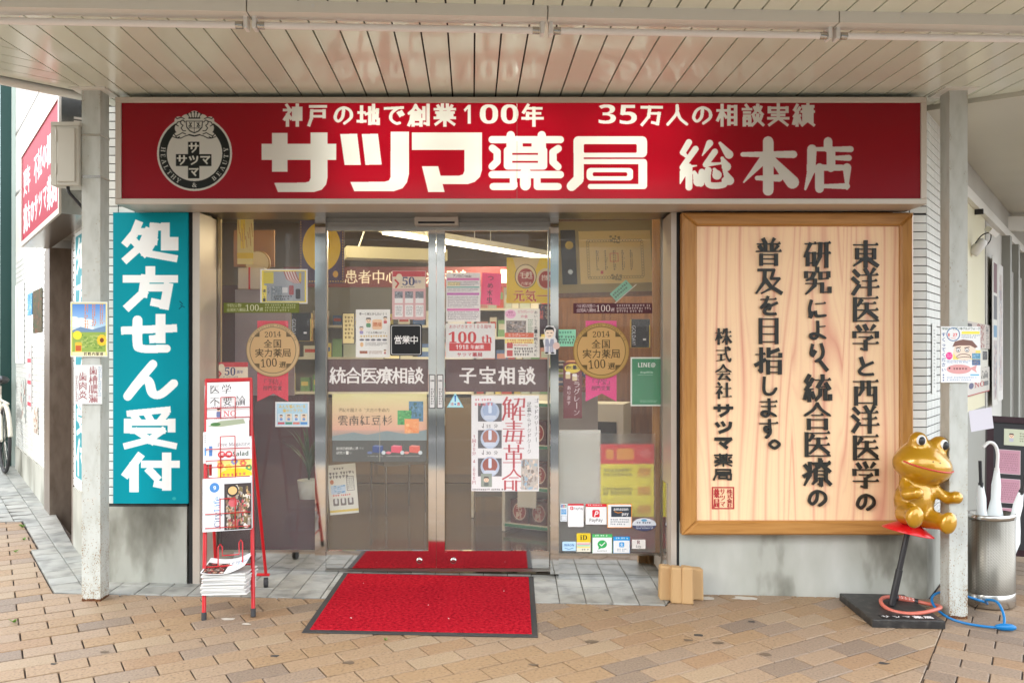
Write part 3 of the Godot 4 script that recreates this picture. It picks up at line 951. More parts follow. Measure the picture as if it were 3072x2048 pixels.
# ---------------------------------------------------------------- canopy
func build_canopy() -> void:
	var c := base("canopy")
	tag(c, "cream canopy over the pavement lined with long narrow ceiling planks", "canopy")
	var turn := deg_to_rad(2.7)
	c.position = Vector3(0, SOFFIT, 0.5)
	c.rotation.y = turn
	var inv := c.transform.affine_inverse()
	var to2 := func(x: float, z: float) -> Vector2:
		var q := inv * Vector3(x, SOFFIT, z)
		return Vector2(q.x, q.z)
	var edge_a: Vector2 = to2.call(-2.35, 0.31)
	var region := PackedVector2Array([to2.call(-2.35, 0.31), to2.call(2.4, 0.31), to2.call(2.62, 0.47), to2.call(5.5, 2.36), to2.call(-2.35, 2.45)])
	var count := 0
	for i in range(-22, 56):
		var x := i * 0.121 + 0.028
		var band := PackedVector2Array([Vector2(x + 0.004, -1), Vector2(x + 0.117, -1), Vector2(x + 0.117, 4.2), Vector2(x + 0.004, 4.2)])
		for p in clipped(band, region):
			put("ceiling_plank", Solid.new().backed().slab(p, 0.02, 0.02, 0.0).made(), M["plank_%d" % (rng.randi() % 3)], c)
			count += 1
	var wedge := PackedVector2Array([to2.call(-2.356, 0.49), to2.call(-2.356, 2.45), to2.call(-4.2, 2.27)])
	var w0: Vector2 = to2.call(-2.41, 0.54)
	var w1: Vector2 = to2.call(-3.11, 1.22)
	var dir := (w1 - w0).normalized()
	var nrm := Vector2(-dir.y, dir.x)
	if nrm.dot(Vector2(1, 1)) < 0:
		nrm = -nrm
	for i in 26:
		var o := w0 + nrm * (0.05 + i * 0.121)
		var band := PackedVector2Array([o - dir * 1 + nrm * 0.003, o + dir * 6 + nrm * 0.003, o + dir * 6 + nrm * 0.118, o - dir * 1 + nrm * 0.118])
		for p in clipped(band, wedge):
			put("ceiling_plank", Solid.new().backed().slab(p, 0.02, 0.02, 0.0).made(), M["plank_%d" % (rng.randi() % 3)], c)
	# edge trim, the dark boards seen through the gaps, and the roof above
	var trim := Solid.new()
	var q0 := Vector3(w0.x, -0.004, w0.y)
	var q1 := q0 + Vector3(dir.x, 0, dir.y) * 2.55
	trim.tube([q0, q1], 0.03, 6)
	put("edge_trim", trim.made(), M.white_paint, c)
	var roof := PackedVector2Array([to2.call(-2.3, 0.3), to2.call(3.0, 0.3), to2.call(6.2, 2.5), to2.call(-4.3, 2.5)])
	put("roof_deck", Solid.new().backed().slab(roof, 0.2, 0.17).made(), M.black_gap, c)
	put("fascia", Solid.new().box(Vector3(0.8, 0.1, 2.03), Vector3(10.4, 0.34, 0.06)).made(), M.white_paint, c)
	var joint := Solid.new()
	var j0: Vector2 = to2.call(-2.353, 0.5)
	var j1: Vector2 = to2.call(-2.353, 2.4)
	joint.tube([Vector3(j0.x, 0.012, j0.y), Vector3(j1.x, 0.012, j1.y)], 0.006, 5)
	put("mitre_joint", joint.made(), M.black_gap, c)
	# row of tube lights: each batten with its own tube
	var z := 1.222
	var lamp_l := 1.24
	for i in range(-3, 3):
		var x := i * lamp_l + 0.71
		var q := c.transform * Vector3(x, 0, z)
		var lamp := base("tube_light", q, c.rotation.y)
		var b := Solid.new()
		b.box(Vector3(0, -0.024, 0.0), Vector3(lamp_l - 0.006, 0.048, 0.085))
		put("batten", b.made(), M.white_paint, lamp)
		put("tube", Solid.new().tube([Vector3(-lamp_l / 2 + 0.045, -0.082, -0.02), Vector3(lamp_l / 2 - 0.045, -0.082, -0.02)], 0.0145, 12).made(), M.tube_glass, lamp)
		for s in [-1, 1]:
			var h := Solid.new()
			h.plate(rounded(-0.0085, -0.098, 0.0085, -0.044, 0.005), 0.02, 0.05, 0.002)
			var e := put("lamp_holder", h.made(), M.white_plastic, lamp, Vector3(s * (lamp_l / 2 - 0.018), 0, -0.025))
			put("end_cap", Solid.new().tube([Vector3(s * (lamp_l / 2 - 0.06), -0.082, -0.02), Vector3(s * (lamp_l / 2 - 0.03), -0.082, -0.02)], 0.0155, 12).made(), M.steel, lamp)
		put("mounting_screw", Solid.new().tube([Vector3(-0.35, -0.02, 0.043), Vector3(-0.35, -0.02, 0.0445)], 0.008, 12).made(), M.white_plastic, lamp)
		tag(lamp, "unlit tube light under the canopy, " + ["at the far left end of the row", "second from left, above the left post", "above the round emblem of the sign", "above the middle of the red sign", "above the right part of the red sign", "last at the right end of the row"][i + 3], "tube light", "unlit tube lights along the canopy")

func rusty(called: String, seed_: int, foot: float) -> StandardMaterial3D:   # old cream paint, rust eating it from the edges and the foot
	var w := 96
	var h := 1400
	var im := Image.create(w, h, false, Image.FORMAT_RGB8)
	var n := FastNoiseLite.new()
	n.seed = seed_
	n.frequency = 0.02
	n.fractal_octaves = 4
	var f := FastNoiseLite.new()
	f.seed = seed_ + 1
	f.frequency = 0.11
	for y in h:
		var low := clampf((y - h * (1.0 - foot)) / (h * foot), 0.0, 1.0)
		for x in w:
			var e := minf(x, w - 1 - x) / (w * 0.5)
			var a := n.get_noise_2d(x * 0.9, y * 0.6)
			var c := Color(0.735, 0.75, 0.73).lerp(Color(0.69, 0.705, 0.68), clampf(a * 1.2 + 0.3, 0, 1))
			var r := f.get_noise_2d(x * 1.6, y * 1.3) + a * 0.5 + low * 0.34 - e * 0.22
			if r > 0.6:
				c = c.lerp(Color(0.42, 0.24, 0.1), clampf((r - 0.6) * 9.0, 0, 1))
			elif r > 0.42 and e < 0.12:
				c = c.lerp(Color(0.62, 0.5, 0.28), clampf((r - 0.42) * 5.0, 0, 0.7))
			if y > h - 12 - int(6 * a):
				c = Color(0.33, 0.17, 0.07)
			im.set_pixel(x, y, c)
	var rr := RandomNumberGenerator.new()
	rr.seed = seed_
	for i in 420:   # rust specks, thickest at the foot
		var y := int(h * (1.0 - foot * 1.3 * pow(rr.randf(), 2.2)))
		var s := 1 + rr.randi() % 3
		im.fill_rect(Rect2i(rr.randi() % (w - 3), mini(y, h - 4), s, maxi(1, s - 1)), Color(0.42, 0.26, 0.12).lerp(Color(0.6, 0.48, 0.3), rr.randf()))
	for i in 26:   # scraps left by torn-off tape
		var x := rr.randi() % 80
		var y := int(h * rr.randf_range(0.3, 0.8))
		im.fill_rect(Rect2i(x, y, 4 + rr.randi() % 18, 2 + rr.randi() % 5), Color(0.66, 0.66, 0.62).lightened(rr.randf() * 0.25))
	return print_mat(called, ImageTexture.create_from_image(im), 0.5)

func build_posts() -> void:
	var i := 0
	for p in [[272.0, 1802.0, "white rusty square canopy post at left, with grey electric box strapped to it"], [2877.0, 1855.0, "white rust-flecked square canopy post at right, behind the gold frog"]]:
		var z := 0.59
		var x: float = on(p[0], 1000, 0.64).x
		var y0 := ground(x, z) - 0.01
		var post := base("canopy_post", Vector3(x, y0, z))
		var hh := SOFFIT - y0
		var s := 0.102 if i == 0 else 0.1
		var b := Solid.new()
		b.box(Vector3(0, hh / 2, 0), Vector3(s, hh, s), true)
		put("shaft", b.made(), rusty("post_paint_%d" % i, 90 + i * 7, 0.16 if i == 1 else 0.2), post)
		put("head_plate", Solid.new().box(Vector3(0, hh - 0.004, 0), Vector3(0.19, 0.008, 0.19)).made(), M.white_paint, post)
		tag(post, p[2], "post", "square posts carrying the canopy")
		i += 1
	# one more down each side street
	var far := base("canopy_post", Vector3(4.32, -0.25, -1.72))
	put("shaft", Solid.new().box(Vector3(0, 1.55, 0), Vector3(0.1, 3.1, 0.1), true).made(), M.post_paint_1, far)
	tag(far, "far pale canopy post in the side passage beside the right shop wall", "post", "square posts carrying the canopy")
	far = base("canopy_post", Vector3(5.15, -0.28, -2.75))
	put("shaft", Solid.new().box(Vector3(0, 1.55, 0), Vector3(0.11, 3.1, 0.11), true).made(), M.post_paint_1, far)
	tag(far, "grey post at the right picture edge deep in the side passage", "post", "square posts carrying the canopy")

# ---------------------------------------------------------------- entrance
func bar(parent: Node, called: String, x0: float, y0: float, x1: float, y1: float, zb: float, zf: float, m: String) -> void:   # an upright block given by its outline on its front plane
	var a := on(x0, y1, zf)
	var b := on(x1, y0, zf)
	put(called, Solid.new().span(Vector3(a.x, a.y, zb), Vector3(b.x, b.y, zf)).made(), M[m], parent)

func pane(parent: Node, x0: float, y0: float, x1: float, y1: float, called := "glass_pane") -> void:
	var a := on(x0, y1, 0)
	var b := on(x1, y0, 0)
	put(called, Solid.new().span(Vector3(a.x, a.y, -0.008), Vector3(b.x, b.y, 0.0)).made(), M.glass, parent)

func build_shopfront() -> void:
	var f := base("shop_window")
	tag(f, "left stainless framed shop window behind the red magazine rack", "shop window", "glazed bays of the shop front")
	bar(f, "jamb", 566, 637, 577, 1760, 0.0, 0.3, "black_gap")
	bar(f, "jamb", 577, 637, 598, 1762, 0.02, 0.305, "aluminium")
	put("reveal", Solid.new().span(Vector3(-1.873, -0.1, -0.03), Vector3(-1.862, 2.21, 0.3)).made(), M.dull_steel, f)
	bar(f, "frame_post", 634, 640, 652, 1745, -0.04, 0.012, "dull_steel")
	pane(f, 650, 646, 944, 1654)
	bar(f, "bottom_rail", 650, 1649, 944, 1656, -0.02, 0.006, "steel")
	bar(f, "kick_plate", 640, 1656, 944, 1736, -0.02, 0.0, "mirror_steel")
	f = base("shop_window")
	tag(f, "right stainless framed shop window with frosted lower glass and card stickers", "shop window", "glazed bays of the shop front")
	pane(f, 1676, 646, 1988, 1658)
	bar(f, "bottom_rail", 1676, 1659, 1988, 1666, -0.02, 0.006, "steel")
	bar(f, "kick_plate", 1676, 1666, 1996, 1740, -0.02, 0.0, "mirror_steel")
	bar(f, "frame_post", 1984, 640, 2000, 1745, -0.04, 0.012, "dull_steel")
	bar(f, "jamb", 2014, 637, 2030, 1765, 0.0, 0.3, "aluminium")
	bar(f, "jamb", 2030, 637, 2038, 1770, 0.06, 0.296, "black_gap")
	put("reveal", Solid.new().span(Vector3(0.985, -0.12, -0.03), Vector3(0.977, 2.21, 0.28)).made(), M.dull_steel, f)
	bar(f, "corner_guard", 2000, 1450, 2014, 1700, 0.06, 0.2, "mirror_steel")
	# frosted film on the inside of the lower pane
	var a := on(1678, 1655, -0.012)
	var b := on(1966, 1300, -0.012)
	put("frosted_film", Solid.new().span(Vector3(a.x, a.y, -0.016), Vector3(b.x, b.y, -0.012)).made(), M.frosted_glass, f)
	# header with the automatic door gear
	var d := base("automatic_door")
	tag(d, "pair of automatic sliding glass doors with mirror steel stiles behind red mat", "door")
	put("header", Solid.new().span(Vector3(-1.87, 2.215, -0.06), Vector3(0.985, 2.262, 0.3)).made(), M.dull_steel, d)
	var lip := on(1000, 634, 0.3)
	put("header_lip", Solid.new().span(Vector3(-1.87, lip.y - 0.004, 0.302), Vector3(0.985, lip.y + 0.008, 0.312)).made(), M.aluminium, d)
	var head := on(1000, 634, 0.0)
	bar(d, "mullion", 944, 640, 976, 1722, -0.05, 0.02, "mirror_steel")
	bar(d, "mullion", 1651, 640, 1676, 1722, -0.05, 0.02, "mirror_steel")
	bar(d, "gear_cover", 976, 640, 1651, 668, -0.1, -0.03, "dull_steel")
	bar(d, "gear_rail", 976, 667, 1651, 682, -0.06, -0.012, "steel")
	bar(d, "sensor", 1243, 650, 1374, 674, -0.03, 0.06, "aluminium")
	bar(d, "sensor_window", 1254, 664, 1364, 670, 0.0, 0.0615, "black_plastic")
	bar(d, "floor_track", 970, 1706, 1660, 1714, -0.05, 0.01, "dull_steel")
	var whole := d
	for leaf in [[976, 1285, 1308], [1648, 1334, 1309]]:
		d = Node3D.new()
		d.name = "door_leaf" if leaf[0] == 976 else "door_leaf_001"
		whole.add_child(d, true)
		var l: float = minf(leaf[0], leaf[1])
		var r: float = maxf(leaf[0], leaf[1])
		pane(d, l + 2, 690, r, 1652, "door_glass")
		bar(d, "top_rail", minf(leaf[0], leaf[2]), 682, maxf(leaf[0], leaf[2]), 692, -0.022, 0.008, "steel")
		bar(d, "bottom_rail", minf(leaf[0], leaf[2]), 1652, maxf(leaf[0], leaf[2]), 1704, -0.022, 0.008, "mirror_steel")
		bar(d, "stile", minf(leaf[1], leaf[2]), 690, maxf(leaf[1], leaf[2]), 1654, -0.022, 0.01, "mirror_steel")
		var sx: float = l if leaf[0] < leaf[2] else r - 5
		bar(d, "stile", sx, 690, sx + 5, 1654, -0.022, 0.01, "dull_steel")
		var kx: float = 1258 if leaf[0] < leaf[2] else 1360
		var kp := on(kx, 1681, 0.009)
		put("lock", Solid.new().tube([kp, kp + Vector3(0, 0, 0.006), kp + Vector3(0, 0, 0.0062)], [0.019, 0.018, 0.006], 20).made(), M.steel, d)
		# touch switch on the stile
		var tx: float = 1286.5 if leaf[0] < leaf[2] else 1310.5
		var pen := Pen.new(self, tx, 1123, tx + 19, 1225, 3.0, Color(0.85, 0.85, 0.84))
		pen.frame(tx, 1123, tx + 19, 1225, 2.2, Color(0.06, 0.06, 0.06))
		pen.text("自動", tx + 4, 1139, 5.4, Color(0.1, 0.1, 0.1), 0.1)
		pen.fine(tx + 6, 1165, tx + 13, 1215, 7, Color(0.25, 0.25, 0.25), 3)
		var pa := on(tx, 1225, 0.016)
		var pb := on(tx + 19, 1123, 0.016)
		put("touch_switch", Solid.new().plate(rounded(pa.x, pa.y, pb.x, pb.y, 0.006), 0.016, 0.006, 0.001).made(), print_mat("switch_face", pen.tex(), 0.3), d)

# ---------------------------------------------------------------- inside the shop
func ordinal(n: int) -> String:
	var small := ["", "first", "second", "third", "fourth", "fifth", "sixth", "seventh", "eighth", "ninth", "tenth", "eleventh", "twelfth", "thirteenth", "fourteenth", "fifteenth", "sixteenth", "seventeenth", "eighteenth", "nineteenth"]
	if n < 20:
		return small[n]
	var tens := n / 10
	return (["twentieth", "thirtieth", "fortieth"][tens - 2] if n % 10 == 0 else ["twenty-", "thirty-", "forty-"][tens - 2] + small[n % 10])

func build_interior() -> void:
	var room := setting("shop_interior")
	var s := Solid.new()
	s.slab(PackedVector2Array([Vector2(-1.95, -0.02), Vector2(1.95, -0.02), Vector2(5.2, -4.6), Vector2(-5.2, -4.6)]), -0.005, 0.1)
	put("floor", s.made(), M.shop_floor, room)
	mat("room_wall", lin(0.24, 0.18, 0.1), 0.7)
	mat("room_ceiling", lin(0.36, 0.31, 0.19), 0.7)
	put("back_wall", Solid.new().box(Vector3(0, 1.5, -4.62), Vector3(10.6, 3.4, 0.1)).made(), M.room_wall, room)
	put("ceiling", Solid.new().backed().slab(PackedVector2Array([Vector2(-2.3, 0.1), Vector2(2.3, 0.1), Vector2(5.3, -4.6), Vector2(-5.3, -4.6)]), 2.96, 0.08).made(), M.room_ceiling, room)
	for k in [-1, 1]:
		s = Solid.new()
		s.t = Transform3D(Basis(Vector3.UP, atan2(-k * 0.72, 1.0)), Vector3(k * 3.6, 1.5, -2.2))
		s.box(Vector3(0, 0, -0.25), Vector3(0.12, 3.4, 5.5))
		put("side_wall", s.made(), M.room_wall, room)
	# lit strip lights
	mat("lamp_white", lin(0.8, 0.8, 0.76), 0.4)
	var glow := mat("lamp_glow", lin(0.9, 0.9, 0.85), 0.4)
	glow.emission_enabled = true
	glow.emission = Color(1.0, 0.97, 0.86)
	glow.emission_energy_multiplier = 1.0
	var spots := [[Vector3(-0.64, 2.37, -2.0), 0.927, "nearest the left door, hung low"], [Vector3(0.1, 2.37, -2.99), 0.927, "behind the right door, hung low"], [Vector3(1.95, 2.86, -2.2), 0.42, "over the right shelves"], [Vector3(-1.75, 2.86, -0.9), 0.2, "over the left shop window"], [Vector3(0.75, 2.86, -0.75), 0.0, "over the right shop window"]]
	for q in spots:
		var lamp := base("ceiling_lamp", q[0], q[1])
		put("housing", Solid.new().box(Vector3(0, 0.005, 0), Vector3(1.25, 0.05, 0.16)).made(), M.lamp_white, lamp)
		put("lit_tube", Solid.new().box(Vector3(0, -0.03, 0), Vector3(1.2, 0.02, 0.12)).made(), glow, lamp)
		var al := AreaLight3D.new()
		al.name = "tube_light_source"
		al.area_size = Vector2(1.2, 0.12)
		al.light_color = Color(1.0, 0.92, 0.74)
		al.light_energy = 0.75
		al.set("area_range", 12.0)
		al.shadow_enabled = true
		al.rotation_degrees = Vector3(-90, 0, 0)
		al.position = Vector3(0, -0.045, 0)
		lamp.add_child(al)
		if q[0].y < 2.6:
			for x in [-0.5, 0.5]:
				put("hanger_rod", Solid.new().tube([Vector3(x, 0.02, 0), Vector3(x, 0.52, 0)], 0.005, 6).made(), M.white_paint, lamp)
		tag(lamp, "lit fluorescent ceiling lamp inside the shop " + q[2], "ceiling lamp", "lit lamps inside the shop")
	# hanging box light with its stays
	var h := base("hanging_light", Vector3(-0.93, 2.16, -1.5), 0.3)
	put("box", Solid.new().box(Vector3.ZERO, Vector3(0.8, 0.09, 0.2)).made(), M.cream_panel, h)
	for x in [-0.3, 0.3]:
		put("stay", Solid.new().tube([Vector3(x, 0.04, 0), Vector3(x * 0.4, 0.56, 0.0)], 0.007, 6).made(), M.white_paint, h)
	tag(h, "cream hanging box light on slanted stays seen through left door", "lamp")
	# long maroon sign across the back
	var y0 := 861.0
	var z := -2.75
	var pen := Pen.new(self, 850, 800, 1540, 861, 1.0, Color(0.36, 0.06, 0.1))
	pen.text("医", 868, 811, 38, Color(0.95, 0.93, 0.88), 0.1)
	pen.text("患者中心の医療相談", 1034, 811, 38, Color(0.95, 0.93, 0.88), 0.1, 0, 41.0)
	pen.text("診", 1500, 811, 38, Color(0.95, 0.93, 0.88), 0.1, 0, 41.0)
	sheet("shop_banner", 850, 800, 1540, 861, z, pen, "long maroon board with white lettering across the back of the shop", "sign", "", 0.04)
	# wall of framed notices and shelves of packets behind it
	var cab := base("wall_cabinet", Vector3(0, 0, -3.75))
	tag(cab, "long pale cabinet with stocked shelves below the maroon board", "cabinet")
	put("back_panel", Solid.new().box(Vector3(-0.3, 1.1, -0.35), Vector3(4.6, 2.2, 0.03)).made(), mat("cabinet_grey", lin(0.24, 0.24, 0.23), 0.5), cab)
	for y in [0.95, 1.32, 1.66]:
		put("shelf", Solid.new().box(Vector3(-0.3, y, -0.18), Vector3(4.6, 0.025, 0.34)).made(), M.white_paint, cab)
	put("counter", Solid.new().box(Vector3(-0.3, 0.45, -0.15), Vector3(4.6, 0.9, 0.36)).made(), mat("counter_front", lin(0.11, 0.085, 0.055), 0.4), cab)
	for k in 8:
		put("cabinet_door", Solid.new().box(Vector3(-2.3 + k * 0.57, 0.46, 0.034), Vector3(0.53, 0.74, 0.012)).made(), mat("door_front", lin(0.16, 0.11, 0.06), 0.35) if k == 0 else M.door_front, cab)
		put("door_knob", Solid.new().ball(Vector3(-2.08 + k * 0.57, 0.6, 0.05), Vector3(0.014, 0.014, 0.014), 8, 6).made(), M.steel, cab)
	var kinds := []
	for c in [lin(0.65, 0.66, 0.62), lin(0.5, 0.58, 0.55), lin(0.55, 0.08, 0.07), lin(0.08, 0.16, 0.4), lin(0.7, 0.6, 0.2), lin(0.2, 0.38, 0.2), lin(0.6, 0.3, 0.3), lin(0.75, 0.74, 0.7)]:
		kinds.append(mat("packet_%d" % kinds.size(), c, 0.45))
	var packs := 0
	for row in [[0.963, 0.24], [1.333, 0.2], [1.673, 0.16]]:
		var x := -2.5
		var nth := 0
		while x < 1.9:
			var w := rng.randf_range(0.09, 0.2)
			var hh: float = row[1] * rng.randf_range(0.6, 1.0)
			var b := base("medicine_box", Vector3(x + w / 2, row[0], -3.88 + rng.randf_range(-0.04, 0.03)), rng.randf_range(-0.1, 0.1))
			put("carton", Solid.new().box(Vector3(0, hh / 2, 0), Vector3(w, hh, 0.07)).made(), kinds[rng.randi() % kinds.size()], b)
			put("label_band", Solid.new().box(Vector3(0, hh * 0.55, 0.036), Vector3(w * 0.8, hh * 0.3, 0.002)).made(), kinds[rng.randi() % kinds.size()], b)
			nth += 1
			var hue: int = kinds.find((b.get_child(0) as MeshInstance3D).material_override)
			tag(b, ["grey white", "pale green", "dark red", "dark blue", "mustard yellow", "green", "dusty pink", "white"][hue] + " medicine box, %s from the left on the %s back shelf" % [ordinal(nth), "lowest" if row[0] < 1.0 else "middle" if row[0] < 1.5 else "top"], "box", "medicine boxes on the back shelves")
			x += w + rng.randf_range(0.01, 0.07)
	# a tall shelf of goods behind the right door
	var gs := base("goods_rack", Vector3(0.3, 0, -1.95))
	tag(gs, "tall pale shelf unit crowded with cartons behind the right door", "shelf")
	for y in [0.78, 1.02, 1.26, 1.5, 1.74]:
		put("shelf", Solid.new().box(Vector3(0, y, 0), Vector3(1.25, 0.02, 0.28)).made(), M.white_paint, gs)
	put("back", Solid.new().box(Vector3(0, 1.0, -0.15), Vector3(1.25, 1.75, 0.015)).made(), M.cabinet_grey, gs)
	for x in [-0.63, 0.63]:
		put("upright", Solid.new().box(Vector3(x, 0.95, 0), Vector3(0.02, 1.9, 0.3)).made(), M.white_paint, gs)
	for row in 5:
		var x := -0.6
		var col := 0
		while x < 0.52:
			var w := rng.randf_range(0.05, 0.1)
			var hh := rng.randf_range(0.11, 0.19)
			var kk := rng.randi() % kinds.size()
			var b := base("carton_pack", Vector3(0.3 + x + w / 2, 0.79 + row * 0.24, -1.88 + rng.randf_range(-0.02, 0.03)), rng.randf_range(-0.08, 0.08))
			put("carton", Solid.new().box(Vector3(0, hh / 2, 0), Vector3(w, hh, 0.06)).made(), kinds[kk], b)
			put("label_band", Solid.new().box(Vector3(0, hh * 0.6, 0.031), Vector3(w * 0.8, hh * 0.34, 0.002)).made(), kinds[(kk + 3) % kinds.size()], b)
			col += 1
			tag(b, "%s pack, %s from the left on the %s board of tall shelf" % [["grey white", "pale green", "dark red", "dark blue", "mustard yellow", "green", "dusty pink", "white"][kk], ordinal(col), ["lowest", "second", "middle", "fourth", "top"][row]], "box", "packs on the tall shelf")
			x += w + rng.randf_range(0.004, 0.02)
	# framed notices in front of the cabinet
	for q in [[1026, 938, 1064, 1032, "narrow framed notice beside the left door edge"], [1076, 928, 1136, 1040, "framed notice with grey border behind the cartoon flyer"], [1150, 1062, 1200, 1078, "low white card behind the brown film"]]:
		pen = Pen.new(self, q[0], q[1], q[2], q[3], 1.0, Color(0.86, 0.83, 0.7))
		pen.frame(q[0], q[1], q[2], q[3], 3, Color(0.35, 0.36, 0.4))
		pen.fine(q[0] + 8, q[1] + 10, q[2] - 8, q[3] - 12, 6, Color(0.4, 0.36, 0.3), int(q[0]))
		sheet("framed_notice", q[0], q[1], q[2], q[3], -3.2, pen, q[4], "notice", "framed notices inside the shop", 0.02)
	# floor display shelf with red tins, white cabinet
	var disp := base("display_shelf", Vector3(0.28, 0, -1.25), -0.5)
	tag(disp, "white display shelf with green edges holding red cartons behind right door", "shelf")
	for y in [0.05, 0.34, 0.66, 0.98]:
		put("board", Solid.new().box(Vector3(0, y, 0), Vector3(0.62, 0.03, 0.3)).made(), M.white_paint, disp)
		put("edge", Solid.new().box(Vector3(0, y, 0.153), Vector3(0.62, 0.022, 0.004)).made(), mat("green_edge", lin(0.03, 0.25, 0.15), 0.4), disp)
	for x in [-0.31, 0.31]:
		put("side_panel", Solid.new().box(Vector3(x, 0.52, 0), Vector3(0.025, 1.04, 0.31)).made(), M.white_paint, disp)
	put("back", Solid.new().box(Vector3(0, 0.52, -0.16), Vector3(0.62, 1.04, 0.012)).made(), M.white_paint, disp)
	pen = Pen.new(self, 0, 0, 60, 60, 1.5, Color(0.3, 0.05, 0.06))
	pen.disc(30, 30, 22, 22, Color(0.85, 0.75, 0.7))
	pen.disc(30, 30, 19, 19, Color(0.6, 0.12, 0.1))
	pen.text("毛", 18, 10, 20, Color(0.95, 0.9, 0.85), 0.12)
	pen.text("甦", 18, 31, 20, Color(0.95, 0.9, 0.85), 0.1)
	var tin := print_mat("red_carton", pen.tex(), 0.4)
	for y in [0.067, 0.357, 0.677]:
		for x in [-0.19, -0.02, 0.16]:
			var b := put("red_carton_box", Solid.new().box(Vector3(0, 0.09, 0), Vector3(0.15, 0.18, 0.15), true).made(), tin, null, disp.transform * Vector3(x, y, 0.05))
			b.rotation.y = -0.5 + rng.randf_range(-0.15, 0.15)
			tag(b, "dark red carton with round emblem, %s on the %s board of display shelf" % ["left" if x < -0.1 else "middle" if x < 0.1 else "right", "lowest" if y < 0.1 else "second" if y < 0.5 else "third"], "box", "red cartons on the display shelf")
	put("price_card", Solid.new().box(Vector3(-0.1, 0.27, 0.165), Vector3(0.16, 0.14, 0.003)).made(), M.paper, disp)
	var wc := base("white_cabinet", Vector3(0.72, 0, -1.1), -0.3)
	put("body", Solid.new().box(Vector3(0, 0.5, 0), Vector3(0.3, 1.0, 0.35)).made(), M.white_plastic, wc)
	put("control_panel", Solid.new().box(Vector3(0.02, 0.72, 0.177), Vector3(0.16, 0.3, 0.006)).made(), M.black_plastic, wc)
	tag(wc, "white upright cabinet with dark panel beside the display shelf", "cabinet")
	# a visitor's chair
	var ch := base("chair", Vector3(-1.0, 0, -2.15), 0.5)
	var tubes := Solid.new()
	put("seat", Solid.new().box(Vector3(0, 0.44, 0), Vector3(0.4, 0.05, 0.4)).made(), mat("seat_grey", lin(0.16, 0.15, 0.13), 0.5), ch)
	put("backrest", Solid.new().box(Vector3(0, 0.72, -0.2), Vector3(0.38, 0.26, 0.03)).made(), M.seat_grey, ch)
	for x in [-0.18, 0.18]:
		for zz in [-0.18, 0.18]:
			put("leg", Solid.new().tube([Vector3(x, 0, zz * 1.1), Vector3(x, 0.43, zz)], 0.011, 8).made(), M.steel, ch)
	tag(ch, "black chair on four chrome legs inside the shop behind left door", "chair")
	# hanging scroll with the big yellow oval
	pen = Pen.new(self, 898, 660, 1032, 850, 2.0, Color(0.27, 0.19, 0.33))
	for k in 60:
		var x := rng.randf_range(900, 1030)
		var y := rng.randf_range(795, 846)
		pen.line(Vector2(x, y), Vector2(x + rng.randf_range(-5, 5), y + rng.randf_range(-5, 5)), 1.2, Color(0.14, 0.08, 0.18).lerp(Color(0.55, 0.45, 0.58), rng.randf()))
	for k in 24:
		pen.rect(901, 664 + k * 7.8, 903.5, 668 + k * 7.8, Color(0.85, 0.68, 0.25))
		pen.rect(1026.5, 664 + k * 7.8, 1029, 668 + k * 7.8, Color(0.85, 0.68, 0.25))
	for k in 17:
		pen.rect(903 + k * 7.8, 842, 907 + k * 7.8, 845, Color(0.85, 0.68, 0.25))
	pen.disc(964, 740, 57, 74, Color(0.93, 0.77, 0.07))
	pen.disc(983, 735, 6, 12, Color(0.7, 0.5, 0.25))
	pen.disc(1006, 822, 8, 10, Color(0.85, 0.65, 0.25))
	sheet("hanging_scroll", 898, 660, 1032, 850, -0.35, pen, "purple hanging scroll with large yellow oval behind the left mullion", "scroll", "", 0.004)

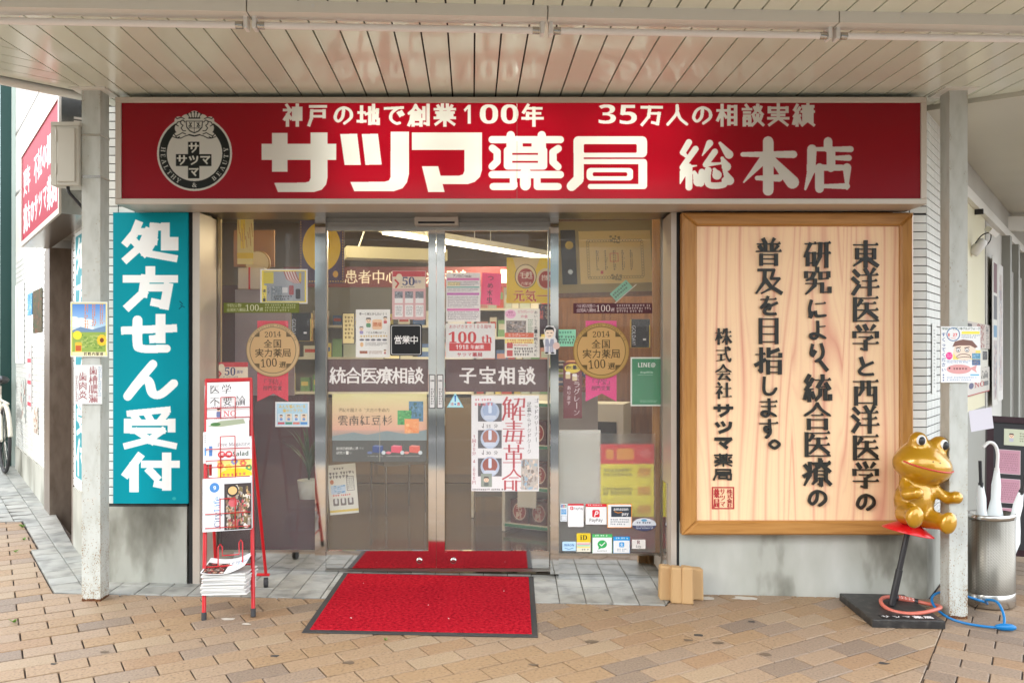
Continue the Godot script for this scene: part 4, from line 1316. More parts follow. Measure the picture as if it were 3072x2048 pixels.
# ---------------------------------------------------------------- the shop sign
func build_shop_sign() -> void:
	var z := 0.59
	var sign_ := base("shop_sign")
	tag(sign_, "long red lightbox sign with white lettering and round emblem over entrance", "sign")
	var a := on(344, 612, z)
	var b := on(2782, 290, z)
	var w := 17.0 * (EYE.z - z) / FOCAL
	for q in [[a.x, a.y, b.x, a.y + w], [a.x, b.y - w, b.x, b.y], [a.x, a.y + w, a.x + w, b.y - w], [b.x - w, a.y + w, b.x, b.y - w]]:
		put("frame", Solid.new().plate(PackedVector2Array([Vector2(q[0], q[1]), Vector2(q[2], q[1]), Vector2(q[2], q[3]), Vector2(q[0], q[3])]), z, 0.27, 0.003).made(), M.aluminium, sign_)
	var inner := Solid.new()
	inner.span(Vector3(a.x + w, a.y + w, 0.305), Vector3(b.x - w, b.y - w, 0.32))
	put("back_plate", inner.made(), mat("sign_inside", lin(0.12, 0.12, 0.12), 0.8), sign_)
	# tubes inside, only the middle ones burning
	var glow := mat("sign_tube", lin(0.9, 0.9, 0.9), 0.4)
	glow.emission_enabled = true
	glow.emission = Color(1.0, 0.97, 0.9)
	glow.emission_energy_multiplier = 0.6
	for x in [-0.72, 0.0, 0.72]:
		for y in [2.35, 2.62]:
			put("lit_tube", Solid.new().tube([Vector3(x - 0.3, y, 0.36), Vector3(x + 0.3, y, 0.36)], 0.014, 8).made(), glow, sign_)
			var al := AreaLight3D.new()
			al.name = "tube_light_source"
			al.area_size = Vector2(0.6, 0.03)
			al.light_color = Color(0.97, 1.0, 0.97)
			al.light_energy = 0.025
			al.shadow_enabled = true
			al.position = Vector3(x, y, 0.378)
			al.rotation_degrees = Vector3(0, 180, 0)
			sign_.add_child(al)
	var red := Color(0.665, 0.03, 0.125)
	var white := Color(0.95, 0.94, 0.9)
	for part in [[360.0, 1550.5], [1551.5, 2766.0]]:
		var pen := Pen.new(self, part[0], 306, part[1], 596, 0.8, red)
		sign_print(pen, white)
		var m := print_mat("sign_face", pen.tex(), 0.22)
		m.backlight_enabled = true
		m.backlight = Color(0.93, 0.93, 0.93)
		var p := on(part[0], 596, z - 0.012)
		var q := on(part[1], 306, z - 0.012)
		put("face_panel", Solid.new().plate(PackedVector2Array([Vector2(p.x, p.y), Vector2(q.x, p.y), Vector2(q.x, q.y), Vector2(p.x, q.y)]), z - 0.012, 0.002).made(), m, sign_)

func crop1(p: Array) -> PackedVector2Array:   # outlines of the big letters, in units of 1/2.24
	var out := PackedVector2Array()
	for i in range(0, p.size(), 2):
		out.append(Vector2(p[i] / 2.24, p[i + 1] / 2.24))
	return out

func crop2(p: Array) -> PackedVector2Array:
	var out := crop1(p)
	for i in out.size():
		out[i].x += 1024
	return out

func sign_print(pen: Pen, white: Color) -> void:
	var red := pen.im.get_pixel(2, 2)
	var x := 848.0
	for q in [["神", 848, 60], ["戸", 922, 62], ["の", 998, 62], ["地", 1070, 67], ["で", 1148, 66], ["創", 1223, 66], ["業", 1300, 68], ["年", 1564, 68], ["万", 1921, 68], ["人", 1998, 68], ["の", 2075, 64], ["相", 2150, 66], ["談", 2227, 67], ["実", 2302, 67], ["績", 2378, 67]]:
		pen.glyph(q[0], q[1] + 2, 314, q[2] - 4, 62, 0.16, white, 0)
	for q in [["1", 1390, 1412], ["0", 1439, 1494], ["0", 1502, 1555], ["3", 1796, 1848], ["5", 1859, 1911]]:
		var tri := latin_triangles(q[0], "sans_bold")
		var w := 0.0
		for p in tri:
			w = maxf(w, p.x)
		pen.latin(q[0], q[1], 371, 57, white, "sans_bold", 0.0, 0.0, (q[2] - q[1]) / (w * 57))
	# サ
	pen.poly(crop1([1755, 965, 2258, 965, 2258, 1075, 1755, 1075]), white)
	pen.poly(crop1([1825, 893, 1930, 893, 1930, 1155, 1825, 1155]), white)
	pen.poly(crop1([2085, 890, 2200, 890, 2200, 1190, 2190, 1240, 2160, 1275, 2110, 1290, 1865, 1290, 1840, 1228, 2050, 1226, 2075, 1218, 2085, 1195]), white)
	# ツ
	pen.poly(crop2([-10, 900, 105, 898, 130, 1108, 20, 1108]), white)
	pen.poly(crop2([135, 900, 245, 898, 270, 1106, 160, 1108]), white)
	pen.poly(crop2([330, 884, 453, 884, 453, 1170, 440, 1225, 410, 1265, 350, 1285, 85, 1285, 58, 1222, 290, 1220, 318, 1212, 328, 1190]), white)
	# マ
	pen.poly(crop2([472, 890, 945, 890, 945, 1140, 930, 1190, 895, 1222, 850, 1237, 680, 1237, 693, 1290, 582, 1290, 540, 1117, 650, 1117, 666, 1180, 790, 1180, 815, 1172, 825, 1150, 825, 1007, 472, 1007]), white)
	# 薬, in round bars
	var k := 1.0 / 2.24
	pen.path(crop2([1012, 938, 1472, 938]), 50 * k, white)
	pen.path(crop2([1137, 908, 1137, 1000]), 57 * k, white)
	pen.path(crop2([1347, 908, 1347, 1000]), 57 * k, white)
	pen.rrect(1024 + 1090 * k, 985 * k, 1024 + 1385 * k, 1140 * k, 12, white)
	pen.rect(1024 + 1112 * k, 950 * k, 1024 + 1374 * k, 1000 * k, white)
	pen.rect(1024 + 1220 * k, 963 * k, 1024 + 1278 * k, 984 * k, red)
	pen.rect(1024 + 1147 * k, 1028 * k, 1024 + 1322 * k, 1040 * k, red)
	pen.rect(1024 + 1147 * k, 1081 * k, 1024 + 1322 * k, 1093 * k, red)
	pen.path(crop2([1014, 995, 1046, 1020, 1046, 1085, 1012, 1118]), 50 * k, white)
	pen.path(crop2([1458, 998, 1422, 1022, 1422, 1088, 1456, 1120]), 50 * k, white)
	pen.path(crop2([1012, 1173, 1472, 1173]), 50 * k, white)
	pen.poly(crop2([1214, 1138, 1262, 1138, 1290, 1160, 1185, 1160]), white)
	pen.path(crop2([1237, 1165, 1237, 1243]), 74 * k, white)
	pen.path(crop2([1155, 1190, 1155, 1253, 1018, 1253]), 48 * k, white)
	pen.path(crop2([1316, 1190, 1316, 1253, 1458, 1253]), 48 * k, white)
	# 局
	pen.rrect(1024 + 1560 * k, 915 * k, 1024 + 2055 * k, 1058 * k, 14, white)
	pen.rrect(1024 + 1630 * k, 968 * k, 1024 + 1985 * k, 1026 * k, 4, red)
	pen.path(crop2([1595, 950, 1595, 1200, 1548, 1250]), 68 * k, white)
	pen.rrect(1024 + 1600 * k, 1068 * k, 1024 + 2055 * k, 1271 * k, 9, white)
	pen.rect(1024 + 1629 * k, 1103 * k, 1024 + 1996 * k, 1235 * k, red)
	pen.poly(crop2([1629, 1200, 1690, 1234, 1690, 1274, 1560, 1290]), red)
	pen.path(crop2([1595, 1180, 1595, 1206, 1550, 1248]), 68 * k, white)
	pen.path(crop2([1674, 1253, 2030, 1253]), 36 * k, white)
	pen.rrect(1024 + 1648 * k, 1128 * k, 1024 + 1962 * k, 1213 * k, 12, white)
	pen.rrect(1024 + 1690 * k, 1157 * k, 1024 + 1922 * k, 1184 * k, 5, red)
	# 総本店, written with a brush
	pen.glyph("総", 2036, 424, 156, 140, 0.135, white, 3)
	pen.glyph("本", 2222, 420, 166, 154, 0.185, white, 3)
	pen.glyph("店", 2414, 424, 142, 146, 0.16, white, 3)
	# round emblem with crest, cross and lettering on the ring
	var c := Vector2(582.6, 460)
	var dark := Color(0.13, 0.15, 0.14)
	pen.disc(c.x, c.y, 113, 113, Color(0.9, 0.9, 0.86))
	pen.disc(c.x, c.y, 106.5, 106.5, dark)
	pen.disc(c.x, c.y, 83.5, 83.5, Color(0.9, 0.9, 0.86))
	for q in [[582, 352, 20], [560, 362, 20], [604, 362, 20], [535, 362, 13], [629, 362, 13], [541, 384, 18], [623, 384, 18], [582, 380, 44], [552, 402, 24], [612, 402, 24], [530, 410, 13], [634, 410, 13], [582, 408, 40]]:
		pen.disc(q[0], q[1], q[2], q[2], Color(0.9, 0.9, 0.86))
	pen.poly(PackedVector2Array([Vector2(556, 362), Vector2(608, 362), Vector2(606, 382), Vector2(596, 394), Vector2(582, 400), Vector2(568, 394), Vector2(558, 382)]), dark)
	pen.poly(PackedVector2Array([Vector2(558.5, 364), Vector2(605.5, 364), Vector2(603.5, 381), Vector2(594, 391.5), Vector2(582, 397), Vector2(570, 391.5), Vector2(560.5, 381)]), Color(0.9, 0.9, 0.86))
	pen.line(Vector2(582, 363), Vector2(582, 397), 1.6, dark)
	pen.line(Vector2(562, 384), Vector2(602, 384), 1.4, dark)
	for q in [-1, 1]:
		for st in [[8, 368, 12, 374], [12, 374, 8, 380], [14, 367, 12, 374], [12, 374, 17, 379], [9, 377, 14, 382]]:
			pen.line(Vector2(582 + q * st[0], st[1]), Vector2(582 + q * st[2], st[3]), 2.2, dark, 2)
		for arc in [[[28, 366], [34, 360], [42, 364], [40, 372], [34, 376], [40, 384], [34, 392], [26, 392]], [[30, 356], [40, 352], [52, 356], [56, 352]], [[40, 364], [50, 366], [55, 374], [48, 378]], [[26, 402], [36, 398], [46, 404], [56, 408], [52, 414], [44, 410]], [[14, 404], [28, 408], [40, 414], [52, 414], [64, 410]], [[56, 408], [62, 400], [56, 396]]]:
			var pts := PackedVector2Array()
			for v in arc:
				pts.append(Vector2(582 + q * v[0], v[1]))
			pen.path(pts, 2.4, dark)
	pen.path(PackedVector2Array([Vector2(566, 354), Vector2(598, 354)]), 4, dark)
	for v in [[562, 342], [572, 338], [582, 336], [592, 338], [602, 342]]:
		pen.path(PackedVector2Array([Vector2(v[0], v[1]), Vector2(lerpf(v[0], 582, 0.3), 352)]), 2.0, dark)
		pen.disc(v[0], v[1], 2.6, 2.6, dark)
	pen.path(PackedVector2Array([Vector2(566, 404), Vector2(582, 408), Vector2(598, 404)]), 4, dark)
	pen.rect(563, 425.5, 597, 535, dark)
	pen.rect(527, 462.5, 633, 498, dark)
	for q in [["サ", 565.5, 429], ["ツ", 565.5, 466], ["マ", 565.5, 502], ["サ", 530, 466], ["マ", 600, 466]]:
		pen.glyph(q[0], q[1], q[2], 29, 28, 0.2, Color(0.92, 0.92, 0.88), 0)
	var words := [["HEALTHY", 187.0, 121.0], ["&", 90.0, 90.0], ["BEAUTY", 52.0, -7.0]]
	for wd in words:
		var n: int = wd[0].length()
		for i in n:
			var deg: float = wd[1] if n == 1 else lerpf(wd[1], wd[2], float(i) / (n - 1))
			var th := deg_to_rad(deg)
			var d := Vector2(cos(th), sin(th))
			pen.latin(wd[0][i], c.x + d.x * 101.5, c.y + d.y * 101.5, 13.5, Color(0.9, 0.9, 0.86), "serif_bold", th - PI / 2, 0.5)

# ---------------------------------------------------------------- teal board and the wooden board
func build_boards() -> void:
	var z := 0.325
	var teal := Color(0.02, 0.55, 0.61)
	var pen := Pen.new(self, 338, 637, 562, 1510, 0.75, teal)
	var i := 0
	for q in [["処", 365, 662, 168, 130], ["方", 365, 803, 170, 128], ["せ", 360, 942, 172, 124], ["ん", 362, 1080, 172, 122], ["受", 362, 1218, 172, 128], ["付", 366, 1358, 172, 114]]:
		pen.glyph(q[0], q[1] + 8, q[2] + 8, q[3] - 16, q[4] - 16, [0.22, 0.245, 0.26, 0.27, 0.2, 0.265][i], Color(0.93, 0.94, 0.93), 0)
		i += 1
	for q in [[538, 904, 546, 912], [540, 914, 552, 922], [536, 926, 545, 918]]:
		pen.line(Vector2(q[0], q[1]), Vector2(q[2], q[3]), 2.5, Color(0.05, 0.3, 0.36), 2)
	pen.disc(521, 1494, 6, 5, Color(0.2, 0.65, 0.66))
	sheet("prescription_sign", 338, 637, 562, 1510, z, pen, "tall teal sign with six white characters left of the shop window", "sign", "teal signs with white characters", 0.02, 0.0, 0.5)
	(M.prescription_sign_print as StandardMaterial3D).metallic_specular = 0.22
	# framed wooden board with raised letters
	z = 0.36
	var bd := base("wooden_board")
	tag(bd, "big wooden board with raised black vertical lettering in thick wooden frame", "sign")
	var o := [on(2046, 1603, z), on(2738, 639, z)]
	var n := [on(2090, 1561, z), on(2699, 678, z)]
	var A := Vector2(o[0].x, o[0].y)
	var B := Vector2(o[1].x, o[0].y)
	var C := Vector2(o[1].x, o[1].y)
	var D := Vector2(o[0].x, o[1].y)
	var a := Vector2(n[0].x, n[0].y)
	var b := Vector2(n[1].x, n[0].y)
	var c := Vector2(n[1].x, n[1].y)
	var d := Vector2(n[0].x, n[1].y)
	var rails := [[A, B, b, a, "frame_wood"], [B, C, c, b, "frame_wood_upright"], [C, D, d, c, "frame_wood"], [D, A, a, d, "frame_wood_upright"]]
	for r in rails:
		put("frame_rail", Solid.new().plate(PackedVector2Array([r[0], r[1], r[2], r[3]]), z + 0.022, 0.075, 0.011).made(), M[r[4]], bd)
	var pm := (a + c) / 2.0
	put("panel", Solid.new().box(Vector3(pm.x, pm.y, z - 0.02), Vector3(c.x - a.x - 0.001, c.y - a.y - 0.001, 0.03)).made(), M.light_wood, bd)
	mat("letter_black", lin(0.018, 0.019, 0.016), 0.35)
	var face := z - 0.005
	var cols := [
		["東洋医学と西洋医学の", 2555, [722, 806, 888, 974, 1068, 1136, 1218, 1302, 1386, 1474], 83],
		["研究により、統合医療の", 2410, [722, 804, 894, 960, 1026, 1082, 1124, 1208, 1292, 1376, 1462], 83],
		["普及を目指します。", 2264, [716, 802, 886, 952, 1042, 1126, 1192, 1254, 1316], 83]]
	for col in cols:
		var txt: String = col[0]
		for k in txt.length():
			var ch := txt[k]
			var kana: bool = ch in "とのによりをします"
			var g := 58.0 if kana else 80.0
			var y: float = col[2][k] + (0.0 if not kana else 2.0)
			raised(bd, ch, col[1] + (83 - g) / 2, y, g, g, 0.1 if not kana else 0.14, face, 0.012)
	var k2 := 0
	for ch in "株式会社":
		raised(bd, ch, 2146, 985 + k2 * 54, 48, 48, 0.1, face, 0.009)
		k2 += 1
	k2 = 0
	for q in [["サ", 2141, 1212, 58, 36], ["ツ", 2144, 1262, 54, 36], ["マ", 2143, 1310, 54, 38], ["薬", 2142, 1360, 56, 38], ["局", 2140, 1406, 58, 34]]:
		raised(bd, q[0], q[1], q[2], q[3], q[4], [0.24, 0.26, 0.26, 0.12, 0.15][k2], face, 0.009, true)
		k2 += 1
	# red seal
	var s := Solid.new()
	var rim := [on(2136, 1460, face), on(2203, 1526, face)]
	var red := mat("seal_red", lin(0.42, 0.03, 0.03), 0.5)
	for q in [[2136, 1460, 2203, 1463.5], [2136, 1523, 2203, 1526.5], [2136, 1463.5, 2139.5, 1523], [2199.5, 1463.5, 2203, 1523]]:
		var u := on(q[0], q[3], face)
		var v := on(q[2], q[1], face)
		s.span(Vector3(u.x, u.y, face - 0.002), Vector3(v.x, v.y, face + 0.003))
	put("seal_border", s.made(), red, bd)
	for q in [["株", 2181, 1467], ["式", 2181, 1481], ["会", 2181, 1495], ["社", 2181, 1509], ["サ", 2160, 1466], ["ツ", 2160, 1484], ["マ", 2160, 1503], ["薬", 2142, 1466], ["局", 2142, 1496]]:
		raised(bd, q[0], q[1], q[2], 16, 13 if q[0] in "株式会社" else 26 if q[0] in "薬局" else 17, 0.1, face, 0.003, false, red)

func raised(parent: Node, ch: String, px: float, py: float, w: float, h: float, wt: float, z: float, depth: float, even := false, m: Material = null) -> void:   # one cut-out letter, mincho: level strokes thin, others thick
	var s := Solid.new()
	var o := on(px, py, z)
	var k := (EYE.z - z) / FOCAL
	var lift := 0.0
	for st in strokes_of(ch):
		var pts: PackedVector2Array = st
		for i in pts.size() - 1:
			var a := Vector2(pts[i].x * w, -pts[i].y * h) * k
			var b := Vector2(pts[i + 1].x * w, -pts[i + 1].y * h) * k
			var d := b - a
			if d.length() < 1e-5:
				continue
			var level := absf(d.x) / d.length()
			var ww := wt * h * k
			var e := ww
			if not even and pts.size() < 6:
				ww *= lerpf(1.35, 0.42, smoothstep(0.93, 0.995, level))
				e = ww * (0.45 if level > 0.3 and level < 0.93 and d.x < 0 and i == pts.size() - 2 else 1.0)
			elif not even:
				e = ww * (0.5 if i >= pts.size() - 3 else 1.0)
			d = d.normalized()
			var nrm := Vector2(-d.y, d.x)
			a -= d * ww * 0.3
			b += d * e * 0.3
			lift += 0.00012
			var q := PackedVector2Array([a + nrm * ww / 2, b + nrm * e / 2, b - nrm * e / 2, a - nrm * ww / 2])
			for j in 4:
				q[j] += Vector2(o.x, o.y)
			s.plate(q, z + depth + lift, depth + lift + 0.002)
			if not even and level > 0.995 and i == pts.size() - 2 and w > 30 and m == null:   # the small peak that ends a level stroke
				lift += 0.00012
				var p := b + Vector2(o.x, o.y)
				s.plate(PackedVector2Array([p + Vector2(-h * k * 0.11, 0), p + Vector2(0, -ww * 0.5), p + Vector2(h * k * 0.02, 0), p + Vector2(-h * k * 0.035, h * k * 0.085)]), z + depth + lift, depth + lift + 0.002)
	put("raised_letter", s.made(), m if m else M.letter_black, parent)

# ---------------------------------------------------------------- prints on the doors and windows
const INK := Color(0.13, 0.12, 0.12)
const BACK := -0.0095   # prints stuck behind the panes

func photo_blot(pen: Pen, x0: float, y0: float, x1: float, y1: float, tones: Array, seed_: int, n := 26) -> void:   # a small printed photograph
	var r := RandomNumberGenerator.new()
	r.seed = seed_
	pen.rect(x0, y0, x1, y1, tones[0])
	for i in n * 4:
		var big := 1.0 - 0.62 * float(i) / (n * 4)
		var w := (x1 - x0) * r.randf_range(0.05, 0.26) * big
		var h := (y1 - y0) * r.randf_range(0.05, 0.22) * big
		var x := r.randf_range(x0, x1 - w)
		var y := r.randf_range(y0, y1 - h)
		var c: Color = tones[r.randi() % tones.size()]
		pen.rrect(x, y, x + w, y + h, minf(w, h) * 0.45, c.lerp(tones[0], r.randf() * 0.5))

func cartoon(pen: Pen, x: float, y: float, s: float, hair: Color, coat: Color) -> void:   # a small printed cartoon figure
	pen.disc(x, y, s * 0.5, s * 0.55, Color(0.96, 0.83, 0.7))
	pen.poly(PackedVector2Array([Vector2(x - s * 0.52, y - s * 0.1), Vector2(x - s * 0.4, y - s * 0.6), Vector2(x + s * 0.4, y - s * 0.6), Vector2(x + s * 0.52, y - s * 0.1), Vector2(x + s * 0.3, y - s * 0.3), Vector2(x - s * 0.3, y - s * 0.3)]), hair)
	pen.rrect(x - s * 0.45, y + s * 0.5, x + s * 0.45, y + s * 1.3, s * 0.2, coat)
	pen.disc(x - s * 0.18, y, s * 0.06, s * 0.08, INK)
	pen.disc(x + s * 0.18, y, s * 0.06, s * 0.08, INK)
	pen.line(Vector2(x - s * 0.15, y + s * 0.28), Vector2(x + s * 0.15, y + s * 0.28), s * 0.07, Color(0.7, 0.25, 0.2))

func card_of_fifty(pen: Pen, x0: float, y0: float, x1: float, y1: float) -> void:
	var w := x1 - x0
	pen.rect(x0, y0, x1, y1, Color(0.9, 0.84, 0.74))
	pen.rect(x0, y0, x1, y0 + (y1 - y0) * 0.3, Color(0.78, 0.16, 0.2))
	pen.disc(x0 + w * 0.2, y0 + (y1 - y0) * 0.3, w * 0.09, w * 0.09, Color(0.93, 0.88, 0.76))
	pen.path(PackedVector2Array([Vector2(x0 + w * 0.08, y0 + (y1 - y0) * 0.5), Vector2(x0 + w * 0.18, y0 + (y1 - y0) * 0.7), Vector2(x0 + w * 0.1, y0 + (y1 - y0) * 0.92)]), w * 0.05, Color(0.76, 0.16, 0.14))
	pen.latin("50", x0 + w * 0.3, y0 + (y1 - y0) * 0.8, (y1 - y0) * 0.48, Color(0.13, 0.18, 0.4), "serif_bold")
	pen.text("周年", x0 + w * 0.66, y0 + (y1 - y0) * 0.5, (y1 - y0) * 0.2, Color(0.3, 0.3, 0.5), 0.09)
	pen.fine(x0 + w * 0.25, y0 + (y1 - y0) * 0.86, x1 - w * 0.2, y0 + (y1 - y0) * 0.97, 1, Color(0.4, 0.35, 0.4), 4)

func build_door_prints() -> void:
	var W := Color(0.93, 0.93, 0.92)
	var brown := Color(0.33, 0.21, 0.2)
	var pen := Pen.new(self, 979, 1077, 1284, 1175, 1.0, brown)
	pen.text("統合医療相談", 989, 1103, 46, Color(0.93, 0.92, 0.9), 0.125, 0, 47.0)
	sheet("door_film", 979, 1077, 1284, 1175, BACK, pen, "brown window film with six white characters across the left door", "window film", "brown lettered films on the doors")
	pen = Pen.new(self, 1336, 1077, 1647, 1175, 1.0, brown)
	pen.text("子宝相談", 1379, 1102, 49, Color(0.93, 0.92, 0.9), 0.135, 0, 59.0)
	sheet("door_film", 1336, 1077, 1647, 1175, BACK, pen, "brown window film with four white characters across the right door", "window film", "brown lettered films on the doors")
	# left door
	pen = Pen.new(self, 1176, 812, 1277, 958, 1.5, Color(0.86, 0.68, 0.68))
	card_of_fifty(pen, 1178, 814, 1275, 866)
	for k in 3:
		photo_blot(pen, 1184 + k * 31, 874, 1208 + k * 31, 894, [Color(0.5, 0.52, 0.55), Color(0.25, 0.28, 0.33), Color(0.75, 0.76, 0.78)], k + 2, 8)
		pen.rect(1184 + k * 31, 894, 1208 + k * 31, 909, W)
		pen.rect(1184 + k * 31, 914, 1208 + k * 31, 950, W)
		pen.fine(1187 + k * 31, 918, 1205 + k * 31, 946, 6, Color(0.5, 0.5, 0.52), k)
	sheet("flyer", 1176, 812, 1277, 958, BACK, pen, "pink flyer with a large 50 and photo boxes on the left door", "flyer")
	pen = Pen.new(self, 1067, 928, 1170, 1072, 1.8, Color(0.92, 0.92, 0.9))
	pen.text("早〜く何とかしたい！！", 1077, 938, 7.6, INK, 0.1, 0, 7.7)
	pen.rrect(1116, 958, 1146, 988, 6, Color(0.93, 0.78, 0.62))
	pen.text("腰痛", 1119, 967, 12, Color(0.78, 0.42, 0.2), 0.13)
	cartoon(pen, 1105, 962, 15, Color(0.2, 0.15, 0.12), Color(0.3, 0.55, 0.35))
	cartoon(pen, 1084, 986, 12, Color(0.45, 0.45, 0.45), Color(0.6, 0.55, 0.75))
	cartoon(pen, 1155, 956, 11, Color(0.15, 0.12, 0.12), Color(0.8, 0.3, 0.35))
	pen.text("「どんな時には！」", 1097, 994, 6.4, INK, 0.1)
	pen.fine(1080, 1005, 1160, 1014, 1, Color(0.75, 0.6, 0.2), 8)
	for k in 5:
		pen.disc(1085 + k * 17, 1019, 7, 3, Color(0.35, 0.35, 0.4))
	pen.fine(1096, 1026, 1160, 1038, 3, Color(0.4, 0.4, 0.4), 9)
	pen.disc(1085, 1033, 5, 7, Color(0.9, 0.72, 0.5))
	pen.rect(1079, 1052, 1102, 1060, Color(0.6, 0.3, 0.15))
	pen.fine(1106, 1052, 1146, 1062, 3, Color(0.5, 0.3, 0.2), 10)
	cartoon(pen, 1154, 1052, 7, Color(0.2, 0.15, 0.1), Color(0.7, 0.4, 0.4))
	sheet("flyer", 1067, 928, 1170, 1072, BACK, pen, "white flyer with little cartoon figures beside the black open sign", "flyer")
	var openers := base("open_sign")
	pen = Pen.new(self, 1170, 972, 1266, 1067, 1.5, Color(0.06, 0.06, 0.06))
	pen.rrect(1173.5, 975.5, 1262.5, 1063.5, 5, Color(0.85, 0.85, 0.85))
	pen.rrect(1175.5, 977.5, 1260.5, 1061.5, 4, Color(0.06, 0.06, 0.06))
	pen.text("営業中", 1182, 1007, 24, Color(0.95, 0.95, 0.94), 0.11, 1, 24.0)
	var a := on(1170, 1067, 0.006)
	var b := on(1266, 972, 0.006)
	put("plate", Solid.new().plate(rounded(a.x, a.y, b.x, b.y, 0.012), 0.006, 0.005, 0.001).made(), print_mat("open_face", pen.tex(), 0.3), openers)
	for px in [1194, 1241]:
		var q := on(px, 970, 0.004)
		put("sucker", Solid.new().tube([q, q + Vector3(0, 0, 0.006)], [0.008, 0.004], 12).made(), M.glass, openers)
	tag(openers, "square black sign with rounded white border and white lettering on left door", "sign")
	pen = Pen.new(self, 996, 1181, 1280, 1385, 1.2, Color(0.8, 0.7, 0.55))
	pen.fade(996, 1181, 1280, 1290, Color(0.86, 0.84, 0.6), Color(0.86, 0.66, 0.56))
	pen.fade(996, 1290, 1280, 1322, Color(0.8, 0.64, 0.56), Color(0.5, 0.56, 0.56))
	pen.poly(PackedVector2Array([Vector2(996, 1322), Vector2(996, 1308), Vector2(1060, 1296), Vector2(1100, 1304), Vector2(1160, 1292), Vector2(1220, 1302), Vector2(1280, 1288), Vector2(1280, 1322)]), Color(0.5, 0.57, 0.57))
	pen.rect(996, 1320, 1280, 1385, Color(0.3, 0.31, 0.28))
	pen.text("世紀を超える、太古の生命力", 1015, 1224, 11.5, Color(0.4, 0.32, 0.2), 0.075, 0, 11.8)
	pen.text("雲南紅豆杉", 1014, 1246, 29, Color(0.2, 0.17, 0.12), 0.085, 3, 33.0)
	pen.text("科学的根拠に基づく", 1009, 1340, 9.2, Color(0.88, 0.88, 0.85), 0.09, 0, 9.4)
	pen.text("研究が誇り", 1009, 1353, 9.2, Color(0.88, 0.88, 0.85), 0.09, 0, 9.4)
	pen.rect(1192, 1231, 1233, 1274, Color(0.25, 0.6, 0.3))
	photo_blot(pen, 1226, 1204, 1269, 1264, [Color(0.3, 0.5, 0.62), Color(0.2, 0.38, 0.3), Color(0.42, 0.62, 0.75)], 3, 12)
	photo_blot(pen, 1192, 1231, 1233, 1274, [Color(0.3, 0.66, 0.36), Color(0.5, 0.8, 0.45), Color(0.15, 0.45, 0.25)], 4, 12)
	photo_blot(pen, 1213, 1256, 1256, 1299, [Color(0.92, 0.62, 0.38), Color(0.9, 0.5, 0.25), Color(0.95, 0.75, 0.5)], 5, 10)
	for q in [[1117, Color(0.15, 0.26, 0.5)], [1173, Color(0.85, 0.3, 0.38)], [1227, Color(0.85, 0.38, 0.3)]]:
		var x: float = q[0]
		pen.poly(PackedVector2Array([Vector2(x, 1338), Vector2(x + 8, 1334), Vector2(x + 32, 1336), Vector2(x + 32, 1354), Vector2(x + 24, 1358), Vector2(x, 1356)]), q[1])
		pen.poly(PackedVector2Array([Vector2(x, 1338), Vector2(x + 8, 1334), Vector2(x + 32, 1336), Vector2(x + 24, 1340)]), (q[1] as Color).lightened(0.3))
		pen.disc(x + 33, 1357, 6, 6, Color(0.8, 0.85, 0.85))
		pen.disc(x - 8, 1357, 8, 4, (q[1] as Color).lightened(0.25))
		pen.fine(x - 14, 1366, x + 34, 1371, 1, Color(0.75, 0.75, 0.72), int(x))
	pen.rect(1138, 1250, 1139.2, 1385, Color(0.62, 0.6, 0.52))
	sheet("landscape_poster", 996, 1181, 1280, 1385, BACK, pen, "wide landscape poster with brush lettering below the left brown film", "poster")
	pen = Pen.new(self, 987, 1391, 1078, 1545, 1.5, Color(0.82, 0.82, 0.77))
	pen.fine(1008, 1401, 1052, 1410, 1, INK, 13)
	pen.fine(993, 1414, 1068, 1436, 2, INK, 14, 0.7)
	pen.disc(1000, 1444, 6, 7, Color(0.7, 0.4, 0.2))
	photo_blot(pen, 996, 1455, 1042, 1482, [Color(0.7, 0.78, 0.85), Color(0.2, 0.5, 0.7), Color(0.5, 0.55, 0.6)], 6, 10)
	pen.frame(1046, 1430, 1070, 1474, 1.5, Color(0.3, 0.3, 0.3))
	pen.fine(1049, 1434, 1067, 1470, 6, Color(0.4, 0.4, 0.4), 15)
	pen.fine(1000, 1484, 1062, 1492, 1, Color(0.75, 0.15, 0.15), 16)
	for k in 3:
		pen.rrect(1000 + k * 23, 1496, 1018 + k * 23, 1518, 3, Color(0.35, 0.32, 0.3))
		pen.rrect(1005 + k * 23, 1496, 1013 + k * 23, 1512, 3, Color(0.8, 0.8, 0.78))
	pen.rect(987, 1531, 1078, 1538, Color(0.82, 0.72, 0.3))
	var ep := sheet("standing_poster", 990, 1393, 1076, 1541, -0.25, pen, "tilted white poster standing on the floor behind the left door", "poster", "", 0.006, 0.09)
	ep.rotation.x = -0.08
	# right door
	pen = Pen.new(self, 1338, 818, 1441, 965, 1.6, Color(0.92, 0.91, 0.9))
	pen.text("アンカビン", 1358, 823, 9, Color(0.3, 0.2, 0.25), 0.1, 1, 7.4)
	pen.latin("mic", 1396, 832, 7, Color(0.3, 0.2, 0.25), "serif_bold")
	pen.rect(1341, 834, 1437, 841, Color(0.88, 0.5, 0.72))
	pen.rect(1341, 878, 1437, 885, Color(0.78, 0.4, 0.72))
	pen.rect(1341, 925, 1437, 932, Color(0.88, 0.45, 0.68))
	pen.rect(1341, 860, 1437, 863, Color(0.35, 0.7, 0.65))
	pen.rect(1343, 846, 1380, 857, Color(0.95, 0.9, 0.65))
	for q in [[844, 858, 3], [865, 876, 3], [888, 922, 7], [934, 960, 5]]:
		pen.fine(1344, q[0], 1434, q[1], q[2], Color(0.5, 0.45, 0.5), q[0])
	sheet("price_list", 1338, 818, 1441, 965, BACK, pen, "white list with pink and violet bands at top of right door", "flyer")
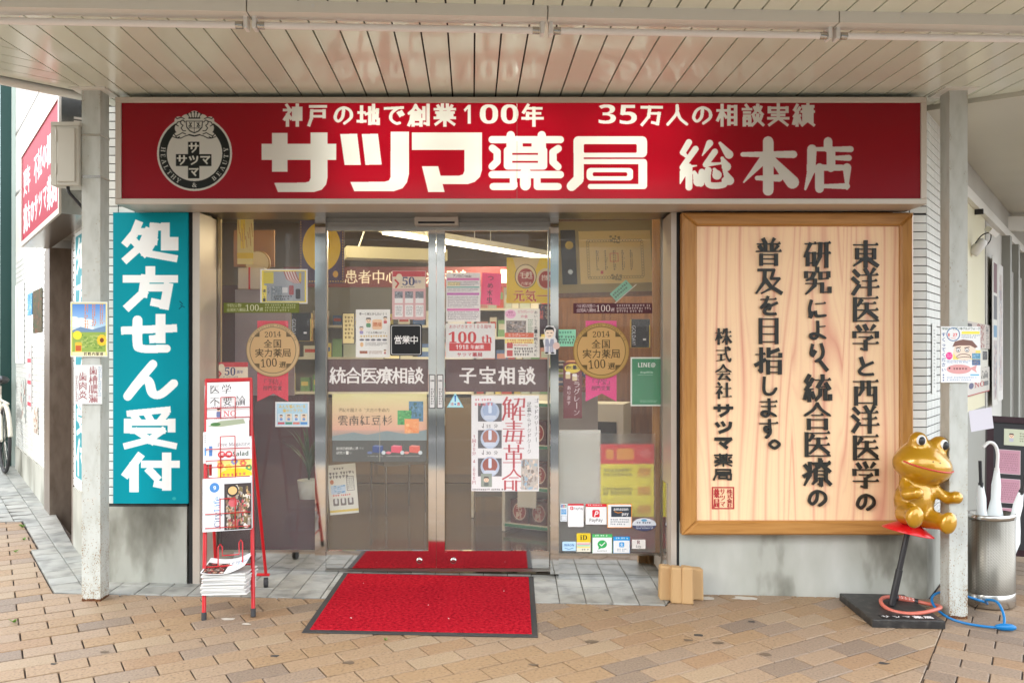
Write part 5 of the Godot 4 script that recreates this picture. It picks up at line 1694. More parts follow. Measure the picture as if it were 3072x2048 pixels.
	pen = Pen.new(self, 1441, 817, 1504, 916, 1.4, Color(0.93, 0.29, 0.5))
	pen.text("つめ水虫", 1459, 823, 20, Color(0.18, 0.06, 0.12), 0.1, 3, 23.0, true)
	sheet("handwritten_sign", 1441, 819, 1500, 914, -0.03, pen, "crumpled bright pink paper with black brush writing on right door", "sign", "", 0.002, -0.06)
	pen = Pen.new(self, 1337, 970, 1485, 1074, 1.5, Color(0.9, 0.9, 0.89))
	pen.text("おかげさまで100周年", 1347, 974, 11.5, Color(0.66, 0.14, 0.16), 0.075, 0, 11.6)
	pen.latin("100", 1346, 1028, 33, Color(0.8, 0.13, 0.15), "serif_bold", 0, 0, 1.12)
	pen.latin("th", 1444, 1028, 22, Color(0.8, 0.13, 0.15), "serif_bold")
	pen.rect(1348, 1029, 1472, 1052, Color(0.8, 0.16, 0.17))
	pen.latin("1918", 1367, 1047, 13, Color(0.95, 0.93, 0.92), "sans_bold")
	pen.text("年創業", 1411, 1034, 13, Color(0.95, 0.93, 0.92), 0.12)
	pen.text("サツマ薬局", 1371, 1057, 12, Color(0.7, 0.15, 0.2), 0.14, 0, 15.5, false, 1.1)
	sheet("anniversary_sign", 1337, 970, 1485, 1074, BACK, pen, "white anniversary sign with big red 100th on the right door", "sign", "", 0.004)
	pen = Pen.new(self, 1514, 926, 1619, 1072, 1.6, Color(0.91, 0.9, 0.86))
	pen.disc(1532, 942, 16, 13, Color(0.93, 0.7, 0.82))
	pen.text("会社", 1524, 933, 7, Color(0.6, 0.2, 0.4), 0.1)
	pen.text("オススメ", 1519, 942, 6, Color(0.6, 0.2, 0.4), 0.1)
	pen.text("ミラグレーン", 1552, 931, 9, Color(0.78, 0.35, 0.45), 0.1, 0, 8.0)
	pen.text("の会", 1562, 944, 10, Color(0.78, 0.35, 0.45), 0.1)
	photo_blot(pen, 1519, 962, 1578, 998, [Color(0.5, 0.45, 0.42), Color(0.85, 0.75, 0.68), Color(0.25, 0.25, 0.28), Color(0.7, 0.68, 0.68)], 21, 40)
	pen.text("おいしくお酒を飲むために", 1602, 932, 10.5, INK, 0.09, 0, 11.4, true)
	pen.fine(1584, 958, 1598, 1000, 7, Color(0.3, 0.5, 0.3), 5)
	pen.rect(1515, 998, 1601, 1012, Color(0.86, 0.38, 0.2))
	pen.text("ミラグレーン", 1524, 1000, 10, Color(0.96, 0.93, 0.9), 0.12, 0, 10.4)
	pen.rect(1515, 1016, 1601, 1030, Color(0.95, 0.88, 0.5))
	pen.fine(1522, 1018, 1596, 1040, 3, Color(0.75, 0.25, 0.2), 11)
	pen.rect(1521, 1028, 1538, 1044, Color(0.75, 0.2, 0.2))
	pen.rect(1521, 1050, 1538, 1068, Color(0.75, 0.2, 0.2))
	pen.fine(1543, 1042, 1598, 1068, 3, INK, 12, 0.7)
	sheet("flyer", 1514, 926, 1619, 1072, BACK, pen, "flyer with group photo and orange band near the right mullion", "flyer")
	var tri := base("caution_sticker")
	pen = Pen.new(self, 1340, 1178, 1391, 1222, 2.5, Color(0.6, 0.83, 0.88))
	pen.poly(PackedVector2Array([Vector2(1365.5, 1182), Vector2(1386, 1219), Vector2(1345, 1219)]), Color(0.75, 0.91, 0.93))
	pen.poly(PackedVector2Array([Vector2(1363, 1186), Vector2(1368, 1186), Vector2(1367, 1205), Vector2(1364, 1205)]), Color(0.0, 0.4, 0.75))
	pen.disc(1365.5, 1212, 2.6, 2.6, Color(0.0, 0.4, 0.75))
	pen.text("注", 1352, 1207, 9, Color(0.75, 0.12, 0.15), 0.11)
	pen.text("意", 1371, 1207, 9, Color(0.75, 0.12, 0.15), 0.1)
	var pts := PackedVector2Array()
	for q in [[1365.5, 1178], [1391, 1222], [1340, 1222]]:
		var v := on(q[0], q[1], 0.0015)
		pts.append(Vector2(v.x, v.y))
	put("triangle", Solid.new().plate(pts, 0.0015, 0.001).made(), print_mat("caution_print", pen.tex(), 0.4), tri)
	tag(tri, "pale blue triangular caution sticker below the right brown film", "sticker")
	pen = Pen.new(self, 1414, 1186, 1617, 1473, 1.3, Color(0.91, 0.91, 0.91))
	pen.text("解毒革命", 1507, 1192, 68, Color(0.72, 0.2, 0.24), 0.075, 2, 71.0, true)
	pen.text("ゴッドクリーナー".replace("ー", "｜"), 1601, 1195, 14, INK, 0.08, 2, 16.6, true)
	pen.text("足裏からドクドク｜ク", 1580, 1206, 14, INK, 0.08, 2, 15.6, true)
	var yy := 1210.0
	for k in 3:
		pen.rect(1434, yy, 1505, yy + 54, Color(0.32, 0.32, 0.34))
		pen.disc(1470, yy + 25, 28, 30, Color(0.72, 0.78, 0.86))
		pen.disc(1470, yy + 21, 22, 22, [Color(0.62, 0.7, 0.82), Color(0.66, 0.42, 0.36), Color(0.6, 0.28, 0.2)][k])
		pen.rrect(1465, yy, 1475, yy + 30, 4, Color(0.85, 0.9, 0.96))
		pen.rrect(1452, yy + 36, 1488, yy + 48, 6, Color(0.8, 0.84, 0.9))
		if k < 2:
			pen.path(PackedVector2Array([Vector2(1450, yy + 60), Vector2(1450, yy + 73), Vector2(1446, yy + 69)]), 1.6, INK)
			pen.latin(["15", "30"][k], 1459, yy + 73, 9, INK, "serif")
			pen.text("分", 1482, yy + 62, 11, INK, 0.08, 2)
		yy += 80 if k == 0 else 84
	pen.text("1回30分 4,000円", 1417, 1304, 11, Color(0.6, 0.2, 0.25), 0.08, 2, 12.4, true)
	pen.fine(1424, 1208, 1486, 1222, 1, Color(0.8, 0.4, 0.42), 3)
	pen.fine(1426, 1196, 1490, 1206, 1, Color(0.8, 0.4, 0.42), 4)
	pen.rect(1443, 1420, 1476, 1460, Color(0.55, 0.6, 0.55))
	cartoon(pen, 1459, 1438, 15, Color(0.15, 0.12, 0.1), Color(0.35, 0.4, 0.38))
	photo_blot(pen, 1563, 1376, 1614, 1468, [Color(0.75, 0.72, 0.68), Color(0.9, 0.82, 0.74), Color(0.5, 0.45, 0.42), Color(0.55, 0.7, 0.8)], 31, 26)
	pen.fine(1418, 1465, 1540, 1472, 1, INK, 9)
	sheet("poster", 1414, 1186, 1617, 1473, BACK, pen, "white poster with four big red characters and three device pictures", "poster")
	# figure sticker, note and magnet across the right mullion
	var man := base("figure_cutout")
	pen = Pen.new(self, 1629, 976, 1675, 1062, 3.0, Color(0.9, 0.9, 0.9))
	pen.disc(1650, 996, 14, 18, Color(0.96, 0.88, 0.8))
	pen.poly(PackedVector2Array([Vector2(1635, 996), Vector2(1637, 982), Vector2(1650, 978), Vector2(1663, 982), Vector2(1665, 996), Vector2(1660, 988), Vector2(1640, 989)]), INK)
	for q in [[1644, 998], [1656, 998]]:
		pen.line(Vector2(q[0] - 3, q[1] - 1), Vector2(q[0] + 3, q[1]), 1.6, INK)
	pen.line(Vector2(1646, 1008), Vector2(1655, 1007), 1.2, INK)
	pen.poly(PackedVector2Array([Vector2(1637, 1016), Vector2(1663, 1016), Vector2(1666, 1038), Vector2(1636, 1038)]), Color(0.62, 0.64, 0.72))
	pen.poly(PackedVector2Array([Vector2(1646, 1014), Vector2(1654, 1014), Vector2(1650, 1032)]), Color(0.95, 0.95, 0.95))
	pen.rect(1638, 1038, 1648, 1056, Color(0.75, 0.76, 0.82))
	pen.rect(1652, 1038, 1663, 1056, Color(0.75, 0.76, 0.82))
	for k in 5:
		pen.line(Vector2(1638 + k * 5.2, 1038), Vector2(1638 + k * 5.2, 1056), 0.8, Color(0.4, 0.4, 0.48))
	pen.disc(1641, 1058, 6, 2.5, INK)
	pen.disc(1660, 1058, 6, 2.5, INK)
	pts = PackedVector2Array()
	for q in [[1634, 1062], [1633, 1040], [1629, 1022], [1636, 1012], [1632, 990], [1640, 977], [1660, 977], [1668, 988], [1666, 1012], [1672, 1022], [1668, 1042], [1668, 1062]]:
		var v := on(q[0], q[1], 0.0235)
		pts.append(Vector2(v.x, v.y))
	put("print", Solid.new().plate(pts, 0.0235, 0.0015).made(), print_mat("figure_print", pen.tex(), 0.45), man)
	tag(man, "small printed cutout of a cartoon man in grey suit on mullion", "sticker")
	pen = Pen.new(self, 1664, 988, 1728, 1039, 2.0, Color(0.55, 0.87, 0.72))
	pen.fine(1670, 994, 1722, 1004, 1, Color(0.15, 0.5, 0.4), 5)
	pen.fine(1670, 1007, 1722, 1033, 3, Color(0.1, 0.2, 0.15), 6, 0.7)
	sheet("paper_note", 1664, 988, 1728, 1039, BACK, pen, "mint green handwritten note beside the cartoon cutout", "note")
	var mg := on(1669, 1037, 0.0235)
	tag(put("round_magnet", Solid.new().tube([mg, mg + Vector3(0, 0, 0.003)], 0.022, 24).made(), mat("magnet_pink", lin(0.75, 0.55, 0.48), 0.4)), "small round pale pink magnet below the cartoon cutout on mullion", "magnet")

func medal(cx: float, cy: float, r: float, ribbon: Color, word: String, gold: Color, label: String, rl: String) -> void:
	var pen := Pen.new(self, cx - 50, 960, cx + 50, 1206, 1.6, ribbon)
	pen.text("「" + word + "」", cx - 35, 1137, 18, ribbon.darkened(0.75), 0.07, 0, 17.5)
	pen.text("部門受賞", cx - 31, 1158, 14, ribbon.darkened(0.75), 0.07, 0, 15.5)
	var pts := PackedVector2Array()
	for q in [[-47, 962], [46, 962], [46, 1204], [2, 1180], [-47, 1204]]:
		var v := on(cx + q[0], q[1], BACK)
		pts.append(Vector2(v.x, v.y))
	var rb := base("award_ribbon")
	put("band", Solid.new().plate(pts, BACK, 0.001).made(), print_mat("ribbon_print", pen.tex(), 0.5), rb)
	tag(rb, rl, "ribbon", "award ribbons behind the medals")
	var md := base("award_medal")
	pen = Pen.new(self, cx - r, cy - r, cx + r, cy + r, 1.8, gold.darkened(0.1))
	pen.disc(cx, cy, r * 0.965, r * 0.965, gold.lightened(0.06))
	pen.ring(cx, cy, r * 0.86, 1.6, gold.darkened(0.5))
	for k in 26:
		var th := deg_to_rad(200 + k * 5.4)
		var ch: String = "THE CONSULTING PHARMACY 100"[k]
		if ch != " ":
			pen.latin(ch, cx + cos(th) * r * 0.885, cy + sin(th) * r * 0.885, r * 0.07, gold.darkened(0.45), "sans", th + PI / 2, 0.5)
	pen.disc(cx, cy, r * 0.84, r * 0.84, gold.lerp(Color(0.86, 0.7, 0.5), 0.5))
	for q in [[-1, -1], [1, -1], [-1, 1], [1, 1]]:
		var x: float = cx + q[0] * r * 0.5
		var y: float = cy + q[1] * r * 0.5
		pen.poly(PackedVector2Array([Vector2(x, y), Vector2(x + q[0] * -r * 0.0, y - q[1] * -r * 0.18), Vector2(x + q[0] * r * 0.2, y)]), gold.darkened(0.45))
	var ink := gold.darkened(0.68)
	pen.latin("2014", cx - r * 0.3, cy - r * 0.48, r * 0.2, ink, "serif", -0.04)
	pen.text("全国", cx - r * 0.34, cy - r * 0.4, r * 0.31, ink, 0.085, 0, r * 0.35)
	pen.text("実力薬局", cx - r * 0.66, cy - r * 0.05, r * 0.31, ink, 0.085, 0, r * 0.34)
	pen.latin("100", cx - r * 0.44, cy + r * 0.64, r * 0.3, ink, "serif", -0.06, 0, 0.9)
	pen.text("選", cx + r * 0.24, cy + r * 0.42, r * 0.24, ink, 0.09)
	var c := on(cx, cy, 0.004)
	var rr := r * EYE.z / FOCAL
	var face := print_mat("medal_face", pen.tex(), 0.34)
	face.metallic = 0.25
	put("disc", Solid.new().plate(oval(Vector2(c.x, c.y), rr, rr, 48), 0.004, 0.004, 0.0012).made(), face, md)
	tag(md, label, "medal", "round gold award medals on the shop windows")

func packet(x0: float, y0: float, x1: float, y1: float, z: float, label: String) -> void:   # black carton with gold edges
	var o := base("black_carton")
	var a := on(x0, y1, z)
	var b := on(x1, y0, z)
	var pen := Pen.new(self, 0, 0, 60, 88, 2.2, Color(0.035, 0.04, 0.045))
	pen.rect(0, 17, 60, 18, Color(0.12, 0.12, 0.13))
	pen.rect(0, 0, 1.6, 88, Color(0.7, 0.6, 0.25))
	pen.rect(57.5, 18, 60, 88, Color(0.75, 0.66, 0.3))
	pen.rect(0, 86.5, 60, 88, Color(0.7, 0.6, 0.25))
	pen.latin("GOLDAY!", 3.5, 20, 11.5, Color(0.86, 0.87, 0.88), "sans", PI / 2, 0, 0.95)
	pen.fine(49, 20, 54, 40, 5, Color(0.6, 0.6, 0.6), 3)
	pen.rect(38, 59, 48, 65, Color(0.85, 0.83, 0.82))
	put("carton", Solid.new().box(Vector3((a.x + b.x) / 2, (a.y + b.y) / 2, z - 0.025), Vector3(b.x - a.x, b.y - a.y, 0.05)).made(), print_mat("carton_print", pen.tex(), 0.2), o)
	put("gold_edge", Solid.new().span(Vector3(b.x, a.y, z - 0.05), Vector3(b.x + 0.003, b.y - 0.03, z + 0.001)).made(), M.gold_foil if M.has("gold_foil") else mat("gold_foil", lin(0.5, 0.36, 0.08), 0.25, 0.8), o)
	tag(o, label, "carton", "black cartons behind the window panes")

func build_window_prints() -> void:
	medal(818, 1050, 80, Color(0.86, 0.16, 0.28), "予防", Color(0.8, 0.68, 0.5), "pale gold round medal print on the left shop window", "red swallow-tailed ribbon print hanging behind the left window medal")
	medal(1804, 1052, 84, Color(0.88, 0.1, 0.5), "子宝", Color(0.72, 0.57, 0.3), "darker gold round medal print on the right shop window", "magenta swallow-tailed ribbon print hanging behind the right window medal")
	packet(872, 938, 932, 1023, -0.012, "black carton with gold edges beside the left window medal")
	packet(1893, 957, 1950, 1043, -0.012, "black carton with gold edges beside the right window medal")
	var pen := Pen.new(self, 780, 807, 922, 911, 1.7, Color(0.91, 0.91, 0.9))
	pen.rect(785, 811, 917, 906, Color(0.95, 0.87, 0.25))
	pen.rect(792, 814, 913, 903, Color(0.62, 0.65, 0.68))
	pen.rect(790, 816, 820, 850, Color(0.84, 0.78, 0.2))
	pen.text("くて", 801, 862, 9, INK, 0.1, 0, 10.0, true)
	pen.rect(785, 856, 799, 906, Color(0.95, 0.88, 0.35))
	pen.text("濃いモノ", 788, 868, 8.5, INK, 0.1, 0, 9.0, true)
	photo_blot(pen, 812, 858, 846, 902, [Color(0.5, 0.55, 0.58), Color(0.35, 0.4, 0.45), Color(0.75, 0.78, 0.8)], 51, 16)
	for k in 9:
		pen.path(PackedVector2Array([Vector2(852 + k * 4, 816), Vector2(860 + k * 4, 836), Vector2(882 + k * 2.2, 848)]), 4, Color(0.88, 0.82, 0.8) if k % 2 else Color(0.68, 0.4, 0.38))
	pen.rrect(866, 856, 880, 884, 3, Color(0.6, 0.15, 0.18))
	pen.rrect(886, 866, 900, 896, 4, Color(0.14, 0.15, 0.17))
	pen.rect(846, 862, 862, 878, Color(0.85, 0.86, 0.86))
	pen.fine(822, 886, 876, 902, 2, Color(0.15, 0.15, 0.18), 8)
	pen.rect(896, 818, 903, 845, Color(0.85, 0.72, 0.2))
	sheet("magazine_page", 780, 807, 922, 911, BACK, pen, "laminated page with yellow border and grey photographs in the left window", "poster")
	pen = Pen.new(self, 670, 908, 897, 938, 1.6, Color(0.43, 0.47, 0.16))
	pen.text("予防分野", 679, 911, 10.5, Color(0.86, 0.87, 0.75), 0.08)
	pen.text("全国実力薬局", 679, 924, 10, Color(0.86, 0.87, 0.75), 0.08, 0, 9.4)
	pen.latin("100", 736, 932, 18, Color(0.9, 0.9, 0.8), "serif")
	pen.text("選", 777, 922, 11, Color(0.86, 0.87, 0.75), 0.08)
	pen.fine(794, 912, 886, 935, 3, Color(0.75, 0.77, 0.6), 4, 0.7)
	sheet("window_strip", 670, 908, 897, 938, 0.0016, pen, "olive green strip with pale lettering across the left window", "sticker")
	pen = Pen.new(self, 1720, 909, 1957, 940, 1.6, Color(0.31, 0.1, 0.15))
	pen.text("不妊症改善の", 1729, 912, 11, Color(0.93, 0.9, 0.88), 0.08, 0, 9.6)
	pen.text("全国実力薬局", 1729, 925, 11, Color(0.93, 0.9, 0.88), 0.08, 0, 9.6)
	pen.latin("100", 1789, 934, 19, Color(0.93, 0.9, 0.86), "serif")
	pen.text("選", 1832, 923, 11.5, Color(0.93, 0.9, 0.88), 0.08)
	pen.fine(1850, 913, 1950, 938, 3, Color(0.85, 0.8, 0.78), 5, 0.75)
	sheet("window_strip", 1720, 909, 1957, 940, 0.0016, pen, "dark maroon strip with white lettering across the right window", "sticker")
	pen = Pen.new(self, 825, 1205, 927, 1280, 1.7, Color(0.91, 0.93, 0.94))
	pen.rect(830, 1210, 922, 1275, Color(0.7, 0.86, 0.94))
	pen.text("みんな悩んでいる", 836, 1214, 10, Color(0.95, 0.75, 0.2), 0.12, 1, 10.0)
	pen.text("歯のトラブル", 848, 1226, 10, Color(0.95, 0.75, 0.2), 0.12, 1, 10.0)
	for k in 4:
		pen.rect(833 + k * 22.5, 1240, 853 + k * 22.5, 1264, Color(0.92, 0.88, 0.8) if k % 2 else Color(0.85, 0.92, 0.95))
		cartoon(pen, 843 + k * 22.5, 1249, 9, Color(0.25, 0.18, 0.14), Color(0.4, 0.6, 0.85))
		pen.rect(833 + k * 22.5, 1266, 853 + k * 22.5, 1272, [Color(0.85, 0.3, 0.35), Color(0.15, 0.55, 0.4), Color(0.9, 0.5, 0.4), Color(0.2, 0.55, 0.85)][k])
	sheet("picture_card", 825, 1205, 927, 1280, BACK, pen, "light blue picture card with four little panels in the left window", "flyer")
	pen = Pen.new(self, 641, 1086, 743, 1133, 2.0, Color(0.9, 0.84, 0.74))
	card_of_fifty(pen, 641, 1086, 743, 1133)
	sheet("anniversary_card", 644, 1086, 743, 1135, BACK, pen, "red and cream anniversary card with blue 50 just above the rack", "card")
	# things inside the left window
	put_board("maroon_panel", 650, 1185, 944, 1652, -0.42, mat("maroon_board", lin(0.075, 0.02, 0.028), 0.35), "dark maroon sheet added low behind left window in place of the dim interior", "partition")  # sheet added low down, its dark colour stands in for the unlit interior
	put_board("maroon_panel", 650, 855, 712, 1190, -0.44, M.maroon_board, "narrow maroon partition high behind left window edge", "partition")
	put_board("grey_partition", 704, 868, 882, 1186, -0.4, mat("lavender_board", lin(0.33, 0.31, 0.36), 0.6), "lavender grey partition behind the left window medal", "partition")
	put_board("batten_post", 653, 640, 662, 1090, -0.1, mat("batten_wood", lin(0.5, 0.4, 0.22), 0.5), "thin pale wooden upright at the left edge of the window", "post")
	put_board("cabinet_front", 700, 690, 822, 800, -0.6, mat("orange_wood", lin(0.42, 0.19, 0.05), 0.35), "orange wooden cupboard front high behind the left window", "cupboard")
	pen = Pen.new(self, 709, 640, 760, 792, 1.5, Color(0.88, 0.8, 0.5))
	pen.rect(720, 650, 734, 745, Color(0.93, 0.8, 0.2))
	pen.rect(709, 758, 760, 775, Color(0.9, 0.75, 0.1))
	for k in 8:
		pen.line(Vector2(712 + k * 6, 660 + (k * 37) % 50), Vector2(716 + k * 6, 700 + (k * 23) % 50), 2.5, Color(0.75, 0.55, 0.25))
	var hp := sheet("hanging_streamer", 711, 640, 759, 792, -0.22, pen, "yellow paper streamer hanging at top of left window", "banner", "", 0.003)
	var ck := base("round_plaque", on(775, 790, -0.5))
	put("rim", Solid.new().tube([Vector3.ZERO, Vector3(0, 0, 0.03)], 0.085, 28).made(), mat("plaque_rim", lin(0.35, 0.22, 0.08), 0.4), ck)
	put("face", Solid.new().tube([Vector3(0, 0, 0.03), Vector3(0, 0, 0.033)], 0.077, 28).made(), mat("plaque_face", lin(0.6, 0.52, 0.36), 0.5), ck)
	tag(ck, "round cream plaque with wooden rim behind left window streamer", "plaque")
	var gb := base("gift_box", on(752, 866, -0.36))
	put("box", Solid.new().box(Vector3(0, 0.07, -0.04), Vector3(0.17, 0.14, 0.08)).made(), mat("gift_paper", lin(0.55, 0.5, 0.45), 0.5), gb)
	put("ribbon", Solid.new().box(Vector3(-0.01, 0.07, -0.04), Vector3(0.012, 0.146, 0.086)).made(), M.red_paint, gb)
	tag(gb, "wrapped gift box with red ribbon on the grey partition", "box")
	var pl := base("potted_plant", Vector3(-1.32, 0.55, -0.22))
	put("pot", Solid.new().lathe([[0.0, -0.12], [0.06, -0.12], [0.075, 0.0], [0.07, 0.0], [0.068, -0.02], [0.0, -0.02]], 20).made(), M.concrete, pl)
	var lf := Solid.new()
	for i in 34:
		var a := rng.randf() * TAU
		var l := rng.randf_range(0.25, 0.5)
		var out := rng.randf_range(0.08, 0.24)
		var p := []
		for k in 5:
			var u := k / 4.0
			p.append(Vector3(cos(a) * out * u * u, l * u * (1.0 - 0.25 * u), sin(a) * out * 0.45 * u * u))
		var side := Vector3(-sin(a), 0, cos(a)) * 0.008
		for k in 4:
			var w0 := side * (1.0 - absf(k / 4.0 - 0.3))
			var w1 := side * (1.0 - absf((k + 1) / 4.0 - 0.3)) if k < 3 else Vector3.ZERO
			lf.quad(p[k] - w0, p[k] + w0, p[k + 1] + w1, p[k + 1] - w1)
	put("leaves", lf.made(), mat("leaf_green", lin(0.03, 0.075, 0.02), 0.5), pl)
	tag(pl, "potted plant with long narrow dark leaves behind the left window", "plant")
	# things inside the right window
	put_board("wood_partition", 1660, 860, 1990, 1668, -1.3, M.dark_wood, "brown wooden partition behind the right shop window", "partition")
	put_board("wood_upright", 1958, 640, 1986, 1668, -0.12, M.frame_wood_upright, "brown wooden upright at the right edge of the window", "post")
	var ct := base("framed_certificate", on(1822, 770, -0.5))
	ct.rotation = Vector3(-0.05, 0.12, 0.035)
	put("mat_board", Solid.new().box(Vector3(0, 0, 0), Vector3(0.72, 0.5, 0.02)).made(), mat("gold_mat", lin(0.36, 0.29, 0.12), 0.45), ct)
	for q in [[0, 0.26, 0.76, 0.03], [0, -0.26, 0.76, 0.03], [0.375, 0, 0.03, 0.5], [-0.375, 0, 0.03, 0.5]]:
		put("frame_rail", Solid.new().box(Vector3(q[0], q[1], 0.008), Vector3(q[2], q[3], 0.035)).made(), M.dark_wood, ct)
	pen = Pen.new(self, 0, 0, 220, 156, 1.8, Color(0.88, 0.78, 0.5))
	for k in 20:
		pen.ring(28 + k * 8.4, 30, 4, 1.2, Color(0.5, 0.42, 0.2))
		pen.ring(28 + k * 8.4, 138, 4, 1.2, Color(0.5, 0.42, 0.2))
	for k in 13:
		pen.ring(26, 34 + k * 8.2, 4, 1.2, Color(0.5, 0.42, 0.2))
		pen.ring(192, 34 + k * 8.2, 4, 1.2, Color(0.5, 0.42, 0.2))
	for k in 16:
		pen.disc(110 + cos(k) * 14, 26 + sin(k * 1.7) * 9, 3, 3, Color(0.55, 0.5, 0.3))
		pen.disc(110 + cos(k) * 14, 138 + sin(k * 1.7) * 7, 3, 3, Color(0.55, 0.5, 0.3))
	for k in 5:
		pen.fine(50 + k * 26, 58, 56 + k * 26, 118, 9, Color(0.3, 0.25, 0.15), 60 + k, 0.8)
	pen.frame(92, 66, 118, 92, 2, Color(0.8, 0.35, 0.25))
	pen.rect(62, 118, 70, 127, Color(0.75, 0.25, 0.18))
	put("certificate", Solid.new().box(Vector3(0.055, -0.005, 0.014), Vector3(0.5, 0.36, 0.006)).made(), print_mat("certificate_print", pen.tex(), 0.3), ct)
	var med := Solid.new()
	put("medal_case", Solid.new().box(Vector3(-0.27, 0, 0.014), Vector3(0.1, 0.37, 0.006)).made(), M.black_plastic, ct)
	put("gold_medal", Solid.new().tube([Vector3(-0.265, 0.08, 0.017), Vector3(-0.265, 0.08, 0.024)], 0.028, 16).made(), M.gold_foil, ct)
	put("silver_cross", Solid.new().tube([Vector3(-0.265, -0.1, 0.017), Vector3(-0.265, -0.1, 0.022)], 0.018, 8).made(), M.steel, ct)
	tag(ct, "framed certificate on gold mat with medal case behind the right window", "certificate")
	pen = Pen.new(self, 0, 0, 80, 36, 1.5, Color(0.5, 0.78, 0.68))
	pen.fine(6, 8, 74, 30, 2, Color(0.1, 0.25, 0.2), 31)
	var fl := base("small_flag", on(1850, 905, -0.18))
	fl.rotation.z = 0.72
	put("cloth", Solid.new().box(Vector3(0.07, 0.035, 0), Vector3(0.14, 0.065, 0.002)).made(), print_mat("flag_print", pen.tex(), 0.7), fl)
	put("stick", Solid.new().tube([Vector3(-0.06, 0, 0), Vector3(0.17, 0, 0)], 0.003, 6).made(), M.white_plastic, fl)
	tag(fl, "little mint green flag on a slanted stick in the right window", "flag")
	pen = Pen.new(self, 1690, 1088, 1746, 1254, 1.8, Color(0.42, 0.1, 0.14))
	pen.disc(1718, 1105, 24, 14, Color(0.92, 0.82, 0.3))
	pen.text("飲む前に", 1699, 1097, 11, INK, 0.1, 0, 9.6)
	for q in [[1697, 1118], [1717, 1124]]:
		pen.rrect(q[0], q[1], q[0] + 14, q[1] + 18, 2, Color(0.87, 0.8, 0.6))
		pen.rrect(q[0], q[1] - 3, q[0] + 14, q[1] + 5, 3, Color(0.95, 0.94, 0.9))
	pen.text("ミラグレ｜ン", 1720, 1122, 20, Color(0.93, 0.9, 0.88), 0.1, 0, 21.0, true)
	pen.text("あります", 1700, 1156, 14, Color(0.93, 0.9, 0.88), 0.1, 0, 15.0, true)
	sheet("narrow_banner", 1690, 1088, 1746, 1254, BACK, pen, "narrow maroon banner with beer mugs and vertical white lettering", "banner")
	pen = Pen.new(self, 1892, 1071, 1995, 1218, 1.8, Color(0.9, 0.93, 0.9))
	pen.rect(1897, 1076, 1990, 1213, Color(0.13, 0.55, 0.36))
	pen.latin("LINE@", 1943, 1101, 13, Color(0.95, 0.96, 0.95), "sans_bold", 0, 0.5)
	pen.latin("@npz9313v", 1943, 1119, 5.5, Color(0.85, 0.92, 0.87), "sans_bold", 0, 0.5)
	pen.fine(1915, 1123, 1972, 1127, 1, Color(0.75, 0.88, 0.8), 3)
	pen.fine(1922, 1200, 1975, 1208, 2, Color(0.75, 0.88, 0.8), 5)
	sheet("green_poster", 1892, 1071, 1990, 1218, BACK, pen, "green poster with white border at the right edge of right window", "poster")
	# yellow festival banner with round labels
	pen = Pen.new(self, 1518, 770, 1650, 910, 1.5, Color(0.93, 0.82, 0.08))
	pen.poly(PackedVector2Array([Vector2(1536, 770), Vector2(1620, 770), Vector2(1602, 820), Vector2(1554, 830)]), Color(0.86, 0.78, 0.55))
	pen.disc(1576, 828, 33, 37, Color(0.3, 0.25, 0.15))
	pen.disc(1576, 828, 31, 35, Color(0.9, 0.84, 0.66))
	pen.disc(1577, 832, 25, 28, Color(0.66, 0.2, 0.15))
	pen.text("毛甦", 1556, 814, 21, Color(0.93, 0.9, 0.84), 0.11, 3, 20.0)
	pen.text("内服液", 1562, 845, 10, Color(0.93, 0.9, 0.84), 0.1)
	pen.disc(1636, 836, 27, 33, Color(0.88, 0.82, 0.64))
	pen.disc(1638, 838, 22, 26, Color(0.66, 0.2, 0.15))
	pen.text("若甦", 1622, 824, 17, Color(0.93, 0.9, 0.84), 0.11, 3, 16.0)
	pen.text("元気一", 1538, 870, 34, Color(0.96, 0.9, 0.5), 0.24, 3, 35.0)
	pen.text("元気一", 1538, 870, 34, Color(0.75, 0.25, 0.1), 0.13, 3, 35.0)
	sheet("yellow_banner", 1520, 772, 1650, 909, -0.4, pen, "yellow banner with round red labels hanging behind the right door", "banner", "", 0.004)
	pen = Pen.new(self, 1614, 912, 1648, 1002, 1.5, Color(0.2, 0.1, 0.22))
	pen.text("サツマ", 1632, 918, 13, Color(0.93, 0.88, 0.7), 0.12, 0, 14.0, true)
	pen.text("「社是", 1617, 918, 12, Color(0.9, 0.4, 0.35), 0.12, 0, 13.0, true)
	sheet("purple_placard", 1616, 912, 1649, 1002, -0.2, pen, "purple placard with vertical lettering behind the right door edge", "sign")
	# goods stacked behind the right window
	var cols := [lin(0.06, 0.1, 0.25), lin(0.05, 0.05, 0.08), lin(0.45, 0.16, 0.03), lin(0.3, 0.4, 0.1), lin(0.4, 0.42, 0.45)]
	for k in 9:
		var x := -0.0 + 0.31 + (k % 3) * 0.105
		var y := 1.18 + (k / 3) * 0.058
		var b := base("stacked_bag", Vector3(x, y, -0.45 + rng.randf_range(-0.02, 0.02)), rng.randf_range(-0.15, 0.15))
		put("bag", Solid.new().plate(rounded(-0.048, -0.027, 0.048, 0.027, 0.018), 0.05, 0.1, 0.008).made(), mat("bag_%d" % k, cols[k % 5], 0.4), b)
		put("band", Solid.new().box(Vector3(0, 0, 0.0505), Vector3(0.07, 0.012, 0.002)).made(), M.paper, b)
		tag(b, "%s bag, %s in the %s layer stacked behind right mullion" % [["dark blue", "black", "brown", "olive", "grey"][k % 5], ["left", "middle", "right"][k % 3], ["bottom", "middle", "top"][k / 3]], "bag", "goods stacked behind the right window")
	var shelf := base("goods_shelf", Vector3(0.42, 1.13, -0.45))
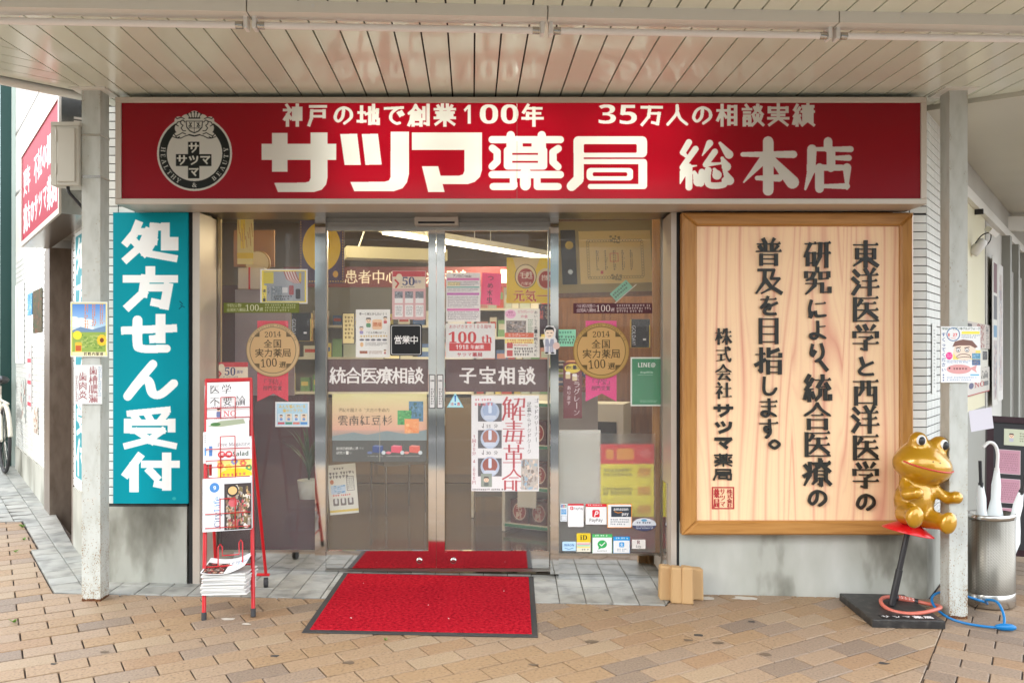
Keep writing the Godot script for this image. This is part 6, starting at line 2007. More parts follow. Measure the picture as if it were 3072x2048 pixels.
	put("board", Solid.new().box(Vector3(0, 0, 0), Vector3(0.36, 0.03, 0.26)).made(), M.dark_wood, shelf)
	put("upright", Solid.new().box(Vector3(0, -0.58, -0.1), Vector3(0.34, 1.12, 0.03)).made(), mat("shelf_grey", lin(0.42, 0.42, 0.38), 0.5), shelf)
	tag(shelf, "narrow shelf with grey back carrying goods behind the right mullion", "shelf")
	# red and yellow price boards close behind the frosted film
	pen = Pen.new(self, 1802, 1332, 1962, 1660, 0.8, Color(0.93, 0.88, 0.12))
	pen.rect(1802, 1332, 1962, 1394, Color(0.86, 0.07, 0.1))
	pen.rect(1802, 1560, 1962, 1660, Color(0.5, 0.06, 0.09))
	pen.rrect(1818, 1348, 1842, 1380, 8, Color(0.93, 0.6, 0.1))
	pen.rrect(1850, 1346, 1902, 1382, 8, Color(0.93, 0.6, 0.1))
	pen.disc(1937, 1362, 18, 14, Color(0.9, 0.4, 0.4))
	for y in [1410, 1468, 1526]:
		pen.fine(1812, y, 1895, y + 26, 2, Color(0.2, 0.2, 0.1), y, 0.8)
		pen.rect(1912, y - 4, 1952, y + 26, Color(0.88, 0.72, 0.1))
		pen.fine(1916, y, 1950, y + 22, 2, Color(0.8, 0.35, 0.1), y + 1, 0.8)
	sheet("price_board", 1802, 1332, 1962, 1645, -0.085, pen, "red and yellow price board blurred behind the frosted window film", "sign", "", 0.01)
	put_board("white_backing", 1678, 1290, 1802, 1560, -0.09, mat("backing_white", lin(0.62, 0.62, 0.56), 0.6), "pale backing board behind the frosted window film", "panel")
	put_board("white_backing", 1678, 1560, 1802, 1660, -0.1, mat("backing_dark", lin(0.1, 0.09, 0.07), 0.6), "dark low backing board behind the frosted window film", "panel")

func put_board(called: String, x0: float, y0: float, x1: float, y1: float, z: float, m: Material, label: String, cat: String) -> void:
	var a := on(x0, y1, z)
	var b := on(x1, y0, z)
	tag(put(called, Solid.new().span(Vector3(a.x, a.y, z - 0.02), Vector3(b.x, b.y, z)).made(), m), label, cat)

func build_stickers() -> void:
	var z := 0.0014
	var W := Color(0.93, 0.93, 0.93)
	var grp := "card and payment stickers on the frosted window"
	var pen := Pen.new(self, 1681, 1511, 1702, 1564, 4, Color(0.88, 0.91, 0.93))
	pen.rect(1684, 1514, 1690, 1522, Color(0.1, 0.35, 0.65)); pen.rect(1689, 1514, 1694, 1522, Color(0.75, 0.15, 0.2)); pen.rect(1694, 1514, 1699, 1522, Color(0.1, 0.5, 0.3))
	pen.latin("JCB", 1691.5, 1521, 5, W, "sans_bold", 0, 0.5)
	pen.rect(1684, 1527, 1699, 1542, Color(0.3, 0.62, 0.85))
	pen.fine(1685, 1530, 1698, 1540, 2, W, 1)
	pen.frame(1684, 1546, 1699, 1561, 1, Color(0.6, 0.6, 0.65))
	sheet("card_sticker", 1681, 1511, 1702, 1564, z, pen, "narrow pale sticker with three small card logos at top left", "sticker", grp)
	pen = Pen.new(self, 1704, 1511, 1751, 1580, 3.5, W)
	pen.rect(1704, 1511, 1751, 1516, Color(0.85, 0.1, 0.18))
	pen.rrect(1711, 1519, 1720, 1529, 2, Color(0.85, 0.1, 0.18))
	pen.latin("P", 1713.5, 1528, 7, W, "sans_bold")
	pen.latin("PayPay", 1722, 1528, 6.5, Color(0.3, 0.3, 0.32), "sans")
	sheet("payment_sticker", 1704, 1511, 1751, 1580, z, pen, "tall white sticker with red top edge and small red logo", "sticker", grp)
	pen = Pen.new(self, 1757, 1511, 1820, 1573, 3.5, W)
	pen.rect(1757, 1511, 1820, 1520, Color(0.85, 0.1, 0.18))
	pen.fine(1765, 1513, 1812, 1519, 1, W, 2)
	pen.rrect(1777, 1529, 1799, 1551, 4, Color(0.85, 0.1, 0.18))
	pen.path(PackedVector2Array([Vector2(1784, 1548), Vector2(1788, 1534), Vector2(1793, 1534), Vector2(1795, 1538), Vector2(1791, 1542), Vector2(1786, 1542)]), 3, W)
	pen.latin("PayPay", 1788.5, 1564, 9, Color(0.2, 0.2, 0.22), "sans", 0, 0.5)
	sheet("payment_sticker", 1757, 1511, 1820, 1573, z, pen, "square white sticker with large red square logo in the middle", "sticker", grp)
	pen = Pen.new(self, 1822, 1511, 1896, 1583, 3.5, Color(0.95, 0.6, 0.2))
	pen.rrect(1824, 1513, 1894, 1581, 3, W)
	pen.rect(1834, 1519, 1894, 1550, Color(0.2, 0.24, 0.29))
	pen.latin("amazon", 1863, 1531, 8.6, W, "sans_bold", 0, 0.5)
	pen.latin("pay", 1876, 1545, 8.6, W, "sans_bold", 0, 0.5)
	pen.path(PackedVector2Array([Vector2(1844, 1534), Vector2(1854, 1538), Vector2(1866, 1536)]), 1.8, Color(0.95, 0.6, 0.15))
	pen.fine(1832, 1556, 1886, 1576, 3, Color(0.4, 0.45, 0.5), 3)
	sheet("payment_sticker", 1822, 1511, 1896, 1583, z, pen, "white sticker with orange border and dark lettered block", "sticker", grp)
	var ov := base("oval_sticker")
	pen = Pen.new(self, 1896, 1553, 1970, 1593, 3, Color(0.85, 0.87, 0.9))
	pen.rect(1896, 1576, 1970, 1593, Color(0.25, 0.28, 0.42))
	pen.disc(1933, 1560, 9, 4, Color(0.4, 0.65, 0.8))
	pen.fine(1910, 1565, 1958, 1573, 1, Color(0.2, 0.2, 0.35), 2)
	pen.fine(1908, 1578, 1960, 1588, 2, W, 4)
	var c := on(1933, 1573, z)
	put("print", Solid.new().plate(oval(Vector2(c.x, c.y), 0.075, 0.0405, 36), z, 0.0012).made(), print_mat("oval_print", pen.tex(), 0.4), ov)
	tag(ov, "oval blue and white membership sticker right of the payment stickers", "sticker", grp)
	pen = Pen.new(self, 1687, 1624, 1728, 1652, 3.5, Color(0.72, 0.85, 0.93))
	pen.latin("WAON", 1707.5, 1638, 7, Color(0.2, 0.4, 0.65), "sans_bold", 0, 0.5)
	pen.path(PackedVector2Array([Vector2(1694, 1643), Vector2(1707, 1647), Vector2(1720, 1643)]), 1.5, Color(0.2, 0.4, 0.65))
	sheet("card_sticker", 1687, 1624, 1728, 1652, z, pen, "light blue sticker low at the left end of bottom row", "sticker", grp)
	pen = Pen.new(self, 1730, 1599, 1772, 1655, 3.5, Color(0.9, 0.88, 0.8))
	pen.rect(1730, 1599, 1772, 1626, Color(0.9, 0.78, 0.15))
	pen.latin("iD", 1751, 1619, 14, Color(0.15, 0.13, 0.1), "serif_bold", 0, 0.5)
	for k in 3:
		pen.rect(1732, 1629 + k * 5, 1770, 1633 + k * 5, [Color(0.85, 0.6, 0.65), Color(0.6, 0.8, 0.7), Color(0.93, 0.85, 0.5)][k])
	pen.fine(1746, 1646, 1769, 1653, 1, Color(0.4, 0.35, 0.3), 2)
	sheet("card_sticker", 1730, 1599, 1772, 1655, z, pen, "yellow topped sticker with two dark letters in the bottom row", "sticker", grp)
	pen = Pen.new(self, 1777, 1602, 1837, 1661, 3.5, W)
	pen.rect(1777, 1602, 1837, 1612, Color(0.3, 0.72, 0.4))
	pen.fine(1786, 1604, 1828, 1611, 1, W, 7)
	pen.disc(1807, 1632, 14, 12, Color(0.2, 0.68, 0.35))
	pen.poly(PackedVector2Array([Vector2(1797, 1638), Vector2(1795, 1648), Vector2(1806, 1643)]), Color(0.2, 0.68, 0.35))
	pen.path(PackedVector2Array([Vector2(1800, 1632), Vector2(1805, 1637), Vector2(1815, 1627)]), 2.6, W)
	pen.fine(1792, 1650, 1822, 1656, 1, Color(0.5, 0.5, 0.5), 8)
	pen.frame(1777, 1602, 1837, 1661, 1, Color(0.3, 0.72, 0.4))
	sheet("payment_sticker", 1777, 1602, 1837, 1661, z, pen, "white sticker with green tick bubble in the bottom row", "sticker", grp)
	pen = Pen.new(self, 1840, 1609, 1890, 1659, 3.5, W)
	pen.rect(1840, 1609, 1890, 1621, Color(0.15, 0.6, 0.88))
	pen.fine(1848, 1612, 1884, 1619, 1, W, 7)
	pen.rrect(1858, 1626, 1873, 1641, 3, Color(0.15, 0.6, 0.88))
	pen.text("支", 1860, 1628, 11, W, 0.12)
	pen.fine(1852, 1645, 1880, 1655, 2, Color(0.4, 0.5, 0.6), 6)
	pen.frame(1840, 1609, 1890, 1659, 1, Color(0.15, 0.6, 0.88))
	sheet("payment_sticker", 1840, 1609, 1890, 1659, z, pen, "white sticker with blue top band right of the green tick", "sticker", grp)
	pen = Pen.new(self, 1896, 1618, 1937, 1646, 3.5, Color(0.9, 0.88, 0.86))
	pen.latin("R", 1916, 1631, 10, Color(0.4, 0.15, 0.2), "serif_bold", 0, 0.5)
	pen.latin("Edy", 1916, 1642, 7, Color(0.2, 0.2, 0.2), "sans", 0, 0.5)
	sheet("card_sticker", 1896, 1618, 1937, 1646, z, pen, "small cream sticker with dark red letter at right end of bottom row", "sticker", grp)

# ---------------------------------------------------------------- magazine rack
func build_rack() -> void:
	var fl := on(611, 1852, 0.89)
	var fr := on(759, 1838, 0.84)
	var tl := on(621, 1137, 0.62)
	var tr := on(750, 1137, 0.60)
	fl.y = ground(fl.x, fl.z)
	fr.y = ground(fr.x, fr.z)
	var mid := (fl + fr) / 2.0
	var up := ((tl + tr) / 2.0 - mid).normalized()
	var x := (fr - fl).normalized()
	var z := x.cross(up).normalized()
	x = up.cross(z).normalized()
	var r := base("magazine_rack", mid)
	r.basis = Basis(x, up, z)
	tag(r, "narrow red tubular magazine rack leaning back on two capped legs and castors", "rack")
	var red: Material = M.red_paint
	var H := mid.distance_to((tl + tr) / 2.0)
	var inv := r.transform.affine_inverse()
	var w0 := fl.distance_to(fr) / 2.0
	var w1 := tl.distance_to(tr) / 2.0
	var leg := 0.0105
	for s in [-1, 1]:
		put("leg", Solid.new().tube([Vector3(s * w0, 0.02, 0), Vector3(s * w1, H, 0)], leg, 12).made(), red, r)
		put("leg_cap", Solid.new().tube([Vector3(s * w0, -0.002, 0), Vector3(s * w0, 0.04, 0)], 0.0135, 12).made(), M.rubber, r)
		var foot := inv * Vector3(on(648.0 if s < 0 else 797.0, 1700, 0.34).x, ground(-1.5, 0.34) + 0.075, 0.34)
		put("rear_leg", Solid.new().tube([Vector3(s * (w1 - 0.005), H * 0.86, -0.012), foot], 0.009, 10).made(), red, r)
		var hub := foot + inv.basis * Vector3(0.0, -0.045, 0.0)
		put("castor", Solid.new().tube([hub + Vector3(-0.012, 0, 0), hub + Vector3(0.012, 0, 0)], 0.028, 18).made(), M.rubber, r)
	put("top_bar", Solid.new().tube([Vector3(-w1 - 0.006, H - 0.006, 0), Vector3(w1 + 0.006, H - 0.006, 0)], 0.012, 12).made(), red, r)
	var fa := inv * Vector3(on(632, 1700, 0.34).x, ground(-1.5, 0.34) + 0.075, 0.34)
	var fb := inv * Vector3(on(808, 1700, 0.34).x, ground(-1.5, 0.34) + 0.075, 0.34)
	put("foot_bar", Solid.new().tube([fa, fb], 0.009, 10).made(), red, r)
	var py := func(y: float) -> float: return (1850.0 - y) / (1850.0 - 1137.0) * H
	var baskets := [[1150, 1262, 0.035], [1265, 1392, 0.05], [1328, 1442, 0.03], [1442, 1590, 0.05]]
	for q in baskets:
		var y0: float = py.call(q[1])
		var y1: float = py.call(q[0] + (q[1] - q[0]) * 0.42)
		var w := lerpf(w0, w1, y0 / H) - 0.004
		var d: float = q[2]
		var s := Solid.new()
		for y in [y0 + 0.004, (y0 + y1) / 2]:
			s.tube([Vector3(-w, y, 0), Vector3(-w * 0.97, y, d), Vector3(w * 0.97, y, d), Vector3(w, y, 0)], 0.0026, 6)
		for k in 2:
			s.tube([Vector3(-w * 0.33 + k * w * 0.66, y0, 0.0), Vector3(-w * 0.33 + k * w * 0.66, y0, d + 0.002), Vector3(-w * 0.33 + k * w * 0.66, y1, d + 0.002)], 0.0026, 6)
		s.tube([Vector3(-w * 0.33, y1, d + 0.002), Vector3(w * 0.33, y1, d + 0.002)], 0.0026, 6)
		s.tube([Vector3(-w, y0, -0.01), Vector3(w, y0, -0.01)], 0.004, 6)
		put("wire_basket", s.made(), red, r)
	# the empty holder and the low tray
	var yb: float = py.call(1700)
	var s2 := Solid.new()
	var wl := w0 - 0.012
	s2.tube([Vector3(-wl * 0.45, yb, 0.03), Vector3(-wl * 0.45, yb + 0.1, 0.03), Vector3(-wl * 0.36, yb + 0.115, 0.03), Vector3(-wl * 0.26, yb + 0.1, 0.03), Vector3(-wl * 0.26, yb + 0.055, 0.03), Vector3(wl * 0.5, yb + 0.055, 0.03), Vector3(wl * 0.5, yb + 0.115, 0.03), Vector3(wl * 0.58, yb + 0.13, 0.03), Vector3(wl * 0.66, yb + 0.115, 0.03), Vector3(wl * 0.66, yb, 0.03)], 0.0035, 7)
	s2.tube([Vector3(-wl, yb, 0.0), Vector3(wl, yb, 0.0)], 0.004, 7)
	put("wire_holder", s2.made(), red, r)
	var yt: float = py.call(1775)
	s2 = Solid.new()
	s2.tube([Vector3(-w0, yt, 0), Vector3(-w0, yt, -0.12), Vector3(w0, yt, -0.12), Vector3(w0, yt, 0)], 0.005, 7)
	s2.tube([Vector3(-w0, yt, 0), Vector3(w0, yt, 0)], 0.004, 7)
	for k in 3:
		s2.tube([Vector3(-w0 * 0.5 + k * w0 * 0.5, yt, 0.0), Vector3(-w0 * 0.5 + k * w0 * 0.5, yt, -0.12)], 0.003, 6)
	put("low_tray", s2.made(), red, r)
	# what stands in it
	var P := Color(0.9, 0.9, 0.9)
	var pen := Pen.new(self, 0, 0, 120, 118, 2.4, P)
	pen.text("医学", 8, 8, 27, INK, 0.075, 2, 33.0)
	pen.text("不要論", 8, 44, 27, INK, 0.075, 2, 36.0)
	pen.latin("NO", 46, 104, 16, Color(0.8, 0.2, 0.22), "serif", 0, 0, 1.1)
	pen.disc(32, 84, 4, 5, Color(0.9, 0.78, 0.66))
	pen.disc(32, 81, 4.4, 3.5, Color(0.2, 0.16, 0.16))
	pen.rrect(26, 89, 38, 106, 3, Color(0.4, 0.45, 0.62))
	pen.fine(12, 73, 108, 79, 1, Color(0.4, 0.4, 0.42), 3)
	pen.fine(20, 110, 96, 116, 1, Color(0.6, 0.3, 0.3), 4)
	booklet(r, "booklet", pen, -w1 + 0.005, w1 - 0.005, py.call(1268), py.call(1148), 0.006, 0.016, "white booklet with large black lettering and red NO, topmost in the rack", "book")
	pen = Pen.new(self, 0, 0, 120, 100, 2.0, Color(0.88, 0.89, 0.88))
	pen.poly(PackedVector2Array([Vector2(4, 16), Vector2(40, 5), Vector2(104, 2), Vector2(110, 12), Vector2(40, 18)]), Color(0.62, 0.66, 0.55))
	pen.disc(26, 12, 14, 4, Color(0.25, 0.45, 0.2))
	pen.rect(8, 60, 28, 82, Color(0.3, 0.5, 0.75))
	pen.rect(50, 60, 84, 90, Color(0.35, 0.6, 0.85))
	pen.rect(74, 62, 98, 74, P)
	pen.fine(50, 92, 100, 98, 1, Color(0.4, 0.45, 0.5), 2)
	booklet(r, "leaflet", pen, -w1 + 0.002, w1 - 0.008, py.call(1398), py.call(1262), 0.008, 0.02, "white leaflet with blue print behind the second wire basket", "leaflet")
	pen = Pen.new(self, 0, 0, 108, 122, 2.4, P)
	pen.latin("Free Magazine", 14, 21, 9.5, Color(0.3, 0.3, 0.32), "serif", 0, 0, 0.98)
	for q in [[25, 46], [45, 46]]:
		pen.disc(q[0], q[1], 10, 10, Color(0.82, 0.2, 0.22))
	pen.text("健康", 19, 40, 12, P, 0.1, 0, 20.0)
	pen.latin("Salad", 56, 52, 13, Color(0.2, 0.3, 0.22), "sans_bold", 0, 0, 0.95)
	pen.rect(14, 62, 108, 122, Color(0.95, 0.87, 0.5))
	for q in [[22, 78, Color(0.9, 0.5, 0.3)], [60, 68, Color(0.55, 0.6, 0.8)], [84, 74, Color(0.9, 0.45, 0.3)], [100, 88, Color(0.35, 0.6, 0.35)], [44, 84, Color(0.95, 0.75, 0.3)]]:
		for k in 6:
			pen.disc(q[0] + cos(k) * 6, q[1] + sin(k) * 6, 4, 4, q[2])
		pen.disc(q[0], q[1], 3, 3, Color(0.95, 0.85, 0.3))
	pen.disc(64, 108, 44, 20, Color(0.95, 0.78, 0.1))
	pen.fine(28, 102, 100, 116, 1, Color(0.85, 0.35, 0.3), 5)
	booklet(r, "magazine", pen, -w1 + 0.035, w1 + 0.006, py.call(1448), py.call(1325), 0.02, 0.012, "free magazine with yellow flower cover in the third wire basket", "magazine")
	pen = Pen.new(self, 0, 0, 140, 152, 2.2, Color(0.86, 0.87, 0.88))
	pen.rect(62, 18, 140, 150, Color(0.2, 0.16, 0.15))
	photo_blot(pen, 66, 22, 140, 150, [Color(0.22, 0.17, 0.15), Color(0.75, 0.6, 0.42), Color(0.85, 0.8, 0.72), Color(0.75, 0.3, 0.32), Color(0.5, 0.45, 0.25), Color(0.9, 0.88, 0.85)], 61, 60)
	pen.disc(86, 38, 17, 17, Color(0.1, 0.09, 0.09))
	pen.disc(86, 38, 13, 12, Color(0.85, 0.68, 0.45))
	pen.disc(86, 72, 12, 13, Color(0.78, 0.36, 0.38))
	pen.disc(34, 27, 14, 14, Color(0.25, 0.5, 0.75))
	pen.latin("9", 31, 33, 11, P, "sans_bold")
	pen.latin("City", 50, 140, 17, Color(0.25, 0.35, 0.5), "serif", -PI / 2)
	pen.latin("Life", 50, 96, 17, Color(0.2, 0.5, 0.75), "serif", -PI / 2)
	pen.text("イタリアンランチ", 62, 26, 12.5, Color(0.3, 0.25, 0.25), 0.09, 0, 14.0, true)
	booklet(r, "newspaper", pen, -w1 - 0.012, w1 + 0.004, py.call(1598), py.call(1442), 0.03, 0.014, "folded free newspaper with dark food photograph in the lowest wire basket", "newspaper")
	# sheets behind the front ones
	var n2 := 0
	for q in [[-0.02, 0.012, 1262, 1156, 0.0, "thin white sheet behind the topmost booklet"], [0.01, -0.02, 1395, 1268, 0.004, "pale leaflet behind the blue printed one"], [-0.012, 0.0, 1395, 1300, 0.014, "white folder before the blue printed leaflet, left side"], [0.02, 0.012, 1446, 1318, 0.008, "grey magazine edge behind the flower magazine"], [0.006, 0.012, 1592, 1432, 0.008, "folded newspaper behind the food photograph one"], [0.014, 0.016, 1594, 1438, 0.02, "second folded newspaper behind the food photograph one"]]:
		pen = Pen.new(self, 0, 0, 80, 80, 1.2, Color(0.86, 0.87, 0.87))
		pen.rect(6, 40, 22, 60, [Color(0.3, 0.5, 0.75), Color(0.4, 0.6, 0.4), Color(0.35, 0.6, 0.85), Color(0.8, 0.5, 0.3), Color(0.4, 0.4, 0.45), Color(0.5, 0.5, 0.5)][n2])
		pen.fine(6, 8, 74, 30, 4, Color(0.5, 0.5, 0.52), n2)
		booklet(r, "sheaf", pen, (-w1 + 0.01 if n2 != 2 else -w1 - 0.002) + q[0], (w1 - 0.008 if n2 != 2 else -0.03) + q[1], py.call(q[2]), py.call(q[3]), q[4], 0.004, q[5], "leaflet")
		n2 += 1
	# the pile in the low tray
	for k in 15:
		var t := r.transform * Vector3(0.0, yt + 0.006, -0.045)
		var wd := 0.235 - 0.006 * absf(sin(k * 3.1))
		var o := base("newspaper", t + Vector3(rng.randf_range(-0.006, 0.006), k * 0.0078, rng.randf_range(-0.006, 0.006) + 0.006), -0.06 + rng.randf_range(-0.06, 0.06))
		o.rotation.z = 0.02 + k * 0.002
		if k < 14:
			put("folded_sheets", Solid.new().slab(PackedVector2Array([Vector2(-wd / 2, -0.085), Vector2(wd / 2, -0.085), Vector2(wd / 2, 0.085), Vector2(-wd / 2, 0.085)]), 0.007, 0.0068, 0.002).made(), M.newsprint, o)
		else:
			pen = Pen.new(self, 0, 0, 130, 100, 2.0, Color(0.84, 0.85, 0.86))
			photo_blot(pen, 4, 30, 66, 96, [Color(0.2, 0.13, 0.12), Color(0.7, 0.55, 0.45), Color(0.6, 0.2, 0.22), Color(0.85, 0.8, 0.75)], 62, 24)
			pen.latin("City", 72, 40, 15, Color(0.25, 0.35, 0.5), "serif", 0.2)
			pen.latin("Life", 92, 58, 15, Color(0.2, 0.5, 0.75), "serif", 0.2)
			pen.fine(74, 66, 124, 92, 4, Color(0.5, 0.5, 0.5), 9)
			var s3 := Solid.new()
			var rows := 8
			for i in rows:
				for side in [0]:
					var u0 := float(i) / rows
					var u1 := float(i + 1) / rows
					var yc := func(u): return 0.012 + 0.05 * pow(absf(u - 0.42) * 1.6, 2.0) * (1.0 if u > 0.42 else 0.55)
					s3.quad(Vector3(-0.115 + 0.235 * u0, yc.call(u0) - 0.012, 0.09), Vector3(-0.115 + 0.235 * u1, yc.call(u1) - 0.012, 0.09), Vector3(-0.112 + 0.235 * u1, yc.call(u1) + 0.03, -0.07), Vector3(-0.112 + 0.235 * u0, yc.call(u0) + 0.03, -0.07), Rect2(u0, 0, u1 - u0, 1))
			put("folded_sheets", s3.made(), print_mat("paper_front", pen.tex(), 0.7), o)
		tag(o, "curled printed newspaper on top of the pile in the low tray" if k == 14 else "folded newspaper, %s from the bottom of the pile in the rack" % ordinal(k + 1), "newspaper", "" if k == 14 else "newspapers piled in the rack")

func booklet(rack: Node3D, called: String, pen: Pen, x0: float, x1: float, y0: float, y1: float, z: float, thick: float, label: String, cat: String) -> void:
	var o := put(called, Solid.new().box(Vector3((x1 - x0) / 2, (y1 - y0) / 2, 0), Vector3(x1 - x0, y1 - y0, thick)).made(), print_mat(called + "_cover", pen.tex(), 0.45), null)
	o.transform = rack.transform * Transform3D(Basis(Vector3(1, 0, 0), 0.03), Vector3(x0, y0, z))
	tag(o, label, cat)

func build_mat() -> void:
	var m := base("door_mat")
	var zb := 0.03
	var zf := 1.06
	var y := func(x: float, z: float) -> float: return ground(x, z) + 0.011
	var P := [[-1.046, zb], [0.133, zb], [0.133, zf], [-1.046, zf]]
	var outline := PackedVector2Array([Vector2(-1.046, zb), Vector2(0.133, zb), Vector2(0.13, zf), Vector2(-1.05, zf)])
	var inner := PackedVector2Array([Vector2(-1.014, zb + 0.03), Vector2(0.103, zb + 0.03), Vector2(0.1, zf - 0.032), Vector2(-1.016, zf - 0.032)])
	m.position = Vector3(0, ground(0, 0), 0)
	var n := Vector3(0.02, 1, 0.03).normalized()
	var ex := Vector3(1, -0.02, 0).normalized()
	m.basis = Basis(ex, n, ex.cross(n))
	put("rubber_edge", Solid.new().slab(outline, 0.0075, 0.005, 0.0025).made(), M.rubber, m)
	put("pile", Solid.new().slab(inner, 0.0125, 0.006, 0.003).made(), M.carpet, m)
	var r := RandomNumberGenerator.new()
	r.seed = 4
	var lint := Solid.new()
	for k in 5:
		var a := Vector3(r.randf_range(-0.95, 0.05), 0.0135, r.randf_range(0.1, 1.0))
		lint.tube([a, a + Vector3(r.randf_range(-0.012, 0.012), 0, r.randf_range(-0.006, 0.006))], 0.0012, 5)
	put("lint", lint.made(), M.paper, m).set_meta("kind", "stuff")
	tag(m, "red carpet door mat with black rubber edge before the automatic door", "mat")

# ---------------------------------------------------------------- frog figure
func blob_mesh(parts: Array, blend: float, cell: float) -> ArrayMesh:   # one skin round joined balls and limbs (surface nets)
	var lo := Vector3.ONE * 1e9
	var hi := -lo
	for p in parts:
		var rr: float = maxf(p[2], p[3]) if p[0] == 1 else maxf(p[2].x, maxf(p[2].y, p[2].z))
		lo = lo.min(p[1] - Vector3.ONE * rr)
		hi = hi.max(p[1] + Vector3.ONE * rr)
		if p[0] == 1:
			lo = lo.min(p[4] - Vector3.ONE * rr)
			hi = hi.max(p[4] + Vector3.ONE * rr)
	lo -= Vector3.ONE * cell * 2.5
	hi += Vector3.ONE * cell * 2.5
	var n := Vector3i(((hi - lo) / cell).ceil())
	var f := PackedFloat32Array()
	f.resize((n.x + 1) * (n.y + 1) * (n.z + 1))
	var sx := 1
	var sy := n.x + 1
	var sz := sy * (n.y + 1)
	for k in n.z + 1:
		for j in n.y + 1:
			for i in n.x + 1:
				var q := lo + Vector3(i, j, k) * cell
				var d := 1.0
				for p in parts:
					var e: float
					if p[0] == 0:
						var v: Vector3 = (q - p[1]) / p[2]
						var l := v.length()
						e = (l - 1.0) * minf(p[2].x, minf(p[2].y, p[2].z)) if l < 0.01 else l * (l - 1.0) / (v / p[2]).length()
					else:
						var ab: Vector3 = p[4] - p[1]
						var h := clampf((q - p[1]).dot(ab) / ab.length_squared(), 0.0, 1.0)
						e = (q - p[1] - ab * h).length() - lerpf(p[2], p[3], h)
					if e > d + blend:
						continue
					var hh := clampf(0.5 + 0.5 * (d - e) / blend, 0.0, 1.0)
					d = lerpf(d, e, hh) - blend * hh * (1.0 - hh)
				f[i * sx + j * sy + k * sz] = d
	var at := {}
	var vs := PackedVector3Array()
	var ns := PackedVector3Array()
	for k in n.z:
		for j in n.y:
			for i in n.x:
				var o := i + j * sy + k * sz
				var c := [f[o], f[o + 1], f[o + sy], f[o + sy + 1], f[o + sz], f[o + sz + 1], f[o + sz + sy], f[o + sz + sy + 1]]
				var inside := 0
				for v in c:
					inside += 1 if v < 0 else 0
				if inside == 0 or inside == 8:
					continue
				var sum := Vector3.ZERO
				var cnt := 0
				for e in [[0, 1], [2, 3], [4, 5], [6, 7], [0, 2], [1, 3], [4, 6], [5, 7], [0, 4], [1, 5], [2, 6], [3, 7]]:
					var a: float = c[e[0]]
					var b: float = c[e[1]]
					if (a < 0) != (b < 0):
						var t := a / (a - b)
						var pa := Vector3(e[0] & 1, (e[0] >> 1) & 1, (e[0] >> 2) & 1)
						var pb := Vector3(e[1] & 1, (e[1] >> 1) & 1, (e[1] >> 2) & 1)
						sum += pa.lerp(pb, t)
						cnt += 1
				at[o] = vs.size()
				vs.append(lo + (Vector3(i, j, k) + sum / cnt) * cell)
				ns.append(Vector3(c[1] + c[3] + c[5] + c[7] - c[0] - c[2] - c[4] - c[6], c[2] + c[3] + c[6] + c[7] - c[0] - c[1] - c[4] - c[5], c[4] + c[5] + c[6] + c[7] - c[0] - c[1] - c[2] - c[3]).normalized())
	var idx := PackedInt32Array()
	for o in at:
		for ax in [[sx, sy, sz], [sy, sz, sx], [sz, sx, sy]]:
			var a: float = f[o]
			var b: float = f[o + ax[0]]
			if (a < 0) == (b < 0):
				continue
			var q := [o, o - ax[1], o - ax[1] - ax[2], o - ax[2]]
			var ok := true
			for v in q:
				ok = ok and at.has(v)
			if not ok:
				continue
			if a < 0:
				idx.append_array(PackedInt32Array([at[q[0]], at[q[2]], at[q[1]], at[q[0]], at[q[3]], at[q[2]]]))
			else:
				idx.append_array(PackedInt32Array([at[q[0]], at[q[1]], at[q[2]], at[q[0]], at[q[2]], at[q[3]]]))
	var arr := []
	arr.resize(Mesh.ARRAY_MAX)
	arr[Mesh.ARRAY_VERTEX] = vs
	arr[Mesh.ARRAY_NORMAL] = ns
	arr[Mesh.ARRAY_INDEX] = idx
	var m := ArrayMesh.new()
	m.add_surface_from_arrays(Mesh.PRIMITIVE_TRIANGLES, arr)
	return m

